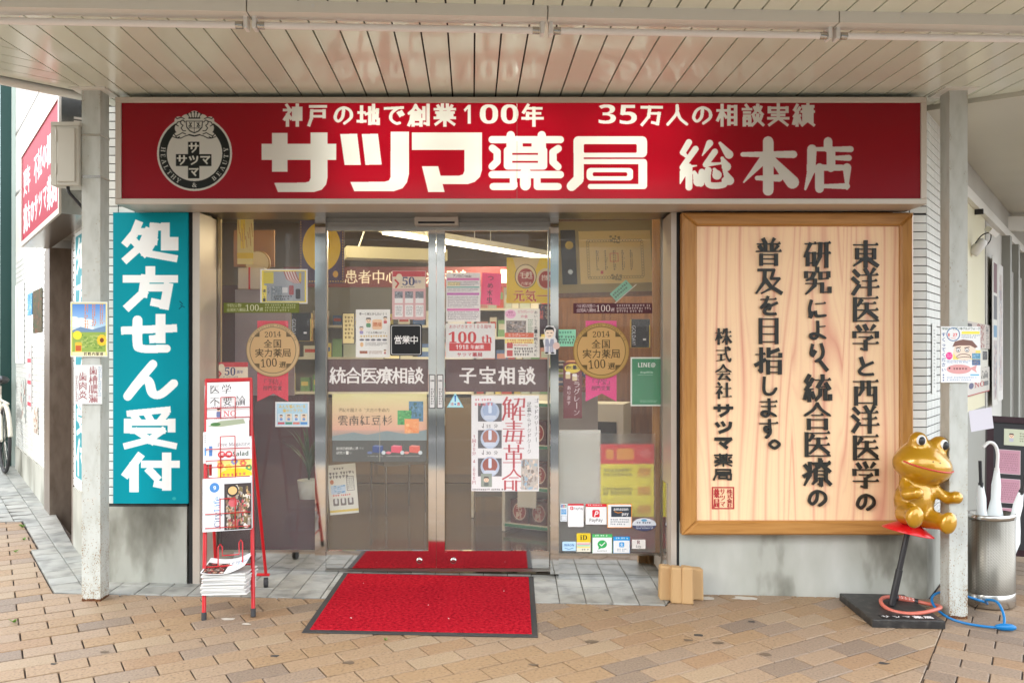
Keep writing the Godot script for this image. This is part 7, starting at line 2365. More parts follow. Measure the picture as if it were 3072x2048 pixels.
func build_frog() -> void:
	# weighted base with its leaning pole
	var st := base("figure_stand")
	var n := Vector3(0.02, 1, 0.03).normalized()
	var ex := Vector3(1, -0.02, 0).normalized()
	st.transform = Transform3D(Basis(ex, n, ex.cross(n)), Vector3(0, ground(0, 0), 0))
	var dark := grain(mat("stand_black", Color.WHITE, 0.45), noise_tex(120, 0.02, [[0.0, lin(0.012, 0.012, 0.012)], [0.7, lin(0.035, 0.034, 0.033)], [1.0, lin(0.1, 0.09, 0.075)]], 256, 5), Vector3.ONE * 3.0)
	put("base_plate", Solid.new().slab(PackedVector2Array([Vector2(1.905, 0.36), Vector2(2.28, 0.36), Vector2(2.29, 0.815), Vector2(1.905, 0.815)]), 0.043, 0.041, 0.004).made(), dark, st)
	var pen := Pen.new(self, 0, 0, 260, 40, 1.5, Color(0.08, 0.08, 0.08))
	pen.text("サツマ薬局", 8, 6, 27, Color(0.86, 0.86, 0.86), 0.17, 0, 50.0, false, 1.55)
	put("lettering", Solid.new().slab(PackedVector2Array([Vector2(1.965, 0.735), Vector2(2.26, 0.735), Vector2(2.26, 0.79), Vector2(1.965, 0.79)]), 0.0445, 0.001).made(), print_mat("stand_print", pen.tex(), 0.5), st)
	var k := EYE.z - 0.58
	var foot := on(2676, 1815, 0.58)
	var seat := on(2729, 1572, 0.58)
	var inv := st.transform.affine_inverse()
	var dir := (seat - foot).normalized()
	var pivot := foot.lerp(seat, 0.44)
	put("pole", Solid.new().tube([inv * foot, inv * pivot], 0.019, 14).made(), M.black_plastic, st)
	put("pole", Solid.new().tube([inv * pivot, inv * seat], 0.0155, 14).made(), M.black_plastic, st)
	tag(st, "black square stand with leaning pole carrying the gold frog figure", "stand")
	# the figure
	var fg := base("frog_figure", seat)
	fg.rotation = Vector3(0.0, 0.08, -0.2)
	var gold := mat("gold_paint", lin(0.46, 0.235, 0.006), 0.28, 0.35)
	gold.clearcoat_enabled = true
	gold.clearcoat = 0.8
	gold.clearcoat_roughness = 0.12
	var parts := [
		[0, Vector3(0.0, 0.14, 0.0), Vector3(0.105, 0.125, 0.1)],
		[0, Vector3(0.0, 0.335, 0.015), Vector3(0.16, 0.108, 0.135)],
		[0, Vector3(0.0, 0.385, 0.0), Vector3(0.12, 0.09, 0.1)],
		[0, Vector3(-0.062, 0.462, 0.035), Vector3(0.05, 0.052, 0.048)],
		[0, Vector3(0.062, 0.462, 0.035), Vector3(0.05, 0.052, 0.048)],
		[1, Vector3(-0.088, 0.215, 0.03), 0.032, 0.027, Vector3(-0.105, 0.165, 0.1)],
		[1, Vector3(-0.105, 0.165, 0.1), 0.026, 0.034, Vector3(-0.075, 0.185, 0.14)],
		[1, Vector3(0.088, 0.215, 0.03), 0.032, 0.026, Vector3(0.15, 0.185, 0.06)],
		[1, Vector3(0.15, 0.185, 0.06), 0.026, 0.036, Vector3(0.172, 0.2, 0.1)],
		[1, Vector3(-0.06, 0.055, 0.05), 0.056, 0.042, Vector3(-0.085, 0.06, 0.16)],
		[0, Vector3(-0.088, 0.06, 0.185), Vector3(0.044, 0.06, 0.03)],
		[1, Vector3(0.06, 0.055, 0.05), 0.056, 0.042, Vector3(0.1, 0.06, 0.15)],
		[0, Vector3(0.108, 0.062, 0.178), Vector3(0.044, 0.06, 0.03)]]
	put("body", blob_mesh(parts, 0.028, 0.0095), gold, fg)
	for s in [-1, 1]:
		var e := Vector3(s * 0.066, 0.466, 0.066)
		var ew := put("eye_white", Solid.new().ball(e, Vector3(0.029, 0.033, 0.024), 18, 10).made(), M.white_plastic, fg)
		put("pupil", Solid.new().ball(e + Vector3(s * 0.003, 0.0, 0.0165), Vector3(0.0185, 0.024, 0.014), 16, 8).made(), M.black_plastic, ew)
		put("nostril", Solid.new().ball(Vector3(s * 0.02, 0.367, 0.142), Vector3(0.004, 0.004, 0.003), 8, 6).made(), M.black_plastic, fg)
	var mouth := []
	for i in 15:
		var u := -1.0 + i / 7.0
		var a := u * 1.12
		var yy := 0.322 + 0.016 * absf(u) * absf(u)
		var rr := sqrt(maxf(0.0, 1.0 - pow((yy - 0.335) / 0.108, 2.0)))
		mouth.append(Vector3(sin(a) * 0.1615 * rr, yy, 0.015 + cos(a) * 0.1365 * rr))
	put("mouth", Solid.new().tube(mouth, 0.0042, 8).made(), mat("mouth_red", lin(0.5, 0.03, 0.02), 0.35), fg)
	put("seat_cone", Solid.new().lathe([[0.008, -0.012], [0.135, -0.045], [0.137, -0.042], [0.1, -0.02], [0.045, 0.012], [0.0, 0.016]], 28).made(), mat("cone_red", lin(0.62, 0.008, 0.012), 0.3), fg)
	tag(fg, "gold painted frog figure sitting on red cone at the right post", "figure")
	# cable locks
	var lk := base("cable_lock")
	var pts := []
	var c := Vector3(2.205, 0, 0.6)
	for i in 40:
		var a := TAU * i / 40.0
		var q := c + Vector3(cos(a) * 0.155, 0, sin(a) * 0.125)
		q.y = ground(q.x, q.z) + 0.055 + 0.012 * sin(a * 2.0)
		pts.append(q)
	put("cable", Solid.new().tube(pts.slice(0, 29) , 0.0105, 10).made(), mat("cable_pink", lin(0.5, 0.13, 0.09), 0.4), lk)
	put("cable", Solid.new().tube(pts.slice(34) + [pts[0]], 0.0105, 10).made(), M.cable_pink, lk)
	put("lock_body", Solid.new().tube([pts[28], pts[29].lerp(pts[30], 0.5)], 0.016, 12).made(), M.black_plastic, lk)
	put("number_wheels", Solid.new().tube([pts[29].lerp(pts[30], 0.5), pts[33]], 0.0165, 12).made(), M.cable_pink, lk)
	put("lock_body", Solid.new().tube([pts[33], pts[34]], 0.016, 12).made(), M.black_plastic, lk)
	var digits := Solid.new()
	for i in 4:
		var q: Vector3 = pts[30].lerp(pts[33], (i + 0.2) / 3.6)
		for h in 2:
			digits.box(q + Vector3(0, 0.006 + 0.008 * h, 0.0165 - 0.006 * h), Vector3(0.004, 0.004, 0.003))
	put("digit_marks", digits.made(), M.paper, lk)
	tag(lk, "salmon pink combination cable lock looped round the stand pole", "lock")
	lk = base("cable_lock")
	var bp := []
	for q in [[2.66, 0.545, 0.06], [2.53, 0.5, 0.09], [2.43, 0.495, 0.1], [2.36, 0.53, 0.08], [2.34, 0.6, 0.05], [2.37, 0.68, 0.02], [2.43, 0.74, 0.01], [2.52, 0.79, 0.01], [2.6, 0.81, 0.012]]:
		bp.append(Vector3(q[0], ground(q[0], q[1]) + q[2], q[1]))
	var blue := mat("cable_blue", lin(0.0, 0.15, 0.4), 0.35)
	put("cable", Solid.new().tube(smoothed(bp), 0.007, 9).made(), blue, lk)
	var tip: Vector3 = bp[-1]
	put("clasp", Solid.new().tube([tip + Vector3(-0.04, 0.004, -0.006), tip + Vector3(-0.01, 0.005, 0), tip + Vector3(0.035, 0.006, 0.012), tip + Vector3(0.055, 0.006, 0.016)], [0.01, 0.019, 0.018, 0.009], 12).made(), blue, lk)
	var cp := [tip, tip + Vector3(0.03, 0.05, -0.05), tip + Vector3(0.035, 0.1, -0.12), tip + Vector3(0.02, 0.09, -0.2), tip + Vector3(0.06, 0.05, -0.265)]
	put("cable", Solid.new().tube(smoothed(cp), 0.007, 9).made(), blue, lk)
	tag(lk, "bright blue cable lock fastened round the foot of the right post", "lock")

func smoothed(p: Array) -> Array:
	var c := Curve3D.new()
	for i in p.size():
		var a: Vector3 = p[maxi(i - 1, 0)]
		var b: Vector3 = p[mini(i + 1, p.size() - 1)]
		c.add_point(p[i], (a - b) / 6.0, (b - a) / 6.0)
	c.bake_interval = 0.012
	return Array(c.get_baked_points())

# ---------------------------------------------------------------- right side: passage wall, umbrella bin, picture board
func side_at(right: bool, px: float, py: float) -> Vector2:   # (metres along the side wall, height) of a point of the photograph on that wall
	var u := absf(px - 1536.0) / FOCAL
	var e := absf(RIGHT.x if right else LEFT.x)
	var s := (5.0 * u - e) / (0.584 - 0.811 * u)
	return Vector2(s, EYE.y + (1060.0 - py) * (5.0 + 0.811 * s) / FOCAL)

func side_box(parent: Node, called: String, t: Transform3D, s0: float, s1: float, y0: float, y1: float, z0: float, z1: float, m: Material, uv := false) -> MeshInstance3D:
	var x0 := s0
	var x1 := s1
	if t.basis.z.x < 0:
		x0 = -s1
		x1 = -s0
	var a := Vector3(x0, y0, z0)
	var b := Vector3(x1, y1, z1)
	var o := put(called, Solid.new().box(Vector3.ZERO, (b - a).abs(), uv).made(), m, parent)
	o.transform = t * Transform3D(Basis.IDENTITY, (a + b) / 2.0)
	return o

func build_right_side() -> void:
	var t := along(RIGHT, TURN_R, 0.0)
	var w := base("side_wall_panels")
	tag(w, "row of cream and grey wall panels along the right side passage", "wall")
	side_box(w, "cream_panel", t, 0.61, 2.66, 0.93, 2.5, -0.2, -0.01, M.cream_panel)
	side_box(w, "grey_panel", t, 0.61, 2.66, -0.4, 0.93, -0.2, -0.008, mat("panel_grey", lin(0.25, 0.25, 0.22), 0.5))
	side_box(w, "dark_joint", t, 2.66, 2.75, -0.4, 2.5, -0.2, -0.016, M.dull_steel)
	side_box(w, "pale_panel", t, 2.75, 9.0, -0.4, 2.5, -0.2, -0.012, M.old_plaster)
	side_box(w, "moulding", t, 0.55, 9.0, 2.5, 2.58, -0.2, 0.03, M.white_paint)
	side_box(w, "upper_panel", t, 0.45, 9.0, 2.58, 2.83, -0.2, -0.004, M.old_plaster)
	for q in [[1.15, "a"], [2.05, "b"]]:
		side_box(w, "bracket", t, q[0], q[0] + 0.03, 2.46, 2.5, -0.01, 0.05, M.black_plastic)
	for s in [3.9, 4.7, 5.6]:
		side_box(w, "shutter_post", t, s, s + 0.14, -0.4, 2.5, -0.01, 0.06, mat("shutter_grey", lin(0.3, 0.3, 0.27), 0.5) if not M.has("shutter_grey") else M.shutter_grey)
	for s in [4.15, 5.0]:
		side_box(w, "metal_shutter", t, s, s + 0.5, -0.4, 2.2, -0.01, 0.02, M.dull_steel)
	var ce := setting("passage_ceiling")
	put("ceiling_panel", Solid.new().backed().slab(PackedVector2Array([Vector2(2.44, 0.3), Vector2(2.62, 0.465), Vector2(3.75, 1.22), Vector2(9.0, -6.07), Vector2(7.7, -7)]), 2.9, 0.105).made(), grain(mat("ceiling_beige", Color.WHITE, 0.35), noise_tex(140, 0.006, [[0.0, lin(0.5, 0.49, 0.42)], [1.0, lin(0.6, 0.585, 0.5)]], 256, 3), Vector3.ONE * 0.3), ce)
	put("ceiling_beam", Solid.new().box(Vector3(6.6, 2.68, -3.3), Vector3(4.0, 0.14, 0.08)).made(), M.white_paint, ce)
	put("ceiling_beam", Solid.new().box(Vector3(6.8, 2.62, -5.0), Vector3(5.0, 0.14, 0.08)).made(), M.white_paint, ce)
	var back := base("passage_building")
	put("wall", Solid.new().box(Vector3(9.5, 1.6, -6.5), Vector3(6, 4.0, 0.2)).made(), M.old_plaster, back)
	for k in 4:
		put("shutter_panel", Solid.new().box(Vector3(7.2 + k * 0.75, 1.0, -6.39), Vector3(0.66, 2.3, 0.03)).made(), M.panel_grey, back)
	tag(back, "plain pale building front closing the far end of the side passage", "building")
	# prints on that wall
	side_print(true, "poster", t, [2860, 965, 2971, 1045], 0.001, func(pen: Pen, q: Rect2):
		pen.rect(0, 0, 100, 100, Color(0.72, 0.68, 0.64))
		pen.text("解毒革命", 58, 3, 22, Color(0.5, 0.18, 0.18), 0.09, 2, 23.5, true)
		pen.text("足裏からドクドク", 84, 6, 11, INK, 0.09, 2, 11.5, true)
		pen.rect(8, 8, 44, 20, INK)
		pen.fine(6, 28, 48, 92, 6, Color(0.4, 0.36, 0.34), 5),
		"grey poster with red characters half hidden behind the right post", 100, 100, "poster")
	side_print(true, "poster", t, [2895, 1103, 2968, 1182], 0.002, func(pen: Pen, q: Rect2):
		pen.rect(0, 0, 100, 100, Color(0.74, 0.72, 0.68))
		pen.text("論", 62, 14, 30, INK, 0.08, 2)
		pen.latin("NO", 34, 74, 20, Color(0.6, 0.16, 0.18), "serif_bold")
		pen.disc(22, 64, 9, 11, Color(0.25, 0.26, 0.4))
		pen.rect(74, 56, 94, 74, Color(0.35, 0.35, 0.36))
		pen.rect(0, 96, 100, 100, Color(0.6, 0.1, 0.1)),
		"small poster with red NO on the passage wall beside right post", 100, 100, "poster")
	side_print(true, "poster", t, [2940, 1048, 2964, 1100], 0.001, func(pen: Pen, q: Rect2):
		pen.rect(0, 0, 100, 100, Color(0.76, 0.75, 0.7))
		photo_blot(pen, 30, 10, 90, 60, [Color(0.2, 0.2, 0.2), Color(0.5, 0.5, 0.5)], 71, 8),
		"small card with grey picture between the two passage posters", 100, 100, "poster")
	side_print(true, "tall_banner", t, [2969, 772, 2986, 1215], 0.02, func(pen: Pen, q: Rect2):
		pen.rect(0, 0, 40, 200, Color(0.74, 0.73, 0.7))
		pen.rect(10, 8, 34, 48, Color(0.34, 0.14, 0.18))
		pen.rect(10, 52, 34, 84, Color(0.3, 0.3, 0.32))
		pen.rect(10, 92, 34, 108, Color(0.35, 0.5, 0.6))
		photo_blot(pen, 10, 112, 34, 192, [Color(0.66, 0.62, 0.6), Color(0.45, 0.3, 0.3), Color(0.4, 0.46, 0.5)], 72, 30),
		"tall framed notice strip on the passage wall with dark red top", 40, 200, "notice")
	side_print(true, "tall_banner", t, [2987, 795, 3002, 1200], 0.02, func(pen: Pen, q: Rect2):
		pen.rect(0, 0, 40, 200, Color(0.76, 0.75, 0.73))
		photo_blot(pen, 6, 14, 34, 186, [Color(0.72, 0.7, 0.68), Color(0.5, 0.52, 0.56), Color(0.6, 0.5, 0.48)], 73, 34),
		"second tall notice strip deeper along the passage wall", 40, 200, "notice")
	side_print(true, "door_plate", t, [2794, 970, 2807, 1180], 0.004, func(pen: Pen, q: Rect2):
		pen.rect(0, 0, 20, 120, Color(0.8, 0.81, 0.79))
		pen.fine(7, 10, 13, 112, 18, Color(0.3, 0.3, 0.3), 8),
		"narrow vertical nameplate on the slanted tile wall by right post", 20, 120, "sign")
	var ws := base("hanging_sheet", on(2945, 1258, 0.1))
	ws.rotation = Vector3(0, 0.2, 0.13)
	put("card", Solid.new().box(Vector3.ZERO, Vector3(0.16, 0.13, 0.002)).made(), mat("sheet_lilac", lin(0.62, 0.6, 0.66), 0.6), ws)
	tag(ws, "blank tilted white sheet fixed at the top of the dark board", "paper")
	# spotlight
	var sp := base("spotlight", on(2938, 738, -1.2))
	sp.rotation = Vector3(0.5, 0.2, -0.5)
	sp.scale = Vector3.ONE * 0.75
	put("head", Solid.new().lathe([[0.0, -0.1], [0.045, -0.1], [0.055, -0.09], [0.05, 0.06], [0.03, 0.08], [0.0, 0.08]], 20).made(), M.white_plastic, sp)
	var lens := mat("lamp_lens", lin(0.9, 0.88, 0.84), 0.3)
	put("lens", Solid.new().lathe([[0.042, -0.1015], [0.0, -0.103]], 20).made(), lens, sp)
	put("yoke", Solid.new().tube(smoothed([Vector3(-0.06, 0.0, 0), Vector3(-0.065, 0.1, 0), Vector3(0, 0.16, 0), Vector3(0.065, 0.1, 0), Vector3(0.06, 0.0, 0)]), 0.006, 7).made(), M.black_plastic, sp)
	put("mounting_box", Solid.new().box(Vector3(0, 0.18, 0), Vector3(0.12, 0.05, 0.08)).made(), M.white_plastic, sp)
	tag(sp, "white tilted spotlight under the passage ceiling beside right post", "spotlight")
	# umbrella bin
	var c := on(2975, 1826, 0.38)
	c.y = ground(c.x, c.z)
	var ub := base("umbrella_bin", c, 0.25)
	var hb := 0.53
	var mesh := grain(mat("punched_steel", Color.WHITE, 0.3, 1.0), noise_tex(150, 0.01, [[0.0, lin(0.15, 0.14, 0.115)], [1.0, lin(0.27, 0.25, 0.215)]], 256, 3), Vector3(1, 1, 1))
	var fine_holes := Image.create(16, 16, false, Image.FORMAT_L8)
	fine_holes.fill(Color.WHITE)
	fine_holes.fill_rect(Rect2i(2, 2, 6, 6), Color.BLACK)
	fine_holes.fill_rect(Rect2i(10, 10, 6, 6), Color.BLACK)
	mesh.heightmap_enabled = true
	mesh.heightmap_texture = ImageTexture.create_from_image(fine_holes)
	mesh.heightmap_scale = 0.15
	mesh.uv1_scale = Vector3(60, 60, 60)
	put("bin_wall", Solid.new().lathe([[0.142, 0.03], [0.142, hb], [0.139, hb], [0.138, 0.03]], 36, Vector2(1.0, 0.72)).made(), mesh, ub)
	put("rim", Solid.new().lathe([[0.1395, hb - 0.03], [0.1435, hb - 0.03], [0.1445, hb - 0.015], [0.1435, hb], [0.138, hb]], 36, Vector2(1.0, 0.72)).made(), M.steel, ub)
	put("foot_ring", Solid.new().lathe([[0.0, 0.006], [0.14, 0.0], [0.1438, 0.003], [0.1438, 0.075], [0.141, 0.078]], 36, Vector2(1.0, 0.72)).made(), M.steel, ub)
	tag(ub, "oval perforated steel umbrella bin beside the right post", "bin")
	var mm := mat("umbrella_film", Color(0.95, 0.97, 0.97, 0.85), 0.3)
	mm.transparency = BaseMaterial3D.TRANSPARENCY_ALPHA
	for q in [[-0.085, 0.05, -0.06, 0.0, "black_plastic", "clear folded umbrella with black straight handle in the bin", 0.16], [0.0, 0.0, 0.05, -0.03, "white_plastic", "clear folded umbrella with white hooked handle in the bin", 0.24], [0.06, -0.03, 0.16, 0.02, "black_plastic", "clear folded umbrella leaning right in the bin", 0.12]]:
		var foot := c + Vector3(q[0] * 0.6, 0.03, q[1] * 0.5)
		var head := c + Vector3(q[2], hb + q[6], q[3])
		var um := base("umbrella", foot)
		um.basis = Basis(Quaternion(Vector3.UP, (head - foot).normalized()))
		var L := foot.distance_to(head)
		var fold := Solid.new()
		var prof := []
		for i in 9:
			var u := i / 8.0
			prof.append([0.01 + 0.042 * sin(PI * pow(u, 0.75)) + 0.008 * sin(u * 15.0), L * (0.1 + 0.9 * u)])
		fold.lathe(prof, 11, Vector2(1.0, 0.8))
		put("folded_cover", fold.made(), mm, um)
		put("shaft", Solid.new().tube([Vector3(0, 0, 0), Vector3(0, L + 0.05, 0)], 0.004, 7).made(), M.steel, um)
		if q[4] == "white_plastic":
			put("handle", Solid.new().tube(smoothed([Vector3(0, L + 0.01, 0), Vector3(0, L + 0.1, 0), Vector3(-0.02, L + 0.15, 0), Vector3(-0.055, L + 0.16, 0), Vector3(-0.085, L + 0.13, 0)]), 0.0095, 10).made(), M[q[4]], um)
		else:
			put("handle", Solid.new().tube([Vector3(0, L - 0.01, 0), Vector3(0, L + 0.14, 0)], 0.0095, 10).made(), M[q[4]], um)
		put("ferrule", Solid.new().tube([Vector3(0, L - 0.02, 0), Vector3(0, L + 0.015, 0)], 0.014, 10).made(), M[q[4]], um)
		tag(um, q[5], "umbrella")
	# dark picture board leaning behind the bin
	var pb := base("picture_board", on(3055, 1640, -0.1))
	pb.position.y = ground(pb.position.x, pb.position.z) + 0.2
	pb.rotation = Vector3(-0.12, -0.2, -0.05)
	var fr: Material = mat("board_frame", lin(0.03, 0.008, 0.012), 0.25)
	put("panel", Solid.new().box(Vector3(0.12, 0.4, 0), Vector3(0.56, 0.8, 0.012)).made(), M.black_plastic, pb)
	for q in [[-0.175, 0.4, 0.04, 0.88], [0.415, 0.4, 0.04, 0.88], [0.12, 0.82, 0.56, 0.04], [0.12, -0.02, 0.56, 0.04]]:
		put("frame_rail", Solid.new().box(Vector3(q[0], q[1], 0.006), Vector3(q[2], q[3], 0.03)).made(), fr, pb)
	var pen := Pen.new(self, 0, 0, 80, 90, 1.6, Color(0.76, 0.56, 0.62))
	pen.frame(0, 0, 80, 90, 2, Color(0.86, 0.82, 0.82))
	pen.fine(10, 14, 70, 80, 8, Color(0.62, 0.45, 0.5), 9)
	var pink := print_mat("pink_card", pen.tex(), 0.6)
	pen = Pen.new(self, 0, 0, 120, 56, 1.6, Color(0.8, 0.82, 0.72))
	cartoon(pen, 24, 24, 15, Color(0.3, 0.2, 0.2), Color(0.75, 0.75, 0.8))
	pen.fine(50, 12, 112, 46, 4, Color(0.5, 0.5, 0.4), 3)
	put("photo_card", Solid.new().box(Vector3(0.02, 0.71, 0.008), Vector3(0.22, 0.105, 0.003)).made(), print_mat("photo_card_print", pen.tex(), 0.5), pb)
	for row in 3:
		for col in 2:
			put("pink_card", Solid.new().box(Vector3(-0.06 + col * 0.19, 0.55 - row * 0.185, 0.008), Vector3(0.135, 0.155, 0.003)).made(), pink, pb)
	put("leg", Solid.new().box(Vector3(-0.17, -0.14, 0), Vector3(0.03, 0.25, 0.03)).made(), fr, pb)
	put("leg", Solid.new().box(Vector3(0.41, -0.14, 0), Vector3(0.03, 0.25, 0.03)).made(), fr, pb)
	tag(pb, "dark framed board of pink cards leaning behind the umbrella bin", "notice board")

func side_print(right: bool, called: String, t: Transform3D, q: Array, lift: float, paint: Callable, label: String, w: float, h: float, cat: String) -> void:
	var a := side_at(right, q[0], q[1])
	var b := side_at(right, q[2], q[3])
	var y1 := (side_at(right, (q[0] + q[2]) / 2.0, q[1])).y
	var y0 := (side_at(right, (q[0] + q[2]) / 2.0, q[3])).y
	var s0 := minf(a.x, b.x)
	var s1 := maxf(a.x, b.x)
	var pen := Pen.new(self, 0, 0, w, h, 2.0 if w > 50 else 3.0, Color(0.8, 0.8, 0.8))
	paint.call(pen, Rect2(0, 0, w, h))
	var o := side_box(self, called, t, s0, s1, y0, y1, lift, lift + 0.003, print_mat(called + "_print", pen.tex(), 0.55))
	tag(o, label, cat)

# ---------------------------------------------------------------- left side: side street
func side_sign_face(pen: Pen) -> Material:
	var m := print_mat("side_sign_print", pen.tex(), 0.5)
	m.metallic_specular = 0.2
	return m

func build_left_side() -> void:
	var t := along(LEFT, TURN_L, 0.0)
	var sg := base("side_sign")
	tag(sg, "pinkish red lightbox sign with white lettering on the left side wall", "sign")
	var y0 := 2.197
	var y1 := 2.92
	side_box(sg, "box", t, 0.16, 2.12, y0, y1, 0.0, 0.185, M.steel)
	for q in [[0.16, 2.12, y0, y0 + 0.035], [0.16, 2.12, y1 - 0.035, y1], [0.16, 0.195, y0 + 0.035, y1 - 0.035], [2.085, 2.12, y0 + 0.035, y1 - 0.035]]:
		side_box(sg, "frame", t, q[0], q[1], q[2], q[3], 0.186, 0.2, M.aluminium)
	var pen := Pen.new(self, 0, 0, 900, 310, 0.55, Color(0.6, 0.09, 0.19))
	pen.text("更年・不妊の相談".replace("・", " "), 40, 60, 92, Color(0.95, 0.93, 0.93), 0.13, 0, 100.0)
	pen.text("漢方のサツマ薬局", 40, 190, 92, Color(0.95, 0.93, 0.93), 0.15, 0, 102.0)
	side_box(sg, "face_panel", t, 0.195, 2.085, y0 + 0.035, y1 - 0.035, 0.186, 0.192, side_sign_face(pen))
	for k in 4:
		var lv := side_box(sg, "vent_slat", t, 0.152, 0.158, 2.7 + k * 0.022, 2.712 + k * 0.022, 0.04, 0.12, M.aluminium)
	# second teal board, on the side wall
	pen = Pen.new(self, 0, 0, 224, 873, 0.5, Color(0.02, 0.55, 0.61))
	pen.rect(0, 0, 224, 14, Color(0.9, 0.92, 0.92)); pen.rect(0, 850, 224, 873, Color(0.9, 0.92, 0.92)); pen.rect(0, 0, 10, 873, Color(0.9, 0.92, 0.92)); pen.rect(214, 0, 224, 873, Color(0.9, 0.92, 0.92))
	var i := 0
	for ch in "処方せん受付":
		pen.glyph(ch, 28, 28 + i * 138, 168, 118, 0.18, Color(0.93, 0.94, 0.93), 0)
		i += 1
	var tb := side_box(self, "prescription_sign", t, 0.3, 0.78, 0.52, 2.16, 0.001, 0.02, print_mat("side_teal_print", pen.tex(), 0.4))
	tag(tb, "teal sign with white border on the side wall behind the left post", "sign", "teal signs with white characters")
	# papers on the side wall
	side_print(false, "poster", t, [47, 850, 72, 1090], 0.004, func(pn: Pen, q: Rect2):
		pn.rect(0, 0, 100, 100, Color(0.86, 0.86, 0.85))
		for k in 5:
			pn.path(PackedVector2Array([Vector2(30 + k * 12, 8 + k * 3), Vector2(24 + k * 13, 50), Vector2(34 + k * 10, 92)]), 4, Color(0.78, 0.64, 0.56))
		pn.path(PackedVector2Array([Vector2(30, 8), Vector2(18, 40), Vector2(24, 84), Vector2(40, 96)]), 2, INK),
		"tall white poster with line drawing at the far end of side wall", 100, 100, "poster")
	side_print(false, "poster", t, [83, 880, 97, 945], 0.004, func(pn: Pen, q: Rect2): photo_blot(pn, 0, 0, 100, 100, [Color(0.35, 0.62, 0.8), Color(0.2, 0.45, 0.7), Color(0.8, 0.85, 0.88)], 81, 20), "small blue picture poster on the left side wall", 100, 100, "poster")
	side_print(false, "poster", t, [100, 868, 127, 998], 0.004, func(pn: Pen, q: Rect2): photo_blot(pn, 0, 0, 100, 100, [Color(0.3, 0.25, 0.12), Color(0.2, 0.28, 0.12), Color(0.45, 0.25, 0.14), Color(0.15, 0.18, 0.1)], 82, 30), "dark green and brown picture poster on the left side wall", 100, 100, "poster")
	side_print(false, "price_strip", t, [82, 1030, 95, 1230], 0.004, func(pn: Pen, q: Rect2):
		pn.rect(0, 0, 40, 160, Color(0.88, 0.87, 0.86))
		for k in 3:
			pn.latin("100", 4, 32 + k * 52, 14, Color(0.78, 0.3, 0.36), "serif_bold")
			pn.rect(3, 36 + k * 52, 37, 46 + k * 52, Color(0.78, 0.3, 0.36)),
		"white strip with three red price tags on the left side wall", 40, 160, "notice")
	side_print(false, "notice", t, [63, 1135, 77, 1265], 0.004, func(pn: Pen, q: Rect2): photo_blot(pn, 0, 0, 60, 120, [Color(0.72, 0.74, 0.72), Color(0.4, 0.45, 0.45), Color(0.55, 0.35, 0.3)], 83, 22), "grey notice below the blue poster on the left side wall", 60, 120, "notice")
	side_print(false, "notice", t, [102, 1218, 114, 1300], 0.004, func(pn: Pen, q: Rect2): photo_blot(pn, 0, 0, 40, 100, [Color(0.8, 0.78, 0.74), Color(0.4, 0.3, 0.25), Color(0.6, 0.4, 0.3)], 84, 16), "small brown notice low on the left side wall", 40, 100, "notice")
	# neighbour further down
	var nb := base("green_building")
	tag(nb, "dark green framed glass building beyond the white side wall at left edge", "building")
	var green := mat("green_frame", lin(0.006, 0.05, 0.042), 0.4)
	side_box(nb, "wall", t, 4.75, 11.0, -0.3, 9.0, -2.2, 0.02, mat("pale_green_wall", lin(0.5, 0.58, 0.52), 0.6))
	for q in [[4.75, 5.25, -0.3, 9.0, 0.12], [5.25, 8.0, 2.9, 3.05, 0.1], [5.25, 8.0, 1.95, 2.08, 0.1], [5.25, 8.0, 4.4, 4.6, 0.1], [5.9, 6.05, -0.3, 9.0, 0.1]]:
		side_box(nb, "frame", t, q[0], q[1], q[2], q[3], 0.021, q[4], green)
	for q in [[5.25, 5.9, 3.05, 4.4], [5.25, 5.9, 4.6, 6.6], [5.25, 5.9, 0.0, 1.95]]:
		side_box(nb, "window", t, q[0], q[1], q[2], q[3], 0.021, 0.05, mat("grey_window", lin(0.2, 0.25, 0.25), 0.1) if not M.has("grey_window") else M.grey_window)
	side_box(nb, "grey_band", t, 5.25, 5.9, 2.08, 2.9, 0.021, 0.07, mat("band_grey", lin(0.2, 0.24, 0.24), 0.5))
	var lt := Solid.new()
	for k in 3:
		lt.box(Vector3(-5.4 - k * 0.14, 2.55, 0.085), Vector3(0.03, 0.2, 0.02))
	var lo := put("letter", lt.made(), M.white_paint, nb)
	lo.transform = t
	# bicycle against the side wall
	var bk := base("bicycle")
	bk.transform = t * Transform3D(Basis(Vector3.UP, 0.05), Vector3(-4.3, ground(-5.0, -3.2), 0.12))
	bk.rotation.z += 0.0
	var cream := mat("bicycle_cream", lin(0.6, 0.57, 0.48), 0.35)
	for x in [0.0, -1.02]:
		var wheel := Node3D.new()
		wheel.name = "wheel" if x == 0.0 else "wheel_001"
		bk.add_child(wheel, true)
		var ring := []
		for k in 28:
			ring.append(Vector3(x + cos(TAU * k / 28) * 0.31, 0.33 + sin(TAU * k / 28) * 0.31, 0))
		put("tyre", Solid.new().tube(ring, 0.017, 7, true).made(), M.rubber, wheel)
		var spokes := Solid.new()
		for k in 14:
			spokes.tube([Vector3(x, 0.33, 0), Vector3(x + cos(TAU * k / 14) * 0.3, 0.33 + sin(TAU * k / 14) * 0.3, 0)], 0.0018, 4)
		put("spokes", spokes.made(), M.steel, wheel)
	var fr := Solid.new()
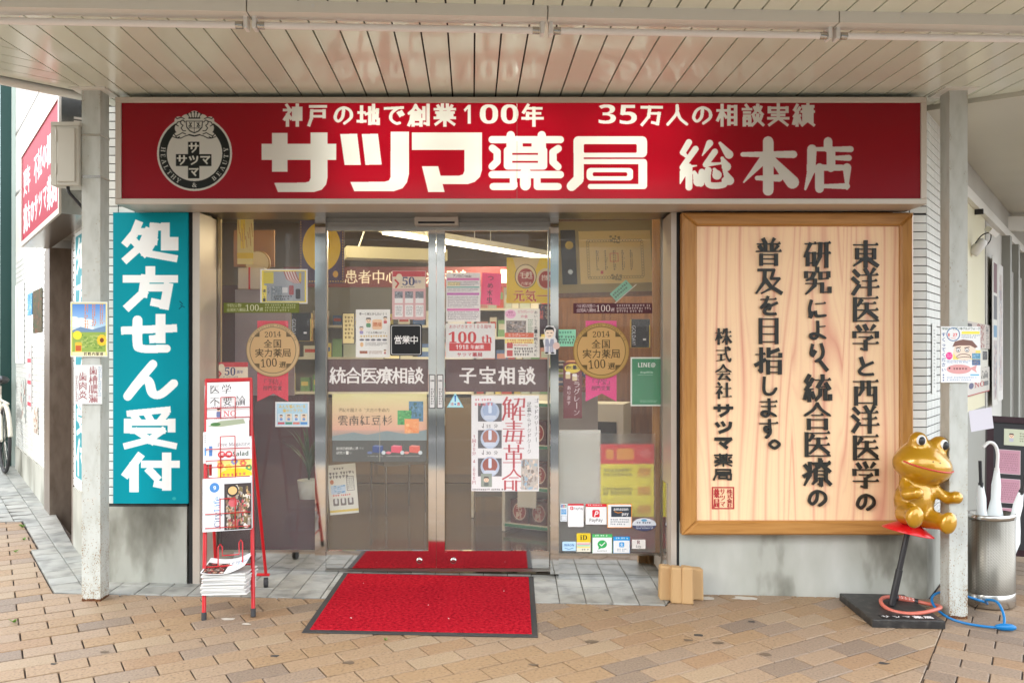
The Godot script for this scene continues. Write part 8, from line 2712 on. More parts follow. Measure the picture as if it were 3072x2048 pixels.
	for q in [[Vector3(0, 0.33, 0.03), Vector3(-0.42, 0.3, 0)], [Vector3(-0.42, 0.3, 0), Vector3(-0.3, 0.86, 0)], [Vector3(0, 0.33, 0.03), Vector3(-0.3, 0.76, 0)], [Vector3(-0.42, 0.3, 0), Vector3(-0.86, 0.72, 0)], [Vector3(-0.84, 0.8, 0), Vector3(-1.02, 0.33, 0)], [Vector3(-0.33, 0.6, 0), Vector3(-0.85, 0.66, 0)]]:
		fr.tube(q, 0.016, 8)
	put("frame", fr.made(), cream, bk)
	var mg := []
	for k in 13:
		var a := deg_to_rad(10 + k * 13.0)
		mg.append(Vector3(cos(a) * 0.35, 0.33 + sin(a) * 0.35, 0))
	put("mudguard", Solid.new().tube(mg, 0.022, 6).made(), cream, bk)
	put("saddle", Solid.new().ball(Vector3(-0.28, 0.92, 0), Vector3(0.14, 0.045, 0.08), 14, 8).made(), M.black_plastic, bk)
	put("carrier", Solid.new().tube([Vector3(0.22, 0.7, 0), Vector3(-0.28, 0.72, 0)], 0.012, 7).made(), cream, bk)
	put("handlebar", Solid.new().tube([Vector3(-0.82, 1.02, -0.24), Vector3(-0.86, 0.98, 0), Vector3(-0.82, 1.02, 0.24)], 0.012, 7).made(), M.steel, bk)
	put("stem", Solid.new().tube([Vector3(-0.84, 0.78, 0), Vector3(-0.86, 0.98, 0)], 0.014, 7).made(), M.steel, bk)
	tag(bk, "cream bicycle with black saddle leaning at the far side wall", "bicycle")
	# electric box on the left post
	var z := 0.63
	var eb := base("electric_box", on(203, 560, z))
	var a := on(160, 560, z)
	var b := on(244, 372, z)
	var w := b.x - a.x
	var h := b.y - a.y
	var bx: Material = mat("box_beige", lin(0.5, 0.49, 0.43), 0.45)
	put("housing", Solid.new().plate(rounded(-w / 2 + 0.03, 0, w / 2, h, 0.006), 0.035, 0.13, 0.004).made(), bx, eb)
	put("hinge_flange", Solid.new().box(Vector3(-w / 2 + 0.016, h / 2, -0.01), Vector3(0.03, h * 0.99, 0.09)).made(), bx, eb)
	put("lid", Solid.new().plate(rounded(-w / 2 + 0.036, 0.02, w / 2 - 0.018, h - 0.03, 0.004), 0.043, 0.01, 0.003).made(), bx, eb)
	put("top_cap", Solid.new().box(Vector3(0.005, h - 0.008, -0.03), Vector3(w + 0.004, 0.02, 0.14)).made(), bx, eb)
	for y in [0.09, 0.27]:
		put("hinge", Solid.new().tube([Vector3(-w / 2 + 0.034, y - 0.03, 0.04), Vector3(-w / 2 + 0.034, y + 0.03, 0.04)], 0.007, 8).made(), bx, eb)
	put("cable", Solid.new().tube(smoothed([Vector3(0.0, 0.0, 0.0), Vector3(0.01, -0.03, 0.01), Vector3(0.04, -0.07, 0.0), Vector3(w / 2 + 0.01, -0.13, -0.02)]), 0.009, 8).made(), M.black_plastic, eb)
	tag(eb, "beige hinged electric box fixed high beside the left canopy post", "electric box")
	for y in [405, 530]:
		var q := on(272, y, 0.64)
		var band := Solid.new()
		for e in [[Vector3(0, 0, 0.0525), Vector3(0.106, 0.012, 0.002)], [Vector3(0.0525, 0, 0), Vector3(0.002, 0.012, 0.106)], [Vector3(-0.0525, 0, 0), Vector3(0.002, 0.012, 0.106)], [Vector3(0, 0, -0.0525), Vector3(0.106, 0.012, 0.002)]]:
			band.box(e[0], e[1])
		tag(put("steel_band", band.made(), M.steel, null, Vector3(on(272, 1000, 0.64).x, q.y, 0.59)), "%s steel strap round the left post beside the electric box" % ("upper" if y == 405 else "lower"), "strap", "steel straps round the left post")

# ---------------------------------------------------------------- across the street (seen in the glass)
func build_street() -> void:
	var names := ["pale grey office front across the street on the left", "cream shop building across the street opposite the entrance", "white narrow building across the street on the right"]
	for k in 3:
		var b := base("street_building", Vector3(-11.0 + k * 11.0, -0.2, 24.0))
		var hh: float = [8.5, 7.0, 10.0][k]
		put("wall", Solid.new().box(Vector3(0, hh / 2, 0), Vector3(10.6, hh, 3.0)).made(), M.old_plaster if k == 1 else M.street_wall, b)
		for row in int(hh / 2.8):
			for c in 4:
				put("window", Solid.new().box(Vector3(-3.9 + c * 2.6, 1.7 + row * 2.8, -1.5), Vector3(1.6, 1.5, 0.06)).made(), M.black_plastic if row == 0 else M.grey_window, b)
		tag(b, names[k], "building", "buildings across the street")
	var ss := base("side_street_house", Vector3(-13.5, -0.3, -7.0), 0.62)
	put("wall", Solid.new().box(Vector3(0, 2.1, 0), Vector3(5.0, 4.2, 9.0)).made(), M.street_wall, ss)
	for k in 3:
		put("window", Solid.new().box(Vector3(2.5, 2.2, -3.0 + k * 3.0), Vector3(0.06, 1.4, 1.5)).made(), M.black_plastic, ss)
	tag(ss, "low grey house across the side street, out beyond the left picture edge", "building")
	# street arcade ribs and the association's hanging board
	for k in 3:
		var tr := base("roof_truss", Vector3(-3.4 + k * 3.4, 3.55, 14.5))
		var s := Solid.new()
		s.tube([Vector3(-1.7, 0.45, 0), Vector3(1.7, 0.45, 0)], 0.035, 6)
		s.tube([Vector3(-1.7, 0, 0), Vector3(1.7, 0, 0)], 0.035, 6)
		for i in 6:
			var x := -1.7 + i * 0.5667
			s.tube([Vector3(x, 0, 0), Vector3(x + 0.283, 0.45, 0)], 0.018, 5)
			s.tube([Vector3(x + 0.283, 0.45, 0), Vector3(x + 0.5667, 0, 0)], 0.018, 5)
		put("lattice", s.made(), M.steel, tr)
		tag(tr, ["left", "middle", "right"][k] + " lattice truss spanning above the street behind the viewer", "truss", "roof trusses over the street")
	for x in [-5.2, 5.2]:
		var ps := base("truss_post", Vector3(x, -0.35, 14.5))
		put("shaft", Solid.new().tube([Vector3(0, 0, 0), Vector3(0, 4.9, 0)], 0.08, 10).made(), M.white_paint, ps)
		tag(ps, "round white post carrying the street truss at its %s end" % ("left" if x < 0 else "right"), "post", "posts of the street truss")
	var ar := base("arcade_roof", Vector3(0, 4.55, 17.0))
	put("roof_sheet", Solid.new().box(Vector3.ZERO, Vector3(11.0, 0.06, 5.4)).made(), M.panel_grey, ar)
	for k in 12:
		put("purlin", Solid.new().box(Vector3(0, -0.06, -2.6 + k * 0.46), Vector3(11.0, 0.06, 0.05)).made(), M.dull_steel, ar)
	tag(ar, "grey sheet roof of the street arcade on trusses behind the viewer", "roof")
	var pen := Pen.new(self, 0, 0, 500, 110, 0.8, Color(0.86, 0.87, 0.86))
	pen.text("宇治川市場商店街連合会", 18, 36, 38, Color(0.15, 0.18, 0.2), 0.1, 0, 43.0)
	var hb := base("hanging_board", Vector3(-0.25, 3.3, 9.0), PI)
	put("board", Solid.new().box(Vector3.ZERO, Vector3(1.05, 0.23, 0.04)).made(), print_mat("association_print", pen.tex(), 0.5), hb)
	for x in [-0.4, 0.4]:
		put("hanger", Solid.new().tube([Vector3(x, 0.11, 0), Vector3(x, 1.0, -0.6)], 0.008, 6).made(), M.steel, hb)
	tag(hb, "white hanging board with dark characters over the street behind the viewer", "sign")

func build_small() -> void:
	# posters tied round the posts
	var pen := Pen.new(self, 210, 905, 321, 1070, 1.7, Color(0.88, 0.88, 0.84))
	pen.fade(213, 909, 318, 985, Color(0.3, 0.52, 0.82), Color(0.72, 0.84, 0.93))
	for k in 9:
		pen.disc(220 + (k * 41) % 60, 955 + (k * 17) % 30, 14, 6, Color(0.88, 0.93, 0.96))
	pen.poly(PackedVector2Array([Vector2(213, 992), Vector2(240, 980), Vector2(275, 988), Vector2(318, 976), Vector2(318, 1000), Vector2(213, 1000)]), Color(0.42, 0.55, 0.68))
	pen.rect(213, 996, 318, 1066, Color(0.55, 0.66, 0.3))
	photo_blot(pen, 240, 1000, 318, 1050, [Color(0.55, 0.66, 0.3), Color(0.4, 0.55, 0.22), Color(0.7, 0.75, 0.45)], 91, 26)
	for k in 10:
		pen.disc(304 + cos(k * 0.63) * 10, 1020 + sin(k * 0.63) * 12, 5, 5, Color(0.93, 0.75, 0.15))
	pen.disc(304, 1020, 6, 7, Color(0.45, 0.22, 0.08))
	pen.disc(231, 1005, 13, 13, Color(0.95, 0.85, 0.2))
	pen.rrect(224, 1026, 244, 1064, 4, Color(0.85, 0.72, 0.2))
	pen.rect(226, 1036, 242, 1052, Color(0.75, 0.35, 0.15))
	pen.rect(213, 1055, 320, 1067, Color(0.9, 0.88, 0.7))
	pen.text("若甦内服液", 250, 1056, 10, Color(0.2, 0.15, 0.12), 0.11, 0, 12.0)
	for k in 3:
		pen.fine(252 + k * 23, 912, 262 + k * 23, 985 - k * 6, 9, Color(0.88, 0.5, 0.2), 92 + k, 0.9)
	for q in [[213, 909, 318, 911.5], [213, 909, 215.5, 1066], [315.5, 909, 318, 1066]]:
		pen.rect(q[0], q[1], q[2], q[3], Color(0.93, 0.86, 0.35))
	sheet("poster", 210, 905, 321, 1070, 0.652, pen, "summer sky and sunflower poster tied to the left canopy post", "poster")
	pen = Pen.new(self, 220, 1094, 305, 1212, 1.8, Color(0.83, 0.84, 0.84))
	pen.text("歯槽膿漏", 266, 1099, 25, Color(0.56, 0.3, 0.32), 0.085, 2, 27.5, true)
	pen.text("歯肉炎", 235, 1117, 25, Color(0.56, 0.3, 0.32), 0.085, 2, 27.0, true)
	pen.fine(294, 1100, 301, 1190, 13, Color(0.5, 0.6, 0.7), 5, 0.8)
	pen.fine(226, 1127, 232, 1205, 12, Color(0.55, 0.4, 0.42), 6, 0.8)
	sheet("poster", 220, 1094, 305, 1212, 0.648, pen, "white notice with vertical dull red characters on the left canopy post", "poster")
	pen = Pen.new(self, 2824, 979, 2943, 1147, 1.7, Color(0.9, 0.91, 0.91))
	pen.text("宇治川ーモダン寺グルメウォーク", 2828, 982, 7.5, Color(0.2, 0.3, 0.25), 0.1, 0, 7.6)
	pen.ring(2861, 1003, 19, 2.5, Color(0.25, 0.42, 0.62))
	pen.latin("8", 2845, 1009, 9, Color(0.85, 0.2, 0.2), "sans_bold")
	pen.latin("27", 2860, 1009, 9, Color(0.85, 0.2, 0.2), "sans_bold")
	pen.fine(2846, 1013, 2876, 1017, 1, Color(0.85, 0.3, 0.3), 4)
	pen.rect(2886, 994, 2940, 1002, Color(0.95, 0.9, 0.35))
	pen.fine(2886, 1004, 2940, 1016, 2, Color(0.5, 0.55, 0.6), 5)
	pen.poly(PackedVector2Array([Vector2(2860, 1078), Vector2(2862, 1052), Vector2(2942, 1050), Vector2(2942, 1078)]), Color(0.93, 0.85, 0.45))
	pen.disc(2895, 1052, 33, 29, Color(0.93, 0.85, 0.78))
	pen.poly(PackedVector2Array([Vector2(2858, 1040), Vector2(2866, 1024), Vector2(2890, 1018), Vector2(2918, 1022), Vector2(2934, 1040), Vector2(2926, 1044), Vector2(2912, 1036), Vector2(2880, 1036)]), Color(0.5, 0.36, 0.32))
	for q in [2876, 2902]:
		pen.disc(q, 1050, 7, 5, Color(0.95, 0.95, 0.95))
		pen.ring(q, 1050, 6, 1.2, INK)
		pen.disc(q, 1051, 2.4, 2.4, INK)
		pen.line(Vector2(q - 8, 1043), Vector2(q + 8, 1041), 2.2, Color(0.35, 0.25, 0.22))
	pen.path(PackedVector2Array([Vector2(2870, 1070), Vector2(2880, 1063), Vector2(2895, 1061), Vector2(2910, 1065), Vector2(2914, 1072), Vector2(2894, 1070), Vector2(2872, 1073)]), 1.6, INK)
	pen.disc(2849, 1067, 10, 11, Color(0.9, 0.2, 0.55))
	pen.fine(2842, 1061, 2857, 1074, 3, Color(0.95, 0.8, 0.88), 7)
	photo_blot(pen, 2917, 1059, 2942, 1077, [Color(0.4, 0.62, 0.75), Color(0.25, 0.4, 0.35), Color(0.7, 0.8, 0.88)], 95, 10)
	photo_blot(pen, 2917, 1078, 2942, 1095, [Color(0.35, 0.45, 0.6), Color(0.8, 0.6, 0.45), Color(0.3, 0.32, 0.4)], 96, 10)
	pen.fine(2842, 1080, 2914, 1090, 2, Color(0.4, 0.5, 0.7), 8)
	pen.disc(2878, 1107, 37, 14, Color(0.85, 0.62, 0.62))
	pen.poly(PackedVector2Array([Vector2(2910, 1104), Vector2(2932, 1094), Vector2(2928, 1108), Vector2(2932, 1118)]), Color(0.85, 0.62, 0.62))
	pen.disc(2850, 1104, 2.5, 2.5, INK)
	pen.fine(2862, 1102, 2906, 1112, 1, Color(0.4, 0.25, 0.25), 9)
	pen.rect(2912, 1122, 2938, 1126, Color(0.4, 0.7, 0.85))
	pen.fine(2842, 1130, 2930, 1143, 2, Color(0.5, 0.6, 0.75), 10)
	pen.text("すくってください", 2826, 997, 13, Color(0.2, 0.3, 0.55), 0.12, 1, 15.0, true)
	for k in 3:
		pen.disc(2832, 1124 + k * 8, 2, 2, Color(0.2, 0.3, 0.55))
	sheet("poster", 2824, 979, 2943, 1147, 0.652, pen, "white festival poster with drawn face and pink fish on right post", "poster")
	# folded cardboard guard at the foot of the right jamb
	var cg := base("cardboard_guard")
	var i := 0
	for q in [[1980, 2018, 1700, 1782, 0.44], [2014, 2050, 1704, 1791, 0.49], [2046, 2082, 1704, 1798, 0.5], [2074, 2112, 1708, 1788, 0.42]]:
		var zz: float = q[4]
		var a := on(q[0], q[3], zz)
		var b := on(q[1], q[2], zz)
		a.y = ground((a.x + b.x) / 2, zz) + 0.002
		var s := Solid.new()
		s.plate(PackedVector2Array([Vector2(a.x, a.y + 0.012), Vector2(a.x + 0.006, a.y), Vector2(b.x - 0.004, a.y - 0.004), Vector2(b.x, a.y + 0.006), Vector2(b.x - 0.003, b.y - 0.004), Vector2(b.x - 0.012, b.y), Vector2(a.x + 0.012, b.y + 0.004), Vector2(a.x + 0.003, b.y - 0.006)]), zz, 0.06, 0.008)
		put("folded_panel", s.made(), M.cartboard_brown, cg)
		i += 1
	tag(cg, "fluted tan cardboard guard standing at the foot of the right jamb", "guard")

const GLYPHS := """
亻 80,4 10,55;52,34 52,97
氵 22,8 80,26;8,36 70,53;12,95 84,62
言 40,3 60,14;4,22 96,22;18,38 82,38;18,53 82,53;18,68 18,97;18,68 82,68 82,97;18,92 82,92
糸 50,2 20,24 56,40;82,16 18,56 86,52;50,55 50,98;24,66 8,90;76,66 94,86
礻 40,2 62,14;8,26 88,26 12,70;50,50 50,98;60,48 92,66
禾 80,3 14,14;5,32 96,32;50,10 50,98;48,34 6,78;54,36 94,66
㮈 4,28 96,28;52,3 52,98;50,30 6,74;56,36 94,60
扌 8,26 94,26;58,3 58,90 34,84;4,66 96,46
土 15,38 85,38;50,6 50,88;4,88 96,88
目 20,6 20,96;20,6 80,6 80,96;20,34 80,34;20,62 80,62;20,91 80,91
田 15,12 15,90;15,12 85,12 85,90;50,12 50,86;15,49 85,49;15,86 85,86
阝 20,6 20,98;20,6 88,6 50,40 90,58 74,76 44,70
疒 60,0 60,12;20,14 98,14;22,14 22,60 2,98;4,24 16,40;0,64 22,52
广 50,0 50,14;14,16 98,16;16,16 14,60 2,98
月 20,6 20,60 4,97;20,6 86,6 86,95 66,92;20,34 84,34;20,62 84,62
女 44,2 22,60 86,94;72,30 60,66 6,97;2,32 98,32
一 4,50 96,50
申 14,18 14,70;14,18 86,18 86,70;14,44 86,44;14,70 86,70;50,2 50,98
神 礻@0,0,42,100;申@46,0,54,100
戸 10,8 90,8;18,30 82,30 82,58;18,56 82,56;18,30 16,64 4,97
地 土@0,6,38,84;58,16 58,90 98,90 98,72;40,46 94,26 92,64 82,62;76,3 76,74
創 ~34,2 24,22 2,42;~34,2 44,20 64,36;20,36 50,36;14,46 54,46 54,62;16,62 54,62;16,54 54,54;16,46 12,74 2,97;22,72 22,98;22,72 60,72 60,98;22,94 60,94;74,16 74,68;94,3 94,94 78,90
業 38,2 38,20;62,2 62,20;18,6 26,20;82,6 74,20;4,22 96,22;30,25 38,36;70,25 62,36;10,38 90,38;16,51 84,51;4,64 96,64;50,38 50,98;46,66 8,94;54,66 92,94
年 28,2 8,36;22,18 90,18;26,42 84,42;26,42 26,66;4,66 96,66;56,18 56,98
万 4,12 96,12;42,12 36,58 6,96;38,42 86,42 78,92 54,86
人 ~50,4 46,44 6,95;~50,30 64,66 95,94
相 㮈@0,0,46,100;目@46,3,54,94
炎 50,2 46,26 12,48;24,14 34,28;76,12 64,28;52,26 88,46;50,50 46,74 6,98;20,60 30,76;80,58 68,76;52,74 94,97
談 言@0,0,40,100;炎@42,0,58,100
実 50,0 50,12;8,16 8,34;8,16 92,16 92,32;20,36 80,36;22,50 78,50;4,66 96,66;50,26 50,66 8,97;52,66 92,97
績 糸@0,0,38,100;46,8 96,8;50,20 92,20;42,33 98,33;70,0 70,33;52,42 52,80;52,42 90,42 90,80;52,55 90,55;52,67 90,67;52,80 90,80;60,84 44,98;80,84 98,98
総 糸@0,0,40,100;60,4 46,30;80,4 97,28;70,22 52,50 90,46;84,36 92,54;45,66 43,90;~57,62 58,92 86,93 89,82;69,60 74,72;88,62 98,84
本 4,28 96,28;50,3 50,98;48,30 6,82;52,30 94,82;30,74 70,74
店 广@0,0,100,100;56,18 56,54;56,34 94,34;32,54 32,97;32,54 90,54 90,97;32,92 90,92
処 26,4 20,24 4,50;22,22 46,22 34,58 4,94;14,40 40,78 97,92;58,10 56,46 46,70;56,10 80,10 80,60 97,60 97,48
方 50,2 50,20;4,23 96,23;40,24 36,60 8,96;38,46 84,46 78,92 58,86
せ 4,38 96,32;72,6 72,60 58,62;~28,10 28,70 36,88 84,88
ん ~56,4 30,50 8,94;~8,94 34,50 48,52 56,86 72,88 96,58
受 84,2 12,12;20,18 28,32;46,16 52,30;80,14 70,32;8,36 8,54;8,36 92,36 92,52;18,58 74,58 50,82 6,98;26,60 54,86 96,98
付 亻@0,0,34,100;38,26 98,26;80,4 80,92 62,86;48,46 60,66
東 6,16 94,16;18,32 18,66;18,32 82,32 82,66;18,49 82,49;18,66 82,66;50,3 50,98;46,66 6,94;54,66 94,94
羊 26,2 40,18;74,2 60,18;8,24 92,24;14,46 86,46;2,70 98,70;50,24 50,98
洋 氵@0,0,30,100;羊@30,0,70,100
医 6,8 95,8;10,8 10,93;10,93 97,93;34,16 20,38;30,28 86,28;18,52 94,52;54,28 54,54 22,84;58,56 90,82
学 20,6 30,20;46,2 54,18;82,4 70,20;8,28 8,46;8,28 92,28 92,46;26,46 72,46 50,60;50,60 50,94 34,90;4,70 96,70
と 26,6 40,46;~86,30 40,50 18,74 36,90 88,90
西 5,10 95,10;14,32 14,96;14,32 86,32 86,96;14,90 86,90;38,10 38,40 26,62;62,10 62,60 82,62
の ~52,20 46,60 24,80 8,62 22,28 54,14 86,30 90,62 56,90
研 4,12 44,12;24,12 2,60;14,46 14,92;14,46 38,46 38,92;14,84 38,84;50,10 98,10;46,48 98,48;62,10 60,60 44,97;84,10 84,98
究 50,0 50,12;8,16 8,34;8,16 92,16 92,32;38,22 30,38 10,46;62,22 62,40 90,40;42,44 40,66 8,97;8,58 68,58 68,90 96,90 96,74
に ~20,10 10,50 14,94;14,94 24,72;44,26 90,24;~40,66 44,86 60,90 94,86
よ ~52,4 52,70 36,92 16,84 20,70 46,68 92,90;52,32 88,28
り ~26,10 18,50 24,66;24,66 38,44;~70,6 80,46 70,76 40,97
、 62,4 86,34
。 ~72,6 90,20 72,34 54,20 72,6
統 糸@0,0,40,100;70,2 70,16;44,19 98,19;68,20 52,46 90,42;82,32 95,52;62,54 60,76 44,97;80,54 80,92 98,92 98,76
合 ~50,2 34,26 2,48;~50,2 66,26 98,48;30,46 70,46;18,62 18,97;18,62 82,62 82,97;18,92 82,92
療 疒@0,0,100,100;34,20 96,20;64,6 58,26 28,50;66,20 96,46;44,18 52,34;84,22 74,36;44,44 44,72;44,44 82,44 82,72;44,58 82,58;44,72 82,72;64,72 64,98 54,94;46,78 32,94;82,78 98,94
普 30,2 38,16;70,2 62,16;8,20 92,20;38,20 38,46;62,20 62,46;16,28 26,42;84,28 74,42;4,48 96,48;22,60 22,98;22,60 78,60 78,98;22,76 78,76;22,94 78,94
及 12,10 70,10 60,42 90,42 64,76 24,97;36,10 34,54 4,97;34,40 58,72 97,96
を 10,18 88,16;~46,4 34,34 12,60 40,44 56,50 54,72;~92,36 50,56 28,76 40,92 86,92
指 扌@0,0,38,100;50,4 50,34 94,34 94,24;86,8 50,22;48,50 48,97;48,50 92,50 92,97;48,72 92,72;48,93 92,93
し ~28,6 26,70 40,92 70,88 90,60
ま 8,18 92,18;14,42 86,42;~52,4 52,74 36,92 16,84 22,70 46,70 88,92
す 4,24 96,22;~54,4 56,50 42,66 30,56 34,42 54,46 58,64 52,80 34,98
株 㮈@0,0,40,100;56,6 46,36;52,24 96,24;42,50 98,50;70,2 70,98;68,54 44,88;72,54 98,86
式 6,24 94,24;14,50 58,50;36,50 36,86;8,90 62,80;~64,4 68,50 88,92 96,74;76,5 90,16
会 ~50,2 34,26 2,46;~50,2 66,26 98,46;28,44 72,44;10,60 90,60;46,60 22,92 84,88;68,74 90,97
社 礻@0,0,44,100;52,38 96,38;72,4 72,88;46,88 99,88
宝 50,0 50,12;8,16 8,34;8,16 92,16 92,32;18,42 82,42;24,64 76,64;50,42 50,92;6,92 94,92;66,70 78,82
子 18,10 82,10 52,36;50,36 50,92 32,86;4,50 96,50
営 20,4 30,20;46,0 54,18;82,2 72,20;8,26 8,44;8,26 92,26 92,42;28,38 28,58;28,38 72,38 72,58;28,57 72,57;18,68 18,98;18,68 82,68 82,98;18,93 82,93
中 10,22 10,70;10,22 90,22 90,70;10,66 90,66;50,2 50,98
全 ~50,4 36,28 4,48;~50,4 64,28 97,48;24,46 76,46;20,68 80,68;50,46 50,92;6,92 94,92
国 10,8 10,96;10,8 90,8 90,96;10,91 90,91;28,26 72,26;30,48 70,48;24,74 76,74;50,26 50,74;62,56 70,66
力 8,28 88,28 80,92 56,86;46,4 44,46 8,96
薬 4,12 96,12;32,2 32,22;68,2 68,22;50,20 46,28;33,29 33,57;33,29 67,29 67,57;33,43 67,43;33,57 67,57;8,30 22,38;6,58 24,50;92,28 78,38;78,48 94,58;4,68 96,68;50,57 50,98;46,70 6,95;54,70 94,95
局 14,6 88,6 88,30;14,30 88,30;14,6 14,50 2,97;16,44 92,44 90,92 74,90;30,58 30,86;30,58 70,58 70,86;30,82 70,82
選 8,8 22,22;2,42 24,42 20,78 4,92;~20,78 40,92 97,94;36,8 60,8 60,22 38,22 38,34 60,34;70,8 94,8 94,22 72,22 72,34 94,34;34,46 96,46;52,36 52,62;78,36 78,62;30,62 98,62;54,66 38,80;72,66 94,80
不 6,12 94,12;54,14 6,66;52,36 52,98;58,40 94,68
要 6,8 94,8;14,20 14,44;14,20 86,20 86,44;38,8 38,44;62,8 62,44;14,44 86,44;4,60 96,60;46,48 24,74 78,97;72,62 58,82 14,98
論 言@0,0,40,100;~70,2 58,22 42,42;~70,2 82,22 99,42;60,38 84,38;48,50 48,98;48,50 94,50 94,98;62,50 62,92;80,50 80,92;48,70 94,70
解 20,2 4,30;18,12 36,12 26,28;12,30 12,70 2,97;12,30 46,30 46,96 38,94;29,30 29,84;12,50 46,50;12,68 46,68;52,8 96,8 94,42 84,40;72,8 66,30 50,46;62,48 54,72;60,60 96,60;50,78 99,78;78,46 78,98
毒 14,10 86,10;20,22 80,22;4,34 96,34;50,2 50,34;24,44 16,88;24,44 84,44 78,97 62,94;4,66 98,66;16,86 90,86;50,46 44,86
革 6,16 94,16;30,3 30,30;70,3 70,30;30,30 70,30;18,40 18,62;18,40 82,40 82,62;18,62 82,62;4,78 96,78;50,30 50,98
命 ~50,2 34,26 2,46;~50,2 66,26 98,46;30,40 70,40;12,56 12,90;12,56 46,56 46,90;12,84 46,84;60,56 60,98;60,56 92,56 92,86 80,84
周 14,6 14,60 4,97;14,6 88,6 88,95 72,92;50,12 50,46;28,26 74,26;24,46 78,46;32,60 32,90;32,60 70,60 70,90;32,86 70,86
雲 14,6 86,6;8,20 8,40;8,20 92,20 92,38;50,6 50,46;24,28 40,34;60,28 76,34;22,40 38,45;60,40 78,45;18,56 82,56;4,70 96,70;44,70 24,94 82,90;70,78 90,98
南 6,16 94,16;50,2 50,34;12,34 12,98;12,34 88,34 88,95 76,92;34,40 42,52;66,40 58,52;26,56 74,56;22,74 78,74;50,56 50,96
紅 糸@0,0,42,100;50,14 96,14;72,14 72,86;46,86 99,86
豆 8,8 92,8;22,28 22,60;22,28 78,28 78,60;22,58 78,58;30,68 38,84;70,68 62,84;4,92 96,92
杉 㮈@0,0,46,100;90,4 56,36;94,32 54,66;97,60 50,98
患 24,8 24,24;24,8 76,8 76,24;24,24 76,24;14,34 14,54;14,34 86,34 86,54;14,54 86,54;50,0 50,62;8,74 4,92;~28,68 30,96 74,96 78,82;48,64 56,76;84,68 96,88
者 14,20 72,20;42,3 42,40;4,40 96,40;86,8 56,38 4,66;30,56 30,98;30,56 80,56 80,98;30,74 80,74;30,94 80,94
心 14,40 6,76;~32,24 34,88 78,90 84,66;46,14 58,36;74,26 94,60
元 18,12 82,12;4,38 96,38;38,38 34,72 6,97;62,38 62,92 96,92 96,74
気 28,2 6,34;24,14 92,14;22,28 80,28;14,42 80,42 82,84 96,96 98,78;56,52 10,96;20,58 64,94
水 50,3 50,92 34,86;8,30 40,30 8,80;86,16 58,38;54,34 66,62 95,90
虫 20,18 20,52;20,18 80,18 80,52;20,50 80,50;50,2 50,88;8,88 84,84;74,66 92,96
歯 48,2 48,34;48,16 82,16;20,12 20,34;4,36 96,36;14,46 14,96;14,92 86,92;86,46 86,96;24,66 76,66;50,46 50,88;32,48 40,60;68,48 60,60;46,68 28,84;54,68 74,84
槽 㮈@0,0,38,100;42,13 98,13;48,24 48,54;48,24 92,24 92,54;48,39 92,39;48,54 92,54;62,2 62,54;78,2 78,54;53,64 53,98;53,64 87,64 87,98;53,80 87,80;53,95 87,95
膿 月@0,2,36,96;47,4 47,40;47,4 93,4 93,40;47,22 93,22;47,40 93,40;62,0 62,40;78,0 78,40;46,52 96,52;48,52 46,76 38,98;54,64 94,64;42,76 99,76;60,78 60,96 76,90;72,78 80,90 98,98;92,80 80,88
漏 氵@0,0,26,100;34,6 94,6 94,26;34,26 94,26;34,6 34,60 26,98;40,38 96,38;44,50 44,98;44,50 94,50 94,96;69,38 69,96;54,60 60,68;54,78 60,86;78,60 84,68;78,78 84,86
肉 12,20 12,98;12,20 88,20 88,95 74,92;50,4 48,30 22,54;52,26 76,46;50,50 24,80;54,54 76,74
部 36,2 36,14;6,16 66,16;20,22 26,38;52,20 44,40;2,42 70,42;12,56 12,96;12,56 60,56 60,96;12,90 60,90;78,8 78,98;78,8 96,8 86,36 97,52 92,66 82,62
門 10,6 10,97;10,6 44,6 44,42;10,24 44,24;10,42 44,42;90,6 90,97 76,94;90,6 56,6 56,42;56,24 90,24;56,42 90,42
賞 50,0 50,16;22,4 30,16;78,4 70,16;8,20 8,34;8,20 92,20 92,32;32,30 32,44;32,30 68,30 68,44;32,44 68,44;22,52 22,84;22,52 78,52 78,84;22,62 78,62;22,73 78,73;22,84 78,84;38,86 10,98;62,86 92,98
予 18,8 82,8 54,30;32,20 62,36;4,44 96,44 82,64;50,44 50,92 32,86
防 阝@0,0,32,100;66,2 66,20;38,23 99,23;62,24 60,60 38,97;60,46 94,46 90,92 74,88
注 氵@0,0,28,100;60,0 70,13;38,24 97,24;42,54 94,54;68,24 68,92;34,92 99,92
意 50,0 50,10;14,12 86,12;32,14 38,24;68,14 62,24;4,26 96,26;24,34 24,66;24,34 76,34 76,66;24,50 76,50;24,66 76,66;8,76 4,92;~26,72 28,96 74,96 78,84;48,70 56,80;82,70 96,90
世 4,34 96,34;24,6 24,92;24,92 90,92;50,4 50,62;76,4 76,62;50,62 76,62
紀 糸@0,0,42,100;52,12 92,12 92,48 53,48 53,90 98,90 98,72
超 6,18 46,18;26,3 26,40;2,38 50,38;28,38 28,84;28,60 48,60;14,52 2,92;~8,76 30,94 98,94;54,8 92,8 88,40 78,38;70,8 66,28 52,44;58,52 58,84;58,52 90,52 90,84;58,80 90,80
え 42,2 60,12;16,30 80,28 10,92;~30,72 46,56 56,86 92,90
る 16,10 78,10;~78,10 12,62 50,42 86,56 84,82 54,94 38,84 48,70 68,82
太 5,32 95,32;~50,4 46,48 6,97;52,34 66,66 95,96;40,72 54,88
古 4,28 96,28;50,3 50,50;18,52 18,97;18,52 82,52 82,97;18,90 82,90
生 26,6 8,44;20,28 90,28;14,58 86,58;50,3 50,92;4,92 96,92
科 禾@0,0,48,100;58,14 72,28;54,40 68,52;48,74 98,64;82,3 82,98
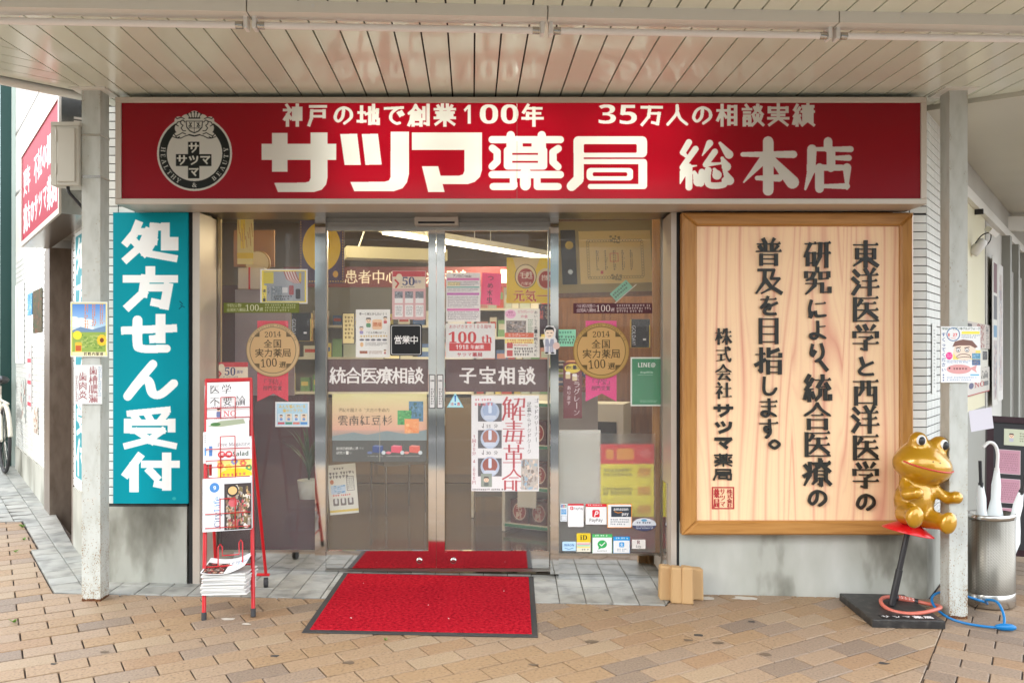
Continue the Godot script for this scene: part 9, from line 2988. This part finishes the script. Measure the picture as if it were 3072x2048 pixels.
的 24,2 18,20;8,20 8,96;8,20 42,20 42,96;8,55 42,55;8,90 42,90;66,2 50,38;62,18 94,18 90,92 72,88;66,44 78,62
根 㮈@0,0,40,100;50,6 50,92 70,82;50,6 90,6 90,46;50,26 90,26;50,46 90,46;66,46 78,78 99,97;96,56 80,72
拠 扌@0,0,36,100;処@36,0,64,100
基 8,14 92,14;28,2 28,52;72,2 72,52;28,28 72,28;28,40 72,40;4,52 96,52;30,54 6,74;70,54 94,72;26,76 74,76;50,62 50,94;8,94 92,94
づ ~4,36 50,20 90,34 88,64 40,84;78,2 84,12;90,0 96,8
く ~72,4 24,48 76,96
が ~6,32 56,28 64,42 58,78 40,92;~36,6 32,40 8,90;74,24 94,54;80,2 86,12;92,0 98,8
漢 氵@0,0,26,100;32,14 98,14;50,2 50,26;80,2 80,26;42,32 42,50;42,32 88,32 88,50;42,50 88,50;65,26 65,66;36,62 94,62;30,76 98,76;62,76 34,98;68,76 97,98
分 38,4 4,46;62,4 96,44;22,48 78,48 72,92 54,88;46,48 40,74 10,97
回 10,8 10,96;10,8 90,8 90,96;10,92 90,92;34,32 34,68;34,32 66,32 66,68;34,66 66,66
円 12,8 12,97;12,8 88,8 88,95 76,93;50,8 50,50;12,50 88,50
足 22,8 22,36;22,8 78,8 78,36;22,36 78,36;50,36 50,90;50,60 84,60;26,54 8,96;~20,80 40,92 97,94
裏 50,0 50,8;6,10 94,10;24,18 24,42;24,18 76,18 76,42;24,30 76,30;24,42 76,42;50,18 50,62;16,52 84,52;4,64 96,64;46,66 8,86;34,76 34,97 56,88;54,66 68,86 96,98;84,72 66,82
自 46,2 36,16;20,16 20,97;20,16 80,16 80,97;20,42 80,42;20,66 80,66;20,92 80,92
動 42,4 10,12;2,22 56,22;12,32 12,62;12,32 48,32 48,62;12,47 48,47;12,62 48,62;30,8 30,90;6,76 52,76;0,92 58,88;60,30 96,30 92,92 78,88;76,6 74,50 54,96
野 12,6 12,44;12,6 48,6 48,44;12,25 48,25;12,44 48,44;30,6 30,88;8,64 52,64;2,90 54,84;60,8 94,8 80,28;68,20 82,36;54,44 98,44 92,62;78,44 78,92 68,86
妊 女@0,0,46,100;92,4 58,14;50,46 99,46;76,10 76,90;56,90 97,90
症 疒@0,0,100,100;32,30 94,30;62,30 62,90;62,58 90,58;42,52 42,90;26,90 98,90
改 6,12 42,12 42,44 8,44 8,90 46,76;66,2 50,40;62,22 97,22;86,22 78,60 46,97;58,38 70,72 98,97
善 30,0 38,12;70,0 62,12;10,14 90,14;16,26 84,26;6,38 94,38;50,14 50,52;26,44 32,54;74,44 68,54;4,58 96,58;22,68 22,98;22,68 78,68 78,98;22,93 78,93
飲 24,2 2,30;26,4 46,24;24,18 24,26;8,32 8,92 44,84;8,32 42,32 42,62;8,47 42,47;8,62 42,62;62,2 50,40;60,22 96,22 90,42;74,30 70,66 48,97;76,58 98,97
む 8,30 62,26;~34,6 34,58 14,66 14,50 34,48 34,76 40,92 78,92 84,72;74,20 92,36
若 4,14 96,14;30,2 30,26;70,2 70,26;8,36 92,36;42,26 4,76;26,58 26,97;26,58 80,58 80,97;26,92 80,92
甦 2,8 48,8;8,22 8,58;8,22 43,22 43,58;8,40 43,40;8,58 43,58;~25,8 24,60 2,97;~12,62 40,92 99,97;64,4 54,40;60,24 96,24;58,48 92,48;76,4 76,74;54,74 98,74
内 12,20 12,98;12,20 88,20 88,95 76,92;50,4 48,34 24,70;52,38 76,64
服 月@0,2,42,96;52,6 52,98;52,6 92,6 92,28 80,26;52,42 90,42 70,74 52,96;60,50 74,74 98,97
液 氵@0,0,28,100;64,0 64,12;34,16 98,16;48,18 32,52;42,40 42,98;70,22 52,56;68,34 94,34 82,66 54,97;64,44 72,52;62,56 76,78 98,97
毛 80,4 14,16;12,36 88,30;6,58 94,50;46,14 46,90 94,92 94,72
早 22,6 22,50;22,6 78,6 78,50;22,28 78,28;22,50 78,50;4,70 96,70;50,50 50,98
何 亻@0,0,30,100;34,14 98,14;44,34 44,70;44,34 70,34 70,70;44,66 70,66;86,14 86,94 70,90
健 亻@0,0,26,100;62,0 62,78;46,10 88,10 88,36;40,23 99,23;46,36 88,36;46,50 86,50;40,64 99,64;28,14 44,14 30,40 44,40 30,80;~28,64 50,92 98,94
康 广@0,0,100,100;64,16 64,92 54,90;34,28 88,28 88,52;26,40 98,40;34,52 88,52;40,58 48,66;28,84 54,72;88,58 74,68;70,66 96,90
宇 50,0 50,12;8,16 8,34;8,16 92,16 92,32;24,40 76,40;6,60 94,60;50,40 50,92 34,88
治 氵@0,0,28,100;58,4 38,42 86,36;74,20 94,46;44,56 44,97;44,56 88,56 88,97;44,90 88,90
川 16,8 14,60 4,96;50,12 50,84;88,4 88,97
市 50,0 50,14;4,20 96,20;18,40 18,84;18,40 82,40 82,84 70,82;50,20 50,98
場 土@0,6,36,84;50,4 50,40;50,4 88,4 88,40;50,22 88,22;50,40 88,40;38,52 98,52;54,54 38,76;50,66 94,66 88,96 76,93;66,68 50,92;80,68 64,97
商 50,0 50,10;4,14 96,14;30,16 38,28;70,16 62,28;10,32 10,98;10,32 90,32 90,95 78,93;40,36 24,52;60,36 76,52;34,62 34,86;34,62 66,62 66,86;34,82 66,82
街 26,2 4,26;28,28 4,56;16,46 16,98;36,18 66,18;52,4 52,42;34,42 68,42;38,62 66,62;52,46 52,86;32,90 70,82;76,14 96,14;74,40 98,40;88,40 88,94 76,90
連 8,8 20,20;2,42 22,42 18,76 4,92;~18,78 40,92 97,94;36,14 96,14;42,26 42,58;42,26 90,26 90,58;42,42 90,42;42,58 90,58;32,72 98,72;66,4 66,84
で 8,18 92,14;~70,16 40,40 36,70 60,90 78,88;72,40 80,52;86,34 94,46
て 8,18 92,14;~70,16 38,42 36,72 60,90 78,88
だ 6,26 56,22;~36,4 28,50 8,94;58,46 90,44;~52,76 62,90 94,88;78,8 84,20;90,4 96,16
い ~16,20 14,60 28,84 40,68;~74,24 90,46 92,64
ら 34,6 60,16;~22,30 16,66 50,48 82,56 80,80 36,95
お 8,26 62,22;~36,6 36,84 20,90 10,76 26,58 60,44 88,56 84,80 62,90;74,18 92,34
か ~6,32 56,28 64,42 58,78 40,92;~36,6 32,40 8,90;74,24 94,54
げ ~16,8 8,46 14,92;14,92 24,70;38,34 90,30;~66,6 68,60 60,80 42,96;80,4 86,16;92,0 98,12
さ 8,28 92,20;~40,4 60,40 74,56;74,56 50,48;~22,60 20,82 40,92 76,90
あ 12,20 86,16;~40,4 36,50 44,84;~70,32 58,66 26,88 12,74 30,50 66,44 90,60 84,84 60,94
つ ~4,36 50,20 90,34 88,64 40,84
っ ~24,56 56,46 84,56 80,76 48,90
め ~22,16 30,50 46,80;~64,8 54,52 24,84 8,66 24,38 60,28 90,46 88,74 62,92
た 6,26 60,22;~36,4 28,50 8,94;54,46 92,44;~50,76 62,90 96,88
み 14,14 54,14;~54,14 30,74 10,80 10,64 40,56 94,74;~78,40 74,70 56,96
な 6,24 56,20;~34,4 28,32 8,66;70,18 92,30;~66,40 66,80 46,92 34,80 56,72 92,90
〜 ~6,54 28,40 50,50 72,60 94,46
！ 50,6 50,66;50,86 50,92
サ 4,30 96,30;28,6 28,56;~72,6 72,56 36,96
ツ 10,20 22,44;42,12 52,36;~88,14 78,60 28,94
マ 6,16 92,16 52,62;34,46 68,84
ミ 18,8 84,24;22,38 78,54;12,66 86,92
ラ 16,10 84,10;6,36 92,36;~92,36 80,72 30,96
グ ~34,6 28,36 8,58;32,22 78,22;~78,22 70,64 24,96;80,0 88,14;92,-4 100,10
ク ~36,4 30,34 8,58;34,20 84,20;~84,20 76,64 26,96
レ ~20,8 20,88 50,80 92,42
ー 6,50 94,50
｜ 50,6 50,94
ン 12,16 36,32;~10,90 60,70 94,20
ゴ 12,20 80,20 80,86;8,84 86,84;84,0 90,12;94,-4 100,8
ッ 20,46 30,62;46,42 54,58;~84,44 74,76 36,94
ド 30,4 30,96;32,36 76,58;66,6 74,22;82,0 90,16
リ 24,8 24,60;~76,6 76,56 36,96
ナ 4,34 96,34;~52,4 52,50 18,96
モ 14,14 86,14;4,46 96,46;~46,14 46,84 60,90 92,88
ダ ~34,6 28,36 8,58;32,22 78,22;~78,22 70,64 24,96;40,44 66,66;80,0 88,14;92,-4 100,10
ル ~28,12 26,60 4,92;60,8 60,90;60,90 98,54
メ 80,6 60,50 8,94;28,28 78,82
ウ 50,4 50,20;12,24 12,46;12,24 88,24;~88,24 80,66 38,97
ォ 20,52 84,52;60,34 60,94 48,90;58,54 22,86
チ 80,6 22,18;4,42 96,42;~52,14 52,56 24,96
イ 82,4 8,54;54,36 54,97
タ ~36,4 30,34 8,58;34,20 84,20;~84,20 76,64 26,96;36,46 66,70
ア 8,14 90,14 62,44;~48,30 46,62 20,94
「 50,6 50,60;50,6 90,6
」 50,40 50,94;10,94 50,94
ハ ~34,18 28,50 6,86;~62,14 74,50 95,86
コ 12,16 86,16 86,88;10,86 88,86
オ 8,32 94,32;64,4 64,92 48,88;62,34 8,86
カ 8,28 88,28 80,92 56,86;46,4 44,46 8,96
ビ 20,8 20,88 84,88;20,48 76,34;78,4 86,18;92,0 100,12
ス 14,14 82,14 14,94;52,54 90,92
ト 38,4 38,96;40,36 80,58
ブ 12,16 84,16;~84,16 76,64 26,96;86,0 92,12;96,-4 102,8
腰 月@0,2,36,96;要@38,0,62,100
痛 疒@0,0,100,100;34,22 86,22 62,38;42,42 42,98;42,42 90,42 90,95 82,94;42,58 90,58;42,74 90,74;66,32 66,96
悩 18,30 10,50;30,4 30,98;44,30 52,46;52,4 58,18;70,2 74,16;92,4 84,18;48,34 48,94;48,92 94,92;94,34 94,96;58,44 84,82;84,44 58,82
濃 氵@0,0,28,100;40,4 40,38;40,4 90,4 90,38;40,21 90,21;40,38 90,38;56,0 56,38;74,0 74,38;36,50 96,50;40,50 38,76 30,98;46,63 92,63;34,76 99,76;54,78 54,96 72,90;68,78 78,90 98,98;90,80 78,88
是 26,4 26,40;26,4 74,4 74,40;26,22 74,22;26,40 74,40;4,52 96,52;50,52 50,90;50,70 84,70;28,62 6,97;~20,80 40,92 97,94
ど 26,6 40,46;~80,30 40,50 18,74 36,90 84,90;78,4 84,16;90,0 96,12
時 8,14 8,80;8,14 34,14 34,80;8,46 34,46;8,76 34,76;66,2 66,40;44,18 90,18;40,40 97,40;42,58 97,58;80,46 80,94 68,90;52,66 60,78
は ~16,10 10,50 12,94;12,94 20,76;40,30 94,28;~68,6 68,80 54,92 44,82 60,72 92,90
支 14,24 86,24;50,3 50,48;20,46 76,46 50,78 8,97;30,54 56,82 97,96
更 6,8 94,8;16,22 16,58;16,22 84,22 84,58;16,40 84,40;16,58 84,58;~50,8 48,60 6,97;~26,62 50,82 97,96
寺 16,18 84,18;50,3 50,36;4,37 96,37;6,56 94,56;68,42 68,94 48,88;24,66 36,78
"""
